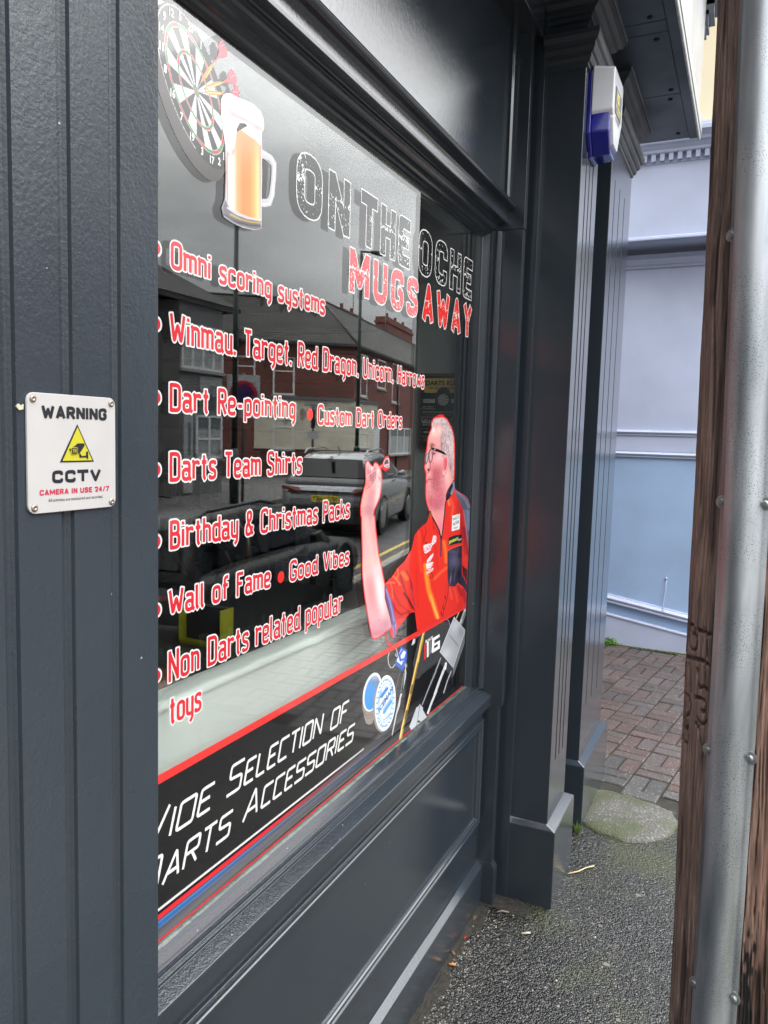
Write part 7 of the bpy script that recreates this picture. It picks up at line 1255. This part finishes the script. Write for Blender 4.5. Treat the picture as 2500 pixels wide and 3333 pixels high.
# badges
f.poly(QA([(135, 780), (160, 768), (268, 742), (280, 690), (296, 622), (330, 616), (347, 640), (342, 718), (318, 745), (288, 770), (252, 858), (185, 908), (155, 908), (140, 860)]), (250, 226, 228)); f.poly(QA([(165, 760), (180, 710), (190, 755)]), (50, 16, 22))
f.poly(QA([(190, 1030), (240, 960), (298, 905), (290, 960), (250, 1030), (200, 1080)]), (248, 230, 232)); f.poly(QA([(182, 1085), (250, 1060), (275, 1050), (300, 1060), (262, 1110), (200, 1130)]), (248, 230, 232)); f.poly(QA([(185, 1130), (250, 1125), (300, 1090), (250, 1150), (200, 1150)]), (248, 230, 232)); f.line(QA([(190, 1150), (225, 1180), (250, 1160)]), 1.2, (248, 230, 232)); f.line(QA([(186, 1080), (185, 1120), (200, 1160)]), 1.2, (248, 230, 232)); f.line(QA([(205, 1060), (280, 960)]), .5, (200, 40, 40))
f.poly(QA([(608, 296), (733, 262), (726, 512), (598, 548)]), (246, 244, 244)); f.poly(QA([(548, 655), (640, 615), (765, 600), (762, 735), (640, 760), (542, 790)]), (26, 34, 36))
f.m = np.maximum(f.m, -(f.Z - 1.0300 - .0) * 0 - 9)
t = empty('window_decal', (XG + .0010, 1.95, 1.35), 'life-size printed darts player in red shirt aiming a dart', 'window sticker'); f.build('player_print', XG + .0010, t)
XL_ = XG + .0013; DK = film('dark_print', (.03, .03, .04)); PK = film('pink_print', (.75, .12, .14)); YL = film('yellow_print', (.75, .78, .10))
for s, a, e, sz, m in (('INGLE', (618, 362), (722, 300), .0155, DK), ('NOOK', (616, 440), (718, 388), .0165, DK), ('GROUP', (625, 505), (700, 478), .009, DK), ('JENNINGS', (550, 738), (700, 668), .0125, YL), ('bet', (705, 690), (758, 672), .012, FW), ('TARGET', (178, 1245), (297, 1165), .0105, FW), ('CAZO', (146, 862), (278, 790), .0165, PK), ('O', (290, 725), (335, 670), .018, PK)):
    setp(inclined(s, QA([a])[0], QA([e])[0], sz, m, x=XL_, bold=.0004 if s in ('JENNINGS', 'TARGET', 'CAZO') else 0), t)
# ================================================================ warning sign on the left pilaster
SX = -.5296
c = [onx(p, SX) for p in ((80, 1274), (369, 1297), (370, 1651), (86, 1671))]; sy0, sy1, sz0, sz1 = float(c[0][1]), float(c[1][1]), float((c[2][2] + c[3][2]) / 2), float((c[0][2] + c[1][2]) / 2); SW, SH = sy1 - sy0, sz1 - sz0
sg = empty('warning_sign', (SX, (sy0 + sy1) / 2, sz0), 'white rounded CCTV warning sign screwed to the grey boards', 'sign')
def SP(u, v): return sy0 + SW * u, sz0 + SH * v   # u to the right, v up
r = .062 * SW * 1.2; P = []
for cy_, cz_, a in ((sy1 - r, sz1 - r, 0), (sy0 + r, sz1 - r, 90), (sy0 + r, sz0 + r, 180), (sy1 - r, sz0 + r, 270)):
    for k in range(7): q = radians(a + 15 * k); P.append((SX, cy_ + r * cos(q), cz_ + r * sin(q)))
b = MB(); b.prism(P, (.0022, 0, 0)); pn = setp(b.build('panel', mat('sign_white_plastic', (.50, .485, .475), .35, bump=.03, bscale=40, var=.03, vscale=30), None, bev=.0004), sg)
XS = SX + .0024; SK = mat('sign_black', (.016, .018, .024), .4); SR = mat('sign_crimson', (.50, .03, .07), .4); SY = mat('sign_yellow', (.52, .47, .03), .4)
def st_(s, u0, u1, v0, v1, m, bold):              # text stretched to fill a box on the sign
    y0, z0 = SP(u0, v0); y1, z1 = SP(u1, v1); o = text('lettering', s, .02, m, (XS, 0, 0), FRONT, None, bold=bold); co = np.array([v.co for v in o.data.vertices]); a, e = co.min(0), co.max(0)
    for v in o.data.vertices: v.co = (XS, y0 + (v.co[1] - a[1]) / (e[1] - a[1]) * (y1 - y0), z0 + (v.co[2] - a[2]) / (e[2] - a[2]) * (z1 - z0))
    setp(o, sg)
S4 = dict(S2); S4.update({'R': G_(.42, O((0, -.09), (0, .91)), O((0, .82), (.40, .82), (.40, .38), (0, .38)), O((.20, .38), (.44, -.09))), 'I': G_(.02, O((0, .91), (0, -.09))), 'V': G_(.50, O((0, .91), (.25, -.02), (.50, .91))), '2': G_(.40, O((0, .62), (0, .82), (.40, .82), (.40, .48), (0, 0), (.44, 0))), '4': G_(.42, O((.30, -.09), (.30, .85), (0, .24), (.46, .24))), '7': G_(.40, O((-.06, .82), (.42, .82), (.12, -.09))), '/': G_(.22, O((0, -.09), (.22, .91)))})
def sl(s, u0, u1, v0, v1, m, k, gap=.30, res=.00028):
    y0, z0 = SP(u0, v0); y1, z1 = SP(u1, v1); r = (z1 - z0) * k; ys, zs, D, Q = field_line(s, S4, y0, y1, z0, z1 - z0, r, 0.0, rad=.30, gap=gap, res=res); setp(field_mesh('lettering', ys, zs, D, XS, m), sg)
sl('WARNING', .145, .89, .790, .912, SK, .125, .24); sl('CCTV', .25, .815, .245, .365, SK, .130, .26); sl('CAMERA IN USE 24/7', .115, .915, .148, .202, SR, .12, .26); st_('All activities are monitored and recorded.', .205, .835, .090, .118, SK, .0)
def tri(P, m, x, name, th=.0002): b = MB(); b.prism([(x, *SP(*p)) for p in P], (th, 0, 0)); setp(b.build(name, m, None), sg)
tri([(.335, .422), (.728, .422), (.535, .752)], SK, XS - .0001, 'triangle_border'); tri([(.362, .435), (.703, .435), (.534, .725)], SY, XS + .0003, 'triangle')
tri([(.435, .535), (.50, .565), (.53, .585), (.61, .585), (.608, .565), (.575, .525), (.545, .495), (.50, .505), (.44, .52)], SK, XS + .0007, 'camera_symbol')
b = MB()
for k, (s, m) in enumerate(((.040, SY), (.034, SK), (.022, SY), (.017, SK), (.008, SY))):
    b = MB(); P = [(.488 + a * s * 1.0, .520 + b_ * s * .80) for a, b_ in ((-1, .8), (-.6, 1), (.7, 1), (1, .7), (.9, -.9), (-.6, -1), (-.9, -.7))]; b.prism([(XS + .0011 + .00022 * k, *SP(*p)) for p in P], (.0001, 0, 0)); setp(b.build('camera_lens', m, None), sg)
tri([(.555, .50), (.575, .475), (.625, .478), (.625, .463), (.552, .460), (.545, .49)], SK, XS + .0007, 'camera_bracket'); tri([(.628, .512), (.650, .515), (.652, .452), (.640, .448), (.628, .462)], SK, XS + .0007, 'camera_bracket')
SCR = mat('screw_metal', (.42, .36, .30), .35, metal=.8)
for u, v in ((.060, .948), (.945, .950), (.945, .050), (.060, .050)):
    y, z = SP(u, v); b = MB(); b.lathe((XS, y, z), [(.0031, 0), (.0031, .0006), (.0022, .0012), (.0010, .0012), (.0008, .0006), (.0001, .0006)], 16, (1, 0, 0)); s_ = setp(b.build('screw', SCR, None), sg)
    b = MB(); b.box(XS + .0010, XS + .0014, y - .0015, y + .0015, z - .0003, z + .0003); b.box(XS + .0010, XS + .0014, y - .0003, y + .0003, z - .0015, z + .0015); g = b.build('cross_slot', DARK, None); setp(g, sg); g.parent = s_; g.matrix_parent_inverse = Matrix.Translation(-Vector(sg.location))
# cream paint chip left of the sign
p = onx((62, 1324), -.5295); b = MB(); b.prism([(p[0], p[1] + a * .0035, p[2] + c * .0028) for a, c in ((-1, .1), (-.3, .9), (.3, .3), (1, .8), (.9, -.6), (-.2, -1))], (.0012, 0, 0)); tag(b.build('paint_flake', mat('cream_filler', (.55, .52, .36), .7)), 'cream filler spot in the groove left of the warning sign', 'filler spot')
# ================================================================ burglar alarm box on the nearer right pilaster
A1 = lambda x, y: (1850 + x * .2034, 100 + y * .2034)
XA = -.5305; ya0, ya1 = 2.535, 2.735; z_ = lambda p: float(onx(p, -.50)[2])
al = empty('alarm_box', (XA, 2.63, 2.45), 'white and translucent blue burglar alarm box high on the fluted pilaster', 'alarm box')
zt, zb = 2.765, 2.508
BLUEP = mat('translucent_blue_plastic', (.010, .012, .28), .12, coat=.6); WHP = mat('white_alarm_plastic', (.66, .67, .72), .25, coat=.3)
def shell(P, x0, x1, m, name, inset=.010, bev=.004):   # P outline in (Y,z); tapered towards the front
    cy_ = sum(p[0] for p in P) / len(P); cz_ = sum(p[1] for p in P) / len(P); b = MB(); n = len(P)
    R0_ = [(x0, y, z) for y, z in P]; R1_ = [(x1, y + (cy_ - y) * inset / .1, z + (cz_ - z) * inset / .14) for y, z in P]
    b.add(R0_ + R1_, [tuple(range(n))[::-1], tuple(range(n, 2 * n))] + [(i, (i + 1) % n, n + (i + 1) % n, n + i) for i in range(n)]); return setp(b.build(name, m, None, bev=bev, seg=3), al)
H_ = zt - zb
shell([(ya0 + .003, zb + .055), (ya0 + .003, zt - .010), (ya0 + .018, zt), (ya1 - .018, zt), (ya1 - .003, zt - .010), (ya1 - .003, zb + .055), (ya1 - .055, zb - .004), (ya0 + .055, zb - .004)], XA, XA + .0135, BLUEP, 'blue_base', .003)
shell([(ya0 + .006, zb + .060), (ya0 + .006, zb + .125), (ya1 - .006, zb + .125), (ya1 - .006, zb + .060), (ya1 - .060, zb), (ya0 + .060, zb)], XA + .013, XA + .068, BLUEP, 'strobe_lens', .012)
shell([(ya0, zb + .118), (ya0, zt - .008), (ya0 + .012, zt + .003), (ya1 - .012, zt + .003), (ya1, zt - .008), (ya1, zb + .118), (ya1 - .014, zb + .100), (ya0 + .014, zb + .100)], XA + .0130, XA + .0775, WHP, 'white_cover', .014)
shell([(ya0 + .022, zb + .102), (ya0 + .020, zb + .125), (ya1 - .020, zb + .125), (ya1 - .022, zb + .102), (ya1 - .062, zb + .028), (ya0 + .062, zb + .028)], XA + .064, XA + .0770, WHP, 'cover_tongue', .008, bev=.003)
XP = XA + .0785; b = MB(); b.box(XP, XP + .0008, ya0 + .045, ya1 - .045, zb + .125, zt - .055); setp(b.build('label_plate', mat('alarm_label_black', (.02, .02, .02), .35), None), al)
AY = mat('alarm_yellow', (.75, .60, .04), .4); YT = (ya0 + ya1) / 2
setp(text('lettering', 'VSS', .040, AY, (XP + .0011, YT - .012, zt - .080), FRONT, None, bold=.002, sx=.8), al); setp(text('lettering', 'FIRE & SECURITY', .0145, AY, (XP + .0011, YT, zt - .108), FRONT, None, bold=.0004, sx=.8), al); setp(text('lettering', 'SYSTEMS', .014, AY, (XP + .0011, YT, zt - .123), FRONT, None, bold=.0004, sx=.9), al); setp(text('lettering', '01709 730000', .014, SK, (XP + .0006, YT, zb + .112), FRONT, None, bold=.0005, sx=.95), al)
